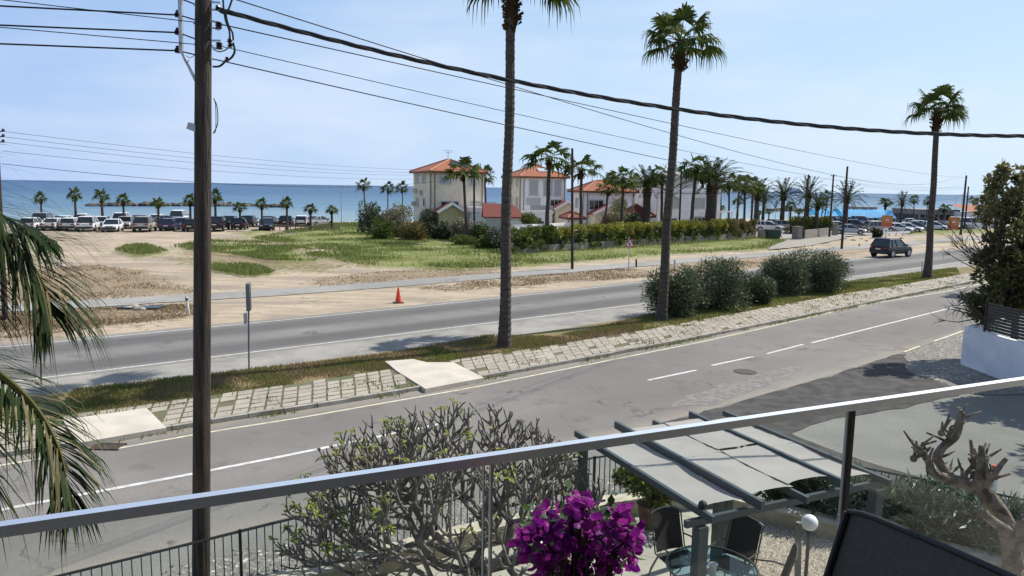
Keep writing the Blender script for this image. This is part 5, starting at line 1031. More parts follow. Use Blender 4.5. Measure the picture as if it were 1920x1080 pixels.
    m = MB(); m.box((-L/2+.02, 0, zl+.2), (.1, W_*.84, .22)); m.box((L/2-.02, 0, zl+.2), (.1, W_*.8, .22)); m.box((L/2-.02, 0, zl+.42), (.08, W_*.45, .12)); m.build('bumper_trim', m_trim, root)
    return root
CARS = {k: reg(make_car(k)) for k in ('suv', 'hatch', 'sedan', 'van')}; cused = set()
def car(kind, col, p, rz, lab, grp, s=1.):
    pr = CARS[kind]; first = kind not in cused; cused.add(kind)
    c = place(pr, p, lab, grp, rz, s, first=first)
    body = [b for b in (KIDS[pr] if first else [q for q in bpy.data.objects if q.parent == c]) if b.name.startswith('body')][0]
    body.material_slots[0].link = 'OBJECT'; body.material_slots[0].material = PA[col]; return c
# car on the road
p = at(1673, 482); sv_ = make_car('suv'); sv_.name = 'moving_car'; sv_.location = (p[0], p[1]+.3, .02); sv_.rotation_euler[2] = R(34); sv_['label'] = 'black sport utility car driving away along the main road'
[b for b in children(sv_) if b.name.startswith('body')][0].data.materials[0] = PA['black']
for s in (-1, 1): m = MB(); m.bar((-1.9, s*.62, 1.8), (.2, s*.62, 1.8), .04, .05); m.build('roof_rail', m_galv, sv_)
# cars by the beach: (kind, colour, column, foot row, heading, label)
row1 = 'cars parked in the row nearest the meadow'; row2 = 'cars parked in the row next to the beach'; NR = R(-112); FR = R(75)
for k, col, x, y, rz, lab in [
    ('suv', 'white', 167, 433, R(98), 'white sport utility car seen from behind, nearest in the row right of the frond tips'), ('hatch', 'white', 156, 421, R(95), 'white car behind the nearest white one beside the frond tips'), ('hatch', 'white', 194, 427, R(100), 'white hatchback seen from behind between two white cars'), ('sedan', 'white', 212, 433.5, R(-82), 'white car facing the road, front row, with its bonnet towards us'),
    ('suv', 'white', 230, 423, R(100), 'white sport utility car behind the one facing the road'), ('hatch', 'silver', 236, 428, R(-80), 'silver hatchback facing us right of the white car'), ('sedan', 'grey', 262, 423, R(100), 'dark car behind the beige one in the beach row'), ('suv', 'beige', 272, 433, R(92), 'beige sport utility car seen from behind in the front row'),
    ('sedan', 'white', 297, 421, R(80), 'white car in the back row just left of a dark saloon'), ('sedan', 'grey', 312, 424, R(35), 'dark saloon parked at a slant in the back row'), ('hatch', 'blue', 319, 432, R(88), 'dark blue hatchback in the front row before the slanted saloon'), ('van', 'white', 337, 419, R(95), 'white van roof showing behind the dark hatchbacks'), ('hatch', 'silver', 345, 429, R(95), 'silver hatchback just left of the large wooden utility pole'), 
    ('hatch', 'black', 361, 433, R(92), 'black hatchback touching the left edge of the large wooden utility pole'), ('suv', 'black', 410, 432, R(86), 'black sport utility car just right of the large wooden utility pole'), ('hatch', 'grey', 433, 424, R(88), 'dark grey hatchback in the back row right of the utility pole'), ('hatch', 'black', 450, 430, R(95), 'black hatchback in the gap left of the small palm'), ('hatch', 'black', 467, 424, R(88), 'black hatchback behind and right of another black one'),
    ('hatch', 'teal', 500, 431, R(-75), 'dark teal car facing us in front of the railing'), ('sedan', 'grey', 505, 424, R(80), 'dark grey car directly behind the dark teal one'), ('hatch', 'black', 537, 424, R(95), 'black car alone before the railing'), ('hatch', 'white', 567, 423.5, R(92), 'white hatchback before the railing between two palms'), ('sedan', 'silver', 598, 423.5, R(60), 'silver saloon, last in the row at the right end of the railing'),
    ('hatch', 'white', 122, 426, R(90), 'white car half hidden by frond tips'), ('sedan', 'white', 104, 431, R(80), 'second white car half hidden by the fronds, nearer'), ('suv', 'silver', 84, 424, R(90), 'silver car hidden behind the fronds'), ('hatch', 'white', 62, 431, R(85), 'white car deepest behind the fronds'), ('hatch', 'white', 134, 431, R(95), 'white car at the tip of the fronds')]:
    va = math.atan2(at(x, y)[1], at(x, y)[0]); e_ = (va if rz > 0 else va-math.pi); rz = rz if abs(rz-R(35)) < .01 or abs(rz-R(60)) < .01 else e_+(rz-e_)*.5
    car(k, col, at(x, y), rz, lab, row1 if y > 426 else row2, 1.03)
gr_ = 'cars in the seafront car park'
for k, col, x, y, rz, lab in [
    ('sedan', 'silver', 1592, 440, R(-20), 'pale silver saloon in the front row left of the tall pole bend'), ('suv', 'grey', 1605, 434, R(-25), 'dark grey sport utility car behind the pale silver saloon'), ('van', 'silver', 1612, 426, R(-30), 'silver van in the third row behind the grey car'), ('suv', 'beige', 1646, 437, R(5), 'beige sport utility car broadside, left of the orange sign'), ('hatch', 'white', 1640, 424, R(-20), 'white hatchback behind the beige car'), ('sedan', 'white', 1683, 437, R(-35), 'white car with its nose down just right of the orange sign'),
    ('sedan', 'white', 1702, 436, R(-35), 'second white car right of the orange sign'), ('hatch', 'grey', 1718, 434, R(-35), 'dark hatchback left of the right street palm'), ('hatch', 'white', 1727, 431, R(-35), 'white hatchback touching the right street palm'), ('sedan', 'white', 1708, 425, R(-30), 'white saloon in the second row left of the right street palm'), ('hatch', 'black', 1693, 424, R(-30), 'black hatchback in the second row above the orange sign'), ('hatch', 'white', 1753, 433, R(-35), 'white hatchback just right of the right street palm'),
    ('hatch', 'navy', 1764, 432, R(-60), 'navy blue car between the street palm and the second orange sign'), ('hatch', 'navy', 1777, 432, R(-80), 'small navy car touching the second orange sign'), ('hatch', 'white', 1760, 422, R(-20), 'white hatchback in the second row right of the street palm'), ('van', 'white', 1826, 430, R(-25), 'white van at the far right near the garden tree'), ('van', 'white', 1806, 428, R(-30), 'white van partly behind the far right poles'), ('sedan', 'black', 1842, 426, R(-20), 'black saloon at the garden tree'),
    ('hatch', 'white', 1443, 434, R(-30), 'white hatchback above the green waste container'), ('sedan', 'silver', 1428, 431, R(-25), 'silver car right of the reddish hedge end'), ('hatch', 'black', 1458, 430, R(-30), 'black hatchback right of the white one above the waste container'), ('hatch', 'beige', 1472, 432, R(-20), 'beige hatchback near the dark gate pier'), ('hatch', 'white', 1571, 434, R(-20), 'white hatchback right of the short wall'), ('sedan', 'black', 1624, 424, R(-30), 'black saloon in the third row left of the beige car'),
    ('sedan', 'white', 1660, 426, R(-30), 'white saloon behind the orange sign'), ('hatch', 'silver', 1675, 425, R(-30), 'silver hatchback in the second row right of the orange sign'), ('hatch', 'blue', 1583, 427, R(-30), 'dark blue hatchback behind the foot of the tall pole'), ('hatch', 'white', 1734, 423, R(-30), 'white hatchback hidden behind the right street palm'), ('sedan', 'silver', 1780, 423, R(-30), 'silver saloon behind the small navy car')]:
    P_ = at(x, y); P_[2] = .09; car(k, col, P_, rz, lab, gr_, 1.0)
rq = random.Random(44)
for i in range(16):
    x = 1562+i*18+rq.uniform(-4, 4); P_ = at(x, 419.5+rq.uniform(-1.2, 1.2)); P_[2] = .09
    car(rq.choice(['hatch', 'sedan', 'suv', 'hatch']), rq.choice(['white', 'silver', 'white', 'grey', 'black', 'blue']), P_, R(-30+rq.uniform(-6, 6)), 'car with only its roof showing in the crowded back rows of the seafront car park', 'cars in the back rows of the seafront car park', 1.0)
# ================================================================ STREET FURNITURE
m_or = mat('cone_orange', (.75, .06, .02), .5, .15, 4); b = at(747, 568); cn = thing('traffic_cone', b, 'orange-red traffic cone at the far edge of the main road', 'traffic cone')
hc = pz(747, 539, b[1])[2]; m = MB(); m.cyl((0, 0, .04), .17, hc-.04, 20, .035); m.build('cone_body', m_or, cn, smooth=False); m = MB(); m.box((0, 0, .02), (.5, .5, .045), rz=.3); m.build('base', m_trim, cn)
# bus stop sign
m_sgrey = mat('sign_back_grey', (.16, .17, .19), .5, .2, 6, metal=.3); b = at(467, 696); bs = thing('bus_stop_sign', b, 'grey bus stop sign on a thin post at the edge of the left verge', 'sign'); Y_ = b[1]
m = MB(); m.tube([b, pz(466, 605, Y_), pz(466, 540, Y_)], .028, 8); m.build('post', m_sgrey, bs, world=True)
m = MB(); a, c = pz(467, 531, Y_), pz(467, 581, Y_); m.box((a+c)/2+np.array([0, -.05, 0]), (.12, .42, abs(a[2]-c[2])), rz=R(14)); m.build('sign_panel', m_sgrey, bs, world=True)
m = MB(); a, c = pz(461, 587, Y_), pz(461, 606, Y_); m.box((a+c)/2+np.array([0, -.04, 0]), (.09, .2, abs(a[2]-c[2])), rz=R(14)); m.build('timetable_box', m_galv, bs, world=True)
# leaning marker post
m_wp = mat('chipped_white_paint', (.66, .65, .62), .6, .3, 9); b = at(354, 590); t_ = pz(349, 555, b[1]); m = MB(); m.tube([b, (b+t_)/2, t_], [.06, .065, .05], 8); mkp = thing('marker_post', b, 'white marker post leaning beside the path left of the big pole', 'post', 'roadside marker posts'); m.build('post', m_wp, mkp, world=True); m = MB(); m.tube([t_+(b-t_)*.12, t_+(b-t_)*.24], .067, 8); m.build('band', m_blk, mkp, world=True)
for x, yb, yt, mt, lab in ((1193, 501, 486, m_wood2, 'short wooden post beside the path right of the warning sign'), (1265, 507, 487, m_galv, 'short grey post beside the path right of the tall palm'), (1729, 508, 489, m_wp, 'white marker post left of the right street palm'), (1611, 462, 460, m_wood2, 'stubby dark post behind the dark car')):
    b = at(x, yb); t_ = pz(x, yt if yb-yt > 3 else yb-5, b[1]); m = MB(); m.tube([b, b+(t_-b)*.95, t_], [.07, .07, .05], 8); tag(m.build('marker_post', mt), lab, 'post', 'roadside marker posts')
# warning triangle: merging traffic
m_red = mat('sign_red', (.55, .03, .025), .45, var=.1); m_swh = mat('sign_white', (.78, .78, .76), .5, var=.05)
b = at(1178, 512); ws_ = thing('warning_sign', b, 'red and white triangular warning sign on a thin post beside the path', 'sign'); Y_ = b[1]; T = pz(1181, 446, Y_); Bz = pz(1181, 463, Y_)[2]; hs = T[2]-Bz; cx_ = T[0]
m = MB(); m.tube([b, pz(1180, 470, Y_)], .035, 8); m.tube([pz(1180, 470, Y_), (cx_, Y_+.03, T[2]-.2)], .035, 8); m.build('post', m_galv, ws_, world=True)
def tri(mb, s, y, zc, th=.02):
    P = [(cx_-s*.577*1.0, y, zc-s/3), (cx_+s*.577, y, zc-s/3), (cx_, y, zc+2*s/3)]; mb.add(P+[(p[0], p[1]+th, p[2]) for p in P], [(0, 1, 2), (5, 4, 3), (0, 3, 4, 1), (1, 4, 5, 2), (2, 5, 3, 0)])
zc = Bz+hs/3; m = MB(); tri(m, hs, Y_-.06, zc, .03); m.build('red_border', m_red, ws_, world=True); m = MB(); tri(m, hs*.68, Y_-.075, zc-.0, .012); m.build('white_face', m_swh, ws_, world=True)
m = MB(); m.bar((cx_, Y_-.09, zc-hs*.2), (cx_, Y_-.09, zc+hs*.28), .05, .012, up=(0, 1, 0)); m.bar((cx_-.12, Y_-.09, zc-hs*.08), (cx_, Y_-.09, zc+hs*.1), .04, .012, up=(0, 1, 0)); m.bar((cx_+.1, Y_-.09, zc-hs*.12), (cx_, Y_-.09, zc), .035, .012, up=(0, 1, 0)); m.build('black_symbol', m_blk, ws_, world=True)
# orange works signs
m_osign = mat('sign_orange', (.44, .19, .03), .5, .1, 4); m_osr = mat('sign_orange_red', (.42, .09, .04), .5, .1, 4)
for x, yt, yb, yf, D, lab in ((1664, 404, 425, 447, None, 'square orange roadworks sign with a triangle, behind the dark car'), (1789, 407, 430, 452, None, 'square orange roadworks sign with a triangle, at the far right beside the garden tree')):
    b = at(x, yf); rs = thing('roadworks_sign', b, lab, 'sign', 'orange roadworks signs'); Y_ = b[1]; a, c = pz(x, yt, Y_), pz(x, yb, Y_); hh = a[2]-c[2]; w = 20/F_PX*Y_; z0 = c[2]
    m = MB(); m.box((a[0], Y_, z0+hh*.68), (w, .05, hh*.64)); m.build('upper_panel', m_osign, rs, world=True); m = MB(); m.box((a[0], Y_, z0+hh*.175), (w, .05, hh*.35)); m.build('lower_panel', m_osr, rs, world=True)
    cx_ = a[0]; m = MB(); tri(m, hh*.46, Y_-.05, z0+hh*.62, .02); m.build('red_triangle', m_red, rs, world=True); m = MB(); tri(m, hh*.28, Y_-.065, z0+hh*.61, .012); m.build('white_triangle', m_swh, rs, world=True); m = MB(); m.tube([(cx_, Y_-.08, z0+hh*.53), (cx_, Y_-.08, z0+hh*.7)], .04, 5); m.build('black_symbol', m_blk, rs, world=True)
    m = MB(); m.tube([(cx_, Y_+.04, 0), (cx_, Y_+.04, z0+hh*.5)], .05, 6); m.build('post', m_galv, rs, world=True)
    if x == 1664: m = MB(); m.tube([(cx_-.05, Y_-.03, z0-.55), (cx_-.05, Y_+.0, z0-.55)], .38, 18); rd = m.build('round_sign', m_swh, rs, world=True); m = MB(); m.tube([(cx_-.05, Y_-.06, z0-.55), (cx_-.05, Y_-.05, z0-.55)], .12, 10); m.build('round_symbol', m_blk, rd, world=True)
# drain grate, manhole
b = at(203, 838); m = MB()
for i in range(9): m.box((b[0]-.3+i*.075, b[1]-.05, .03), (.03, .34, .03), rz=.0)
m.box((b[0], b[1]+.13, .03), (.72, .03, .032)); m.box((b[0], b[1]-.24, .03), (.72, .03, .032)); o = m.build('drain_grate', mat('rusty_iron', (.07, .055, .045), .8, .4, 10)); tag(o, 'iron drain grate at the kerb beside the left concrete slab', 'drain')
b = at(1397, 698); m = MB(); m.cyl((b[0], b[1], .014), .38, .012, 24); m.cyl((b[0], b[1], .02), .31, .011, 24); tag(m.build('manhole_cover', MATS['rusty_iron']), 'round iron manhole cover set in the side road', 'manhole cover')
b = at(1186, 643); m = MB(); m.box((b[0], b[1], .122), (.5, .4, .03), rz=.7); tag(m.build('inspection_cover', mat('brown_cover', (.2, .15, .11), .8, .3, 6)), 'square brown inspection cover set in the paving', 'cover')
m = MB()
for x, y, s in ((240, 580, .5), (262, 582, .6), (250, 578, .7), (272, 577, .5), (1690, 447, .5), (1600, 451, .6), (1615, 449, .5), (1625, 452, .4)):
    b = at(x, y); k0 = len(m.v); m.ball((b[0], b[1], .05), s*.4, 7, 5, sc=(1.4, 1, .6))
tag(m.build('rubble', mat('pale_rubble', (.36, .33, .28), .9, .4, 4)), 'lumps of pale rubble lying on the waste ground', 'rubble', kind='stuff')
b = at(258, 581); m = MB(); m.box((b[0], b[1]+.35, .06), (1.9, .8, .1), rz=.05); tag(m.build('culvert_shade', m_dkint), 'dark box painting the shade inside a broken culvert under the path', 'culvert')  # solid dark box, the shade of the opening put into its colour
# ================================================================ THE GARDEN BELOW
t = NT('patio_tile'); mpn = t.n.new('ShaderNodeMapping'); mpn.inputs['Rotation'].default_value = (0, 0, R(24)); t.l.new(t.tc.outputs['Object'], mpn.inputs['Vector'])
bk = t.n.new('ShaderNodeTexBrick'); bk.offset = 0; bk.inputs['Scale'].default_value = 1; bk.inputs['Brick Width'].default_value = .6; bk.inputs['Row Height'].default_value = .6; bk.inputs['Mortar Size'].default_value = .008
bk.inputs['Color1'].default_value = (.43, .415, .345, 1); bk.inputs['Color2'].default_value = (.37, .36, .30, 1); bk.inputs['Mortar'].default_value = (.1, .095, .08, 1); t.l.new(mpn.outputs['Vector'], bk.inputs['Vector'])
n1 = t.noise(1.5, 6, .6); n2 = t.noise(14, 5, .7); c = t.mix(t.rng(n1, .4, .65, 0, .45), bk.outputs['Color'], (.26, .25, .2)); c = t.mix(t.rng(n2, .55, .75, 0, .4), c, (.2, .19, .15))
m_patio = t.done(c, .8, .3)
GF = [at(-60,1122,1.05), at(110,1080,1.05), at(570,967,1.05), at(850,905,1.05), at(1150,852,1.05), np.array([4.6,14.1,1.05]), at(1625,878,1.05), at(1700,893,1.05), at(1800,912,1.05), at(1920,937,1.05)]
GF.append(GF[-1]+(GF[-1]-GF[-2])*2)
inn = [p[:2] for p in GF]; gpoly = np.array(inn+[np.array([12, 2.]), np.array([-7.5, 2.])])
def flat(name, pts, z, mt, lab, kind='structure', cat=None):
    m = MB(); m.add([(p[0], p[1], z) for p in pts], [tuple(range(len(pts)))]); o = m.build(name, mt)
    if o.data.polygons[0].normal.z < 0: o.data.flip_normals()
    return tag(o, lab, cat, kind=kind)
flat('patio', gpoly, .03, m_patio, 'pale square patio tiles of the garden')
sheet('gravel_bed', G([(1425,1095),(1395,1030),(1350,985),(1330,965),(1500,965),(1700,985),(1930,1050),(1930,1150),(1425,1150)]), .045, mat('pebbles', (.44, .39, .31), .9, .7, 22, (.14, .12, .095), bump=.9, bscale=30, lo=.42, hi=.58), 'bed of brown and cream pebbles in the garden', jit=.1)
m_gwall = mat('garden_wall_render', (.50, .455, .34), .9, .35, 3, (.33, .29, .2), bump=.4, bscale=20)
def low_wall(pts, h, w, lab, cap=True):
    root = thing('garden_wall', (pts[0][0], pts[0][1], 0), lab, 'wall'); Q, _ = along(np.array([p[:2] for p in pts]), step=.4); k = len(Q)
    for nm, hw, z0, z1, mt in (('wall', w/2, .0, h, m_gwall), ('coping', w/2+.025, h+.002, h+.047, mat('coping_cream', (.56, .51, .40), .85, .3, 6, (.38, .34, .26)))):
        a, b = shift(Q, hw), shift(Q, -hw); V = [(*p, z0) for p in a]+[(*p, z1) for p in a]+[(*p, z1) for p in b]+[(*p, z0) for p in b]; m = MB()
        m.add(V, [(i+j*k, i+1+j*k, i+1+(j+1)*k, i+(j+1)*k) for i in range(k-1) for j in range(3)]+[(0, k, 2*k, 3*k), (k-1, 4*k-1, 3*k-1, 2*k-1)]); m.build(nm, mt, root, world=True)
    return root
nrm_in = lambda W, k: [p for p in shift(np.array([q[:2] for q in W]), -k)]
Lf = [GF[i] for i in range(6)]; Rf = [GF[i] for i in range(5, 11)]
low_wall(nrm_in(Lf, .32), .3, .3, 'low rendered garden wall with a cream coping, inside the left run of the black fence')
low_wall(nrm_in(Rf, 1.0), .32, .3, 'low rendered garden wall behind the oleanders, inside the right run of the black fence')
m_fence = mat('black_fence_paint', (.014, .015, .017), .45, .2, 8)
def bar_fence(W, lab):
    W2 = np.array([p[:2] for p in W]); q, _ = along(W2, step=.115); root = thing('bar_fence', (*W2[0], 0), lab, 'fence'); m = MB()
    for p in q: m.box((p[0], p[1], .64), (.014, .014, .8), rz=.5)
    m.build('bars', m_fence, root, world=True); q2, _ = along(W2, step=.5)
    for nm, z in (('top_rail', 1.05), ('bottom_rail', .24)):
        m = MB(); m.tube([(p[0], p[1], z) for p in q2], .019 if z > .5 else .014, 6); m.build(nm, m_fence, root, world=True)
    q3, _ = along(W2, step=2.3)
    for p in q3: m = MB(); m.box((p[0], p[1], .54), (.04, .04, 1.08), rz=.5); m.build('post', m_fence, root, world=True)
bar_fence(Lf, 'black iron bar fence running from the lower left behind the bare frangipani'); bar_fence(Rf, 'black iron bar fence behind the oleander hedge at the right')
kq = nrm_in(Lf, -.35); strip('gravel_verge', np.array(nrm_in(Lf, -.02)), np.array(nrm_in(Lf, -1.3)), .022, m_loose, 'strip of loose stones outside the garden fence', jit=.35, n=160)
# pebbles scattered along it
pb_ = []
kk, _ = along(np.array(nrm_in(Lf, -.6)), step=.02)
m_peb = mat('grey_pebbles', (.32, .31, .29), .85, island=True, col2=(.09, .09, .085))
V, F = [], []; Nn = 9000; ks = rng.integers(0, len(kk), Nn); P = kk[ks]+rng.normal(0, .28, (Nn, 2)); P = P[sdist(P, gpoly) < -.03]; s = .012+.022*rng.random(len(P))**2; a = rng.random(len(P))*6.28
c4 = [np.stack([P[:, 0]+s*np.cos(a+k*1.571), P[:, 1]+s*np.sin(a+k*1.571), np.full(len(P), .02)], 1) for k in range(4)]+[np.stack([P[:, 0], P[:, 1], .02+s*.9], 1)]
V = np.stack(c4, 1).reshape(-1, 3); b = np.arange(len(P))*5; F = np.vstack([np.stack([b+k, b+(k+1) % 4, b+4], 1) for k in range(4)])
tag(arr('stones', V, F, m_peb), 'small grey stones lying along the outside of the garden fence', 'stones', kind='stuff')
gb = G([(1425,1085),(1395,1030),(1360,985),(1500,970),(1700,990),(1900,1060),(1900,1100)]); Pg = scatter(gb, 14000, .03, 0, .045); s = .012+.016*rng.random(len(Pg)); a = rng.random(len(Pg))*6.28
c4 = [np.stack([Pg[:, 0]+s*np.cos(a+k*1.571), Pg[:, 1]+s*np.sin(a+k*1.571), np.full(len(Pg), .045)], 1) for k in range(4)]+[np.stack([Pg[:, 0], Pg[:, 1], .045+s*.9], 1)]
V = np.stack(c4, 1).reshape(-1, 3); b = np.arange(len(Pg))*5; F = np.vstack([np.stack([b+k, b+(k+1) % 4, b+4], 1) for k in range(4)])
tag(arr('pebbles', V, F, mat('bed_pebbles', (.50, .44, .35), .85, island=True, col2=(.16, .13, .1))), 'brown and cream pebbles of the garden bed', 'pebbles', kind='stuff')
# ---- pergola
m_perg = mat('pergola_paint', (.05, .066, .07), .4, .12, 3, spec=.5); m_canv = mat('pergola_canvas', (.40, .375, .345), .85, .12, 2.2, (.35, .33, .305), transl=.15, bump=.1, bscale=200)
O = np.array([2.24, 7.93]); ux_ = np.array([.912, .410]); ux_ /= np.linalg.norm(ux_); uy_ = np.array([-ux_[1], ux_[0]]); PG = lambda a, b, z: np.array([*(O+ux_*a+uy_*b), z])
pg_ = thing('pergola', PG(1.4, 1.5, 0), 'grey-green pergola with a pale canvas roof in panels', 'pergola'); rs_ = [0, .70, 1.40, 2.10, 2.79]
for i, a in enumerate(rs_): m = MB(); zr_, hr_ = (2.415, .11) if i in (1, 3) else (2.365, .085); m.bar(PG(a, -.12, zr_), PG(a, 3.05, zr_), .05, hr_); m.build('rafter', m_perg, pg_, world=True)
for b in (.1, 2.85): m = MB(); m.bar(PG(-.22, b, 2.262), PG(3.02, b, 2.275), .055, .085); m.build('beam', m_perg, pg_, world=True)
for a, b, w in ((0, .1, .13), (2.82, .1, .13), (0.02, 2.85, .11), (2.82, 2.85, .11)): m = MB(); m.box(PG(a, b, 1.105), (w, w, 2.2), rz=R(24)); m.build('post', m_perg, pg_, world=True)
pp_ = at(1341, 1070, 0); m = MB(); m.box((pp_[0], pp_[1], 1.105), (.13, .13, 2.2), rz=R(24)); m.build('post', m_perg, pg_, world=True)
m = MB(); m.ball(PG(.03, .12, 2.44), .055, 8, 6); m.build('floodlight', m_blk, pg_, world=True)
def canvas(a0, a1, b0, b1, z0, sag, end=0.):
    m = MB(); nx_, ny_ = 7, 11; V = []
    for j in range(ny_):
        for i in range(nx_):
            u, v = i/(nx_-1), j/(ny_-1); zz = z0-sag*4*v*(1-v)*(.75+.25*4*u*(1-u))+.004*math.sin(u*9+v*14)+.003*math.sin(v*31+a0*5)
            V.append(PG(a0+(a1-a0)*u, b0+(b1-b0)*v+end*(4*u*(1-u))*(1 if j == 0 else 0), zz))
    m.add(V, [(j*nx_+i, j*nx_+i+1, (j+1)*nx_+i+1, (j+1)*nx_+i) for j in range(ny_-1) for i in range(nx_-1)]); k = len(V)
    o = m.build('canvas_panel', m_canv, pg_, world=True, smooth=True)
for i in range(4):
    a0, a1 = rs_[i]+.035, rs_[i+1]-.035
    if i == 1: a1 = rs_[2]+.03
    if i == 2: a0 = rs_[2]+.004
    z = 2.43 if i in (1, 2) else 2.39
    for b0, b1 in ((.15, 1.45), (1.462, 2.76)): canvas(a0, a1, b0+(.06 if i == 2 else 0), b1, z+(.012 if i == 2 else 0), .035 if i in (0, 3) else .015, .06 if b0 < 1 else -.008)
# ---- round glass table with jar
m_bron = mat('bronze_frame', (.12, .11, .10), .35, .15, 10, metal=.5); m_sling = mat('dark_sling_cloth', (.028, .023, .022), .8, .3, 60, (.04, .034, .031), transl=.08); m_tglass = glass_mat('blue_table_glass', (.62, .78, .86))
tc_ = at(1335, 1062, .73); tb_ = thing('round_table', (tc_[0], tc_[1], .03), 'round blue-tinted glass table under the pergola', 'table'); m = MB(); m.tube([(0, 0, .695), (0, 0, .703)], .62, 48); m.build('table_top', m_tglass, tb_)
m = MB(); m.tube([(.63*math.cos(a), .63*math.sin(a), .69) for a in np.linspace(0, 2*math.pi, 49)], .016, 6, cap=False); m.tube([(.3*math.cos(a), .3*math.sin(a), .25) for a in np.linspace(0, 2*math.pi, 33)], .011, 6, cap=False); m.build('rim', m_bron, tb_)
for k in range(4): a = k*math.pi/2+.4; m = MB(); m.tube([(.6*math.cos(a), .6*math.sin(a), .68), (.34*math.cos(a), .34*math.sin(a), .3), (.5*math.cos(a), .5*math.sin(a), 0)], .016, 6); m.build('leg', m_bron, tb_)
jp = at(1336, 1078, .735); j = thing('candle_jar', jp, 'cream candle jar with a clear glass lid standing on the round table', 'jar'); m = MB(); m.tube([(0, 0, 0), (0, 0, .15)], .05, 16); m.build('candle', mat('candle_wax', (.55, .53, .42), .6, .1, 9), j); m = MB(); m.tube([(0, 0, .15), (0, 0, .165), (0, 0, .18)], [.065, .068, .03], 16); m.build('lid', mat('clear_lid', (.6, .64, .66), .1, var=.1, scale=30, spec=.9), j)
# ---- sling chairs
def sling_chair(name, pos, face, lab, group=None, s=1.):
    root = thing(name, pos, lab, 'chair', group, rz=face); w = .27       # faces +x
    m = MB(); N_ = 9; V = []
    for i in range(N_):
        f = i/(N_-1); x, z = -.20-.16*f, .46+.56*f
        for k in range(7): y = w*.9*(k/3-1); V.append((x-.035*(1-(k/3-1)**2)*1.0, y, z+(.045*(1-(k/3-1)**2) if i == N_-1 else 0)))
    F = [(i*7+k, i*7+k+1, (i+1)*7+k+1, (i+1)*7+k) for i in range(N_-1) for k in range(6)]; k0 = len(V); V += [(x-.006, y, z) for x, y, z in V]; F += [tuple(q+k0 for q in f[::-1]) for f in F]
    m.add(V, F); m.build('backrest', m_sling, root, smooth=True)
    m = MB(); m.box((.03, 0, .435), (.47, .50, .012)); m.build('seat', m_sling, root)
    for s_ in (-1, 1):
        y = s_*w; m = MB(); m.tube([(-.37, y, 1.03), (-.345, y, .98), (-.2, y, .45), (.25, y, .43), (.27, y, .40)], .013, 6); m.build('side_frame', m_bron, root)
        m = MB(); m.tube([(-.27, y*1.05, .66), (-.1, y*1.12, .68), (.16, y*1.12, .66), (.23, y*1.12, .58), (.25, y*1.08, .3), (.28, y*1.1, 0)], .013, 6); m.build('armrest', m_bron, root)
        m = MB(); m.tube([(-.12, y*1.03, .44), (-.26, y*1.08, .2), (-.33, y*1.1, 0)], .013, 6); m.build('leg', m_bron, root)
    m = MB(); m.tube([(-.37, -w, 1.03), (-.39, -w*.7, 1.055), (-.402, 0, 1.075), (-.39, w*.7, 1.055), (-.37, w, 1.03)], .013, 6); m.tube([(.26, -w*1.1, .3), (.26, w*1.1, .3)], .01, 6); m.build('top_rail', m_bron, root)
    root.scale = (s, s, s); return root
gch = 'dark sling chairs round the glass table'
for x, y, z, lab, dz in ((1247, 958, 1.05, 'dark sling chair facing us on the far left side of the glass table', 0), (1402, 976, 1.05, 'dark sling chair with an arched top on the far side of the glass table', -.1), (1492, 1042, 1.0, 'dark sling chair seen edge-on at the right of the glass table', -.2)):
    c = at(x, y, z); d = tc_[:2]-c[:2]; a = math.atan2(d[1], d[0])+dz; u = np.array([math.cos(a), math.sin(a)]); p = c[:2]+u*.38; sling_chair('sling_chair', (p[0], p[1], .03), a, lab, gch)
# ---- globe lamp and wooden post
gl = at(1518, 980, .95); g_ = thing('globe_lamp', (gl[0], gl[1], .04), 'white globe garden lamp on a short post above the pebbles', 'lamp'); m = MB(); m.ball((0, 0, .91), .125, 24, 16); m.build('globe', mat('opal_globe', (.82, .84, .84), .35, var=.03, spec=.5), g_, smooth=True); m = MB(); m.tube([(0, 0, 0), (0, 0, .80)], .03, 8); m.tube([(0, 0, .76), (0, 0, .80)], .055, 12); m.build('post', m_perg, g_)
a = at(1497, 985, .95); m = MB(); m.bar((a[0]+.05, a[1], .0), (a[0], a[1], .98), .085, .05, up=(0, 1, 0)); m.tube([(a[0], a[1]-.0, .97), (a[0], a[1], 1.0)], .042, 8); tag(m.build('timber_post', mat('grey_timber', (.2, .2, .19), .8, .3, 9)), 'short grey timber post beside the globe lamp', 'post')
# ---- plants of the garden
b = at(1218, 990, 0); pt = thing('potted_shrub', b, 'leafy green shrub in a brown pot behind the left garden chair', 'potted plant'); m = MB(); m.tube([(0, 0, 0), (0, 0, .45), (0, 0, .47)], [.17, .23, .25], 18); m.build('pot', mat('brown_pot', (.2, .12, .07), .8, .3, 6), pt)
cl = clumps((0, 0, .95, .62, .5, .42), 30, .12, .24); V, F = leaves(cl, 3600, .11, None, .2, .1); arr('foliage', V, F, mat('glossy_leaf', (.04, .07, .012), .3, island=True, col2=(.2, .22, .03), spec=.6, transl=.25), pt); m = MB()
for i in range(8): c = cl[i]; m.tube([(0, 0, .4), (c[0]*.5, c[1]*.5, .8), c[:3]], .012, 5)
m.build('stem', m_bark, pt)
m_ol2 = mat('near_oleander_leaf', (.035, .065, .032), .4, island=True, col2=(.19, .24, .15), spec=.4, transl=.25)
og = 'oleander bushes along the garden fence'
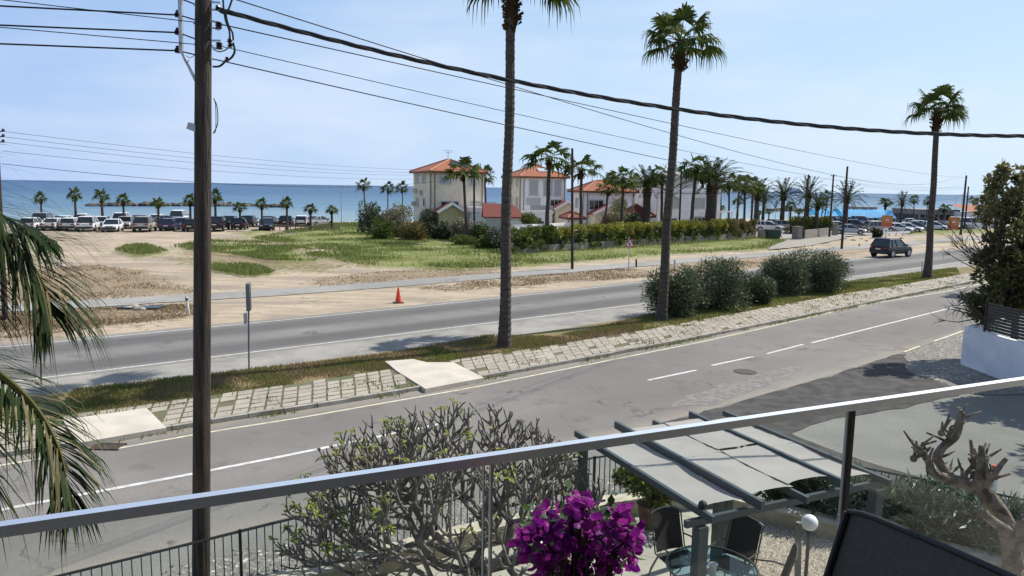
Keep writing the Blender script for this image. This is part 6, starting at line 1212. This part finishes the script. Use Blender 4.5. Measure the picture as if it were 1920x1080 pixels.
for x, y, hw, hh, lab, mt_, n_ in ((1668, 962, 46, 1.15, 'first oleander right of the pergola post, before the bar fence', m_ol2, 2600), (1745, 985, 52, 1.2, 'middle oleander before the right bar fence', m_ol2, 3000), (1820, 1010, 52, 1.15, 'oleander before the bar fence behind the trunk of the pruned tree', m_ol2, 2800), (1905, 1045, 50, 1.1, 'oleander at the right edge beyond the pruned tree', m_ol2, 2600),
      (1590, 945, 42, 1.0, 'oleander seen under the right end of the pergola roof', m_ol2, 2400), (1520, 950, 48, 1.1, 'dark shrub in the shade below the middle of the pergola', m_darkl, 3000), (1450, 945, 42, 1.0, 'dark shrub in the shade below the left of the pergola', m_darkl, 2400)):
    rf2, _ = along(np.array(nrm_in(Rf, .52)), step=.1); b = min(([*q, .04] for q in rf2), key=lambda q: abs(proj(q)[0]-x)); w = hw/F_PX*b[1]; bush('oleander_bush', b, (w, w*.75), hh, lab, 'bush', mt_, n=int(n_*.62), leaf=.2, ncl=24, group=og, shape=.10, r0=.22, r1=.36, up=.5)
# ---- bare frangipani
m_fr = mat('frangipani_bark', (.25, .225, .19), .7, .45, 6, (.12, .105, .085), bump=.5, bscale=30); m_frl = mat('frangipani_leaf', (.12, .17, .02), .4, island=True, col2=(.36, .38, .06), spec=.4, transl=.4)
fb = np.array([-.45, 10.15, 0]); ft = thing('frangipani_tree', fb, 'bare frangipani tree with a broad dome of forked branches and a few yellow-green leaves', 'tree'); random.seed(21); rr_ = random.Random(21); m = MB(); tips = []
C0 = np.array([-.45, 0, .45]); RX, RZ = 2.6, 2.55
def grow(p, d, r, lv):
    if lv == 0 or r < .0095: tips.append((p, d)); return
    L = [.0, .19, .26, .32, .38, .48, .62, .80][min(lv, 7)]*rr_.uniform(.75, 1.25); q = [p]
    d = d/np.linalg.norm(d)
    for k in range(3):
        d = d+np.array([rr_.gauss(0, .10), rr_.gauss(0, .10), (.06 if lv > 3 else .17)+rr_.gauss(0, .05)]); d /= np.linalg.norm(d); q.append(q[-1]+d*L/3)
    e = q[-1]; rel = (e-C0)/np.array([RX, RX*.85, RZ])
    if np.linalg.norm(rel) > 1.0 and lv < 6: tips.append((q[1], d)); m.tube(q[:2], [r, r*.85], 6); return
    m.tube(q, [r, r*.93, r*.88, r*.84], 7)
    n = 3 if (lv >= 6 or rr_.random() < .20) else 2; a0 = rr_.random()*6.28; ref = np.cross(d, [.3, .5, .8]); ref /= np.linalg.norm(ref); w2 = np.cross(d, ref)
    for k in range(n):
        a = a0+k*6.283/n+rr_.gauss(0, .3); sp_ = math.tan(R(rr_.uniform(34, 60) if lv > 4 else rr_.uniform(22, 46))); nd = d+sp_*(ref*math.cos(a)+w2*math.sin(a)); nd[2] = max(nd[2], -.12); grow(e, nd, max(r*(.79 if n == 2 else .73), .0125), lv-1)
m.tube([(0, 0, 0), (.03, 0, .2), (-.02, .02, .42), (-.05, 0, .55)], [.15, .105, .09, .085], 10)
for k in range(6):
    a = k*1.047+.3; grow(np.array([-.05, 0, .42+.05*(k % 3)]), np.array([math.cos(a), math.sin(a), .12+.3*(k % 2)]), .068, 7)
grow(np.array([-.05, 0, .55]), np.array([.3, .1, 1.]), .06, 6); grow(np.array([-.05, 0, .5]), np.array([-1., .25, .45]), .06, 7)
m.build('trunk', m_fr, ft, smooth=True); V, F = [], []
lm = MB()
for p, d in tips:
    w = p+fb; px_, py_ = proj(w); prob = 0.0
    if px_ < 740 and p[2] > .9: prob = .11
    elif p[2] > 2.3 and px_ < 1010: prob = .09
    elif p[2] > 1.8: prob = .02
    if rr_.random() > prob: continue
    for k in range(rr_.randint(3, 6)):
        a = rr_.random()*6.28; dr = np.array([math.cos(a), math.sin(a), rr_.uniform(-.1, .9)]); dr /= np.linalg.norm(dr); L = rr_.uniform(.08, .16); sd = np.cross(dr, UP); sd /= np.linalg.norm(sd); wv = L*.16
        c1, c2, c3 = p+dr*L*.35, p+dr*L*.7-UP*.02, p+dr*L-UP*.06; lm.add([p, c1-sd*wv, c2-sd*wv*.9, c3, c2+sd*wv*.9, c1+sd*wv, c1-UP*.008, c2-UP*.008], [(0, 1, 6), (0, 6, 5), (1, 2, 7, 6), (6, 7, 4, 5), (2, 3, 7), (7, 3, 4)])
lm.build('foliage', m_frl, ft)
# ---- pollarded tree at the right
TY = 8.7; pr_ = pz(1905, 1100, TY); base = np.array([pr_[0]+.02, TY, 0]); ptree = thing('pollarded_tree', base, 'leafless pollarded tree with knobbly stubs at the lower right', 'tree'); m = MB()
m_pb = mat('pollard_bark', (.23, .185, .145), .9, .4, 7, (.085, .065, .05), bump=1., bscale=26, lo=.42, hi=.6); rr_ = random.Random(5)
def limb(pts, rads, dy=0):
    P = [pz(x, y, TY+d) for x, y, d in pts]; Q = wirepts(P, 4); m.tube(Q, list(np.interp(np.linspace(0, 1, len(Q)), np.linspace(0, 1, len(rads)), rads)), 9); return P
m.tube([base, base*np.array([1, 1, 0])+UP*.6, pz(1900, 1060, TY)], [.15, .13, .125], 10)
limb([(1900, 1060, 0), (1893, 1010, 0), (1880, 970, .05), (1855, 935, .1), (1835, 915, .15), (1800, 903, .2), (1762, 893, .2), (1745, 882, .2)], [.125, .115, .105, .105, .09, .075, .06, .05])
limb([(1893, 1010, 0), (1925, 985, -.1), (1960, 960, -.2), (2000, 900, -.2)], [.1, .085, .07, .06]); limb([(1895, 1000, 0), (1872, 985, -.1), (1850, 968, -.15), (1835, 955, -.15)], [.09, .065, .05, .055]); limb([(1900, 1030, 0), (1925, 1022, -.2), (1950, 1010, -.3)], [.07, .05, .04])
limb([(1745, 884, .2), (1742, 868, .2), (1731, 852, .2), (1720, 842, .2)], [.055, .045, .04, .06]); limb([(1785, 897, .2), (1768, 876, .3), (1757, 858, .3), (1768, 838, .3), (1790, 818, .3), (1798, 795, .3), (1801, 768, .3)], [.065, .055, .06, .05, .055, .05, .022])
limb([(1833, 917, .15), (1838, 890, .1), (1841, 865, .1), (1840, 835, .1)], [.07, .06, .055, .03]); limb([(1825, 903, .2), (1828, 880, .25), (1823, 850, .3), (1820, 825, .3)], [.05, .045, .025, .018]); limb([(1845, 912, .1), (1862, 890, .0), (1878, 870, 0), (1887, 860, 0)], [.055, .045, .03, .025])
limb([(1850, 900, .1), (1870, 895, 0), (1895, 888, 0)], [.03, .02, .016])
for x, y, d, n_ in ((1719, 842, .2, 5), (1731, 850, .2, 5), (1713, 860, .2, 3), (1790, 815, .3, 6), (1801, 790, .3, 5), (1757, 860, .3, 3), (1777, 830, .3, 4), (1841, 865, .1, 5), (1826, 882, .25, 4), (1855, 890, 0, 5), (1808, 890, .2, 4), (1742, 868, .2, 3), (1765, 812, .3, 3)):
    c = pz(x, y, TY+d); m.ball(c, rr_.uniform(.04, .055), 8, 6)
    for k in range(n_):
        a = rr_.uniform(R(15), R(165)); dr = np.array([math.cos(a), rr_.uniform(-.6, .6), math.sin(a)*.9+.1]); dr /= np.linalg.norm(dr); L = rr_.uniform(.10, .26); b1_ = c+dr*L*.5+np.array([rr_.gauss(0, .02), 0, .01]); m.tube([c, b1_, c+dr*L+UP*.05*L*4*.3], [.022, .017, .011], 6)
m.build('trunk', m_pb, ptree, world=True, smooth=True)
# red and white post outside the fence
b = at(1856, 975, 0); rw = thing('striped_post', b, 'red and white banded post outside the bar fence, behind the pollarded tree', 'post'); z = .02
for k in range(4): m = MB(); m.tube([(0, 0, .02+k*.26), (0, 0, .02+(k+1)*.26)], .06, 10); m.build('band', [m_red, m_swh][(k+1) % 2], rw)
m = MB(); m.box((0, 0, .012), (.26, .26, .024)); m.build('base', m_trim, rw)
# ---- white wall, dark fence and trees at the right
A0 = at(1808, 683); W_ = [at(1806, 684)[:2], at(1840, 697)[:2], at(1880, 712)[:2]]; W_ += [np.array([16.5, 21.0]), np.array([17.3, 18.5]), np.array([19.2, 16.0]), np.array([23, 14.5])]; wz = ht(1814, 612, W_[0][1])
root = thing('boundary_wall', (*W_[0], 0), 'curved white garden wall at the right edge of the picture', 'wall'); Wc_, _ = along(np.array(W_), step=.45); m = MB(); n_ = shift(Wc_, .11), shift(Wc_, -.11); k = len(Wc_); V = [(*n_[0][i], 0) for i in range(k)]+[(*n_[0][i], wz) for i in range(k)]+[(*n_[1][i], wz) for i in range(k)]+[(*n_[1][i], 0) for i in range(k)]
m.add(V, [(i+j*k, i+1+j*k, i+1+(j+1)*k, i+(j+1)*k) for i in range(k-1) for j in range(3)]+[(0, k, 2*k, 3*k), (k-1, 4*k-1, 3*k-1, 2*k-1)]); m.build('wall', mat('white_wall_paint', (.74, .75, .77), .8, .18, 1.6, (.6, .61, .63), bump=.15, bscale=12), root, world=True)
m = MB(); d_r = np.array([.78, .62]); q0 = np.array(W_[0])+d_r*.14+np.array([.12, 0]); m.bar((*q0, wz/2), (*(q0+d_r*14), wz/2), .22, wz); m.build('return_wall', MATS['white_wall_paint'], root, world=True)
df = thing('slatted_fence', (*W_[0], wz), 'dark slatted fence standing on the white wall', 'fence'); m = MB(); Wd = shift(Wc_, 0)
for i in range(2, len(Wd)-1):
    a, b = Wd[i], Wd[i+1]
    for z in np.arange(.12, 1.05, .105): m.bar((*a, wz+z), (*b, wz+z), .02, .085)
m.build('slats', m_fence, df, world=True)
for i in range(2, len(Wd), 4): m = MB(); m.box((*Wd[i], wz+.56), (.06, .06, 1.12)); m.build('post', m_fence, df, world=True)
m = MB()
for z in np.arange(.12, 1.05, .105): m.bar((*(q0+d_r*.7), wz+z), (*(q0+d_r*13), wz+z), .02, .085)
m.build('slats', m_fence, df, world=True)
m_airy = mat('olive_yellow_leaf', (.09, .10, .03), .55, island=True, col2=(.30, .27, .12), spec=.25, transl=.35); m_dense = mat('dark_tree_leaf', (.035, .05, .016), .5, island=True, col2=(.18, .17, .055), spec=.25, transl=.3)
def leafy_tree(base, crown, lab, mt, n, leaf, ncl, r0, r1, trunk_r=.12, bare=None, group=None):
    base = np.array(base, float); root = thing('garden_tree', base, lab, 'tree', group); cx_, cy_, cz_, rx, ry, rz_ = crown; cl = clumps((cx_, cy_, cz_, rx, ry, rz_), ncl, r0, r1); V, F = leaves(cl, n, leaf, None, .33, .2); arr('crown', V, F, mt, root, world=True)
    m = MB(); top = np.array([cx_, cy_, cz_-rz_*.4]); m.tube([base, base*.4+top*.6+np.array([.1, 0, 0]), top], [trunk_r, trunk_r*.8, trunk_r*.6], 8)
    for i in range(min(ncl, 34)): c = cl[i, :3]; s0 = base*.3+top*.7 if i % 2 else top; md = (s0+c)/2+rng.normal(0, .15, 3); m.tube([s0, md, c, c+(c-md)*.25], [trunk_r*.38, trunk_r*.24, trunk_r*.1, .008], 5)
    if bare is not None:
        for k in range(bare[3]):
            c = np.array([pz(bare[0], bare[1], cy_)[0], cy_, pz(bare[0], bare[1], cy_)[2]]); e = c+rng.normal(0, bare[2], 3)*np.array([1, 1, .8]); md = (top*.35+e*.65)+rng.normal(0, .12, 3); m.tube([top, md, e], [.03, .018, .007], 5)
            for z_ in range(4): f = e+rng.normal(0, .3, 3); m.tube([md*.4+e*.6, (e+f)/2, f], [.01, .008, .004], 4)
    m.build('trunk', m_bark, root, world=True); return root
c = pz(1872, 372, 27.5); leafy_tree((c[0]+.4, 27.5, 0), (c[0]+.15, 27.5, c[2], .95, .8, 1.3), 'taller tree with sparse olive-yellow leaves at the right edge', m_airy, 2600, .17, 40, .12, .26, .1)
c = pz(1903, 500, 26.8); leafy_tree((c[0]+.3, 26.8, 0), (c[0], 26.8, c[2], 1.5, 1.2, 1.9), 'dense dark green tree behind the white wall at the right edge', m_dense, 6300, .17, 60, .15, .36, .14, bare=(1808, 452, .55, 22))
c = pz(1825, 590, 26.2); leafy_tree((17.4, 26.2, 0), (c[0]+.45, 26.2, c[2]+.2, .8, .6, .7), 'thin twiggy shrub hanging over the left end of the dark fence', m_dense, 1500, .14, 26, .12, .26, .05, bare=(1800, 575, .35, 16))
c = pz(1985, 430, 27.5); leafy_tree((c[0], 27.5, 0), (c[0]+.3, 27.5, c[2]+.1, 1.5, 1.2, 2.2), 'dense tree cut by the right edge of the picture behind the taller sparse tree', m_dense, 3000, .18, 40, .15, .35, .12)
leafy_tree((19.0, 22.6, 0), (19.0, 22.6, 5.0, 2.3, 2.0, 2.4), 'tree out of sight beyond the right edge that shades the road by the wall', m_dense, 9000, .22, 44, .3, .6, .15); leafy_tree((18.8, 18.9, 0), (18.8, 18.9, 5.2, 2.4, 2.0, 2.4), 'second tree out of sight beyond the right edge, nearer to us', m_dense, 9000, .22, 44, .3, .6, .15)
# ================================================================ THE BALCONY
BZ = 5.25; FLZ = 4.2
ra, rb = at(0, 987, BZ), at(1600, 757, BZ); rd = (rb-ra)/np.linalg.norm(rb-ra); rn = np.array([-rd[1], rd[0], 0])
RP = lambda s, off=0., z=BZ: ra+rd*s+rn*off+UP*(z-BZ)
m_alu = mat('brushed_aluminium', (.62, .63, .65), .28, .1, 4, metal=.9, stretch=(.2, 4, 4), bump=.02); m_pglass = glass_mat('green_tinted_glass', (.94, .96, .952))
L0, L1 = -1.2, 4.6; bl = thing('balcony_railing', RP(1.4, 0, FLZ), 'glass balcony railing with a slim square metal handrail', 'railing')
m = MB(); a, b = RP(L0, .0145, BZ-.0135), RP(L1, .0145, BZ-.0135); m.bar(a, b, .029, .027); hr = m.build('handrail', mat('handrail_metal', (.95, .95, .95), .4, .04, 3, metal=.97), bl, world=True)
def s_at(x, y): p = at(x, y, BZ-.3); return float((at(x, y, BZ)-ra) @ rd)
sj = float(np.dot((at(918, 853, BZ)-ra), rd)); sp2 = float(np.dot((at(1603, 757, BZ)-ra), rd))
for s0, s1 in ((L0, sj-.012), (sj+.012, sp2-.012), (sp2+.004, L1)):
    m = MB(); m.bar(RP(s0, .0145, (BZ+FLZ+.08)/2), RP(s1, .0145, (BZ+FLZ+.08)/2), .008, BZ-FLZ-.115); m.build('glass_panel', m_pglass, bl, world=True)
m_edge = mat('glass_edge', (.32, .38, .37), .2, .1, 20, spec=.9)
for s in (sj-.0145, sp2-.0145): m = MB(); m.box(RP(s, .0145, (BZ+FLZ+.07)/2), (.004, .010, BZ-FLZ-.12), rz=math.atan2(rd[1], rd[0])); m.build('glass_edge', m_edge, bl, world=True)
m = MB(); m.box(RP(sj+.008, .0145, (BZ+FLZ)/2-.015), (.007, .014, BZ-FLZ-.03), rz=math.atan2(rd[1], rd[0])); m.build('slim_post', m_galv, bl, world=True)
m = MB(); m.box(RP(sp2+.004, .0145, (BZ+FLZ)/2-.015), (.017, .026, BZ-FLZ-.03), rz=math.atan2(rd[1], rd[0])); m.build('post', m_blk, bl, world=True)
m = MB(); P = [RP(L0, .12, 0), RP(L1, .12, 0), RP(L1, -4, 0), RP(L0, -4, 0)]; m.prism([(p[0], p[1]) for p in P], FLZ-.22, FLZ); tag(m.build('balcony_floor', m_conc), 'concrete floor slab of the balcony', kind='structure')
m = MB(); m.bar(RP(L0, .0145, FLZ+.035), RP(L1, .0145, FLZ+.035), .04, .07); m.build('base_channel', m_blk, bl, world=True)
# unseen house wall and slab above, added to darken reflections and shade the balcony
m_fac = mat('facade_dark_reflection', (.06, .06, .06), .9, .2, 2)  # kept dark so that handrail and glass reflect little
fac = thing('house_facade', RP(1.4, -3.0, 0), 'unseen house wall behind the balcony, added dark for reflections, with a shading slab above it', 'house'); m = MB(); m.bar(RP(-7, -3.2, 4.2), RP(9, -3.2, 4.2), .25, 8.4); m.build('wall', m_fac, fac, world=True)
m = MB(); P = [RP(-4, -.55, 0), RP(7, -.55, 0), RP(7, -3.05, 0), RP(-4, -3.05, 0)]; m.prism([(p[0], p[1]) for p in P], 7.15, 7.4); m.build('shade_slab', m_conc, fac, world=True)  # overhead slab added so that its shade falls on the chair
dr = MB(); dr.bar(RP(.2, -3.05, FLZ+1.15), RP(3.4, -3.05, FLZ+1.15), .06, 2.2); dw = dr.build('door', m_dkint, fac, world=True)
# balcony chair: high sling back seen from behind
pa, pb2 = at(1591, 951, 5.22), at(1890, 1083, 5.22); dv = (pb2-pa)/np.linalg.norm(pb2-pa); mid = pa+dv*.27
fdir = np.array([-dv[1], dv[0], 0]); fdir = -fdir if fdir[0] > 0 else fdir
bc = thing('balcony_chair', (mid[0]+fdir[0]*.3, mid[1]+fdir[1]*.3, FLZ), 'charcoal sling chair on the balcony, its backrest cutting the lower right corner', 'chair')
m_bs = mat('charcoal_sling', (.075, .073, .068), .75, .3, 90, (.095, .09, .082), bump=.3, bscale=700); W2 = .54; m = MB(); V = []; N_ = 14; M_ = 11
def bp(u, f):                                          # u along the top edge, f down the back
    drop = .60*f; fw = .19*f+.05*f*f; bow = -.012*(1-(2*u-1)**2)*(1-.5*f); side = .012*math.sin(f*3)
    return pa+dv*(u*W2)+fdir*(fw+bow)-UP*(drop+(.012*(abs(2*u-1)**12) if f < .2 else 0)*(1-f*5))
for j in range(N_):
    for i in range(M_): V.append(bp(i/(M_-1), j/(N_-1)))
F = [(j*M_+i, j*M_+i+1, (j+1)*M_+i+1, (j+1)*M_+i) for j in range(N_-1) for i in range(M_-1)]; k0 = len(V); V += [p-fdir*.004 for p in V]; F += [tuple(q+k0 for q in f[::-1]) for f in F]; m.add(V, F); m.build('backrest', m_bs, bc, world=True, smooth=True)
for u in (0, 1): m = MB(); m.tube([bp(u, q/10)+fdir*.004 for q in range(11)]+[bp(u, 1)+fdir*.12-UP*.22, bp(u, 1)-fdir*.15-UP*.38], .009, 8); m.build('side_frame', m_blk, bc, world=True)
m = MB(); m.tube([bp(q/14, 0) for q in range(15)], .008, 8); m.build('top_rail', m_blk, bc, world=True); m = MB(); m.tube([bp(q/14, .045)-fdir*.008 for q in range(15)], .0025, 5); m.tube([bp(.09, q/10)-fdir*.008 for q in range(11)], .0025, 5); m.build('seam', m_bs, bc, world=True)
s0 = bp(0, 1); s1 = bp(1, 1); m = MB(); V = [s0, s1, s1+fdir*.5-UP*.0, s0+fdir*.5]; V += [p-UP*.01 for p in V]; m.add(V, [(0, 1, 2, 3), (7, 6, 5, 4), (0, 4, 5, 1), (1, 5, 6, 2), (2, 6, 7, 3), (3, 7, 4, 0)]); m.build('seat', m_bs, bc, world=True)
for q in (s0, s1): m = MB(); e = q+fdir*.5; m.tube([q, e, e+fdir*.03-UP*(e[2]-FLZ)], .011, 8); m.build('leg', m_blk, bc, world=True)
# bougainvillea in its pot
m_bou = mat('magenta_bract', (.14, .006, .18), .5, island=True, col2=(.36, .03, .30), spec=.25, transl=.42); m_boul = mat('bougainvillea_leaf', (.03, .06, .015), .4, island=True, col2=(.08, .14, .03), transl=.25); m_wf = mat('cream_flower', (.75, .70, .55), .5, var=.05)
bY = 1.72; bo = pz(1085, 1040, bY); pot = thing('bougainvillea', (bo[0], bY, FLZ), 'magenta bougainvillea in bloom in front of the glass railing', 'potted plant'); m = MB(); m.tube([(0, 0, 0), (0, 0, .26), (0, 0, .28)], [.10, .14, .15], 20); m.build('pot', MATS['brown_pot'], pot)
rr_ = random.Random(9); m = MB(); lm = MB(); wm = MB(); sm = MB()
lob = [(1012, 1022, 40, 26), (1000, 985, 22, 9), (1085, 1000, 58, 34), (1082, 962, 26, 12), (1078, 941, 12, 4), (1030, 970, 16, 5), (1148, 1005, 46, 30), (1160, 968, 20, 7), (1172, 1045, 26, 9), (1060, 1055, 55, 24), (1110, 1068, 50, 20), (1025, 1062, 26, 9), (1175, 1000, 20, 6), (1110, 960, 16, 5)]
for x, y, rad, n_ in lob:
    for k in range(n_):
        a, q = rr_.random()*6.28, math.sqrt(rr_.random()); yy = bY+rr_.uniform(-.09, .09); c = pz(x+rad*q*math.cos(a), y+rad*q*math.sin(a), yy)
        ax = np.array([rr_.gauss(0, .7), -.5+rr_.gauss(0, .6), rr_.gauss(.15, .6)]); ax /= np.linalg.norm(ax); e1 = np.cross(ax, [0, 0, 1]) if abs(ax[2]) < .9 else np.array([1., 0, 0]); e1 /= np.linalg.norm(e1); e2 = np.cross(ax, e1); a0 = rr_.random()*6.28
        for p_ in range(3):
            t_ = a0+p_*2.094; o_ = e1*math.cos(t_)+e2*math.sin(t_); s_ = np.cross(ax, o_); L = rr_.uniform(.020, .028); b0, b1_, b2, b3 = c, c+ax*L*.35+o_*L*.42, c+ax*L*.62+o_*L*.85, c+ax*L*.75+o_*L*1.12; wv = L*.42
            m.add([b0, b1_-s_*wv, b1_-o_*.003, b1_+s_*wv, b2-s_*wv*.75, b2-o_*.003, b2+s_*wv*.75, b3], [(0, 1, 2), (0, 2, 3), (1, 4, 5, 2), (2, 5, 6, 3), (4, 7, 5), (5, 7, 6)])
        if rr_.random() < .1: wm.tube([c, c+ax*.014], .0012, 5); wm.ball(c+ax*.015, .0028, 6, 4)
        if rr_.random() < .7:
            for _ in range(2):
                q2 = c+np.array([rr_.gauss(0, .014), .045+rr_.gauss(0, .02), rr_.gauss(-.01, .015)]); d = np.array([rr_.gauss(0, 1), rr_.gauss(0, 1), rr_.gauss(0, .6)]); d /= np.linalg.norm(d); s2 = np.cross(d, [.1, .2, 1]); s2 /= np.linalg.norm(s2); lm.add([q2, q2+d*.016+s2*.010, q2+d*.036, q2+d*.016-s2*.010], [(0, 1, 2, 3)])
        if k % 4 == 0: sm.tube([c, (c*.6+np.array([bo[0], bY, bo[2]-.1])*.4), np.array([bo[0]+rr_.gauss(0, .02), bY, FLZ+.25])], [.0016, .003, .005], 5)
m.build('bracts', m_bou, pot, world=True); lm.build('foliage', m_boul, pot, world=True); wm.build('flowers', m_wf, pot, world=True); sm.build('stem', m_bark, pot, world=True)
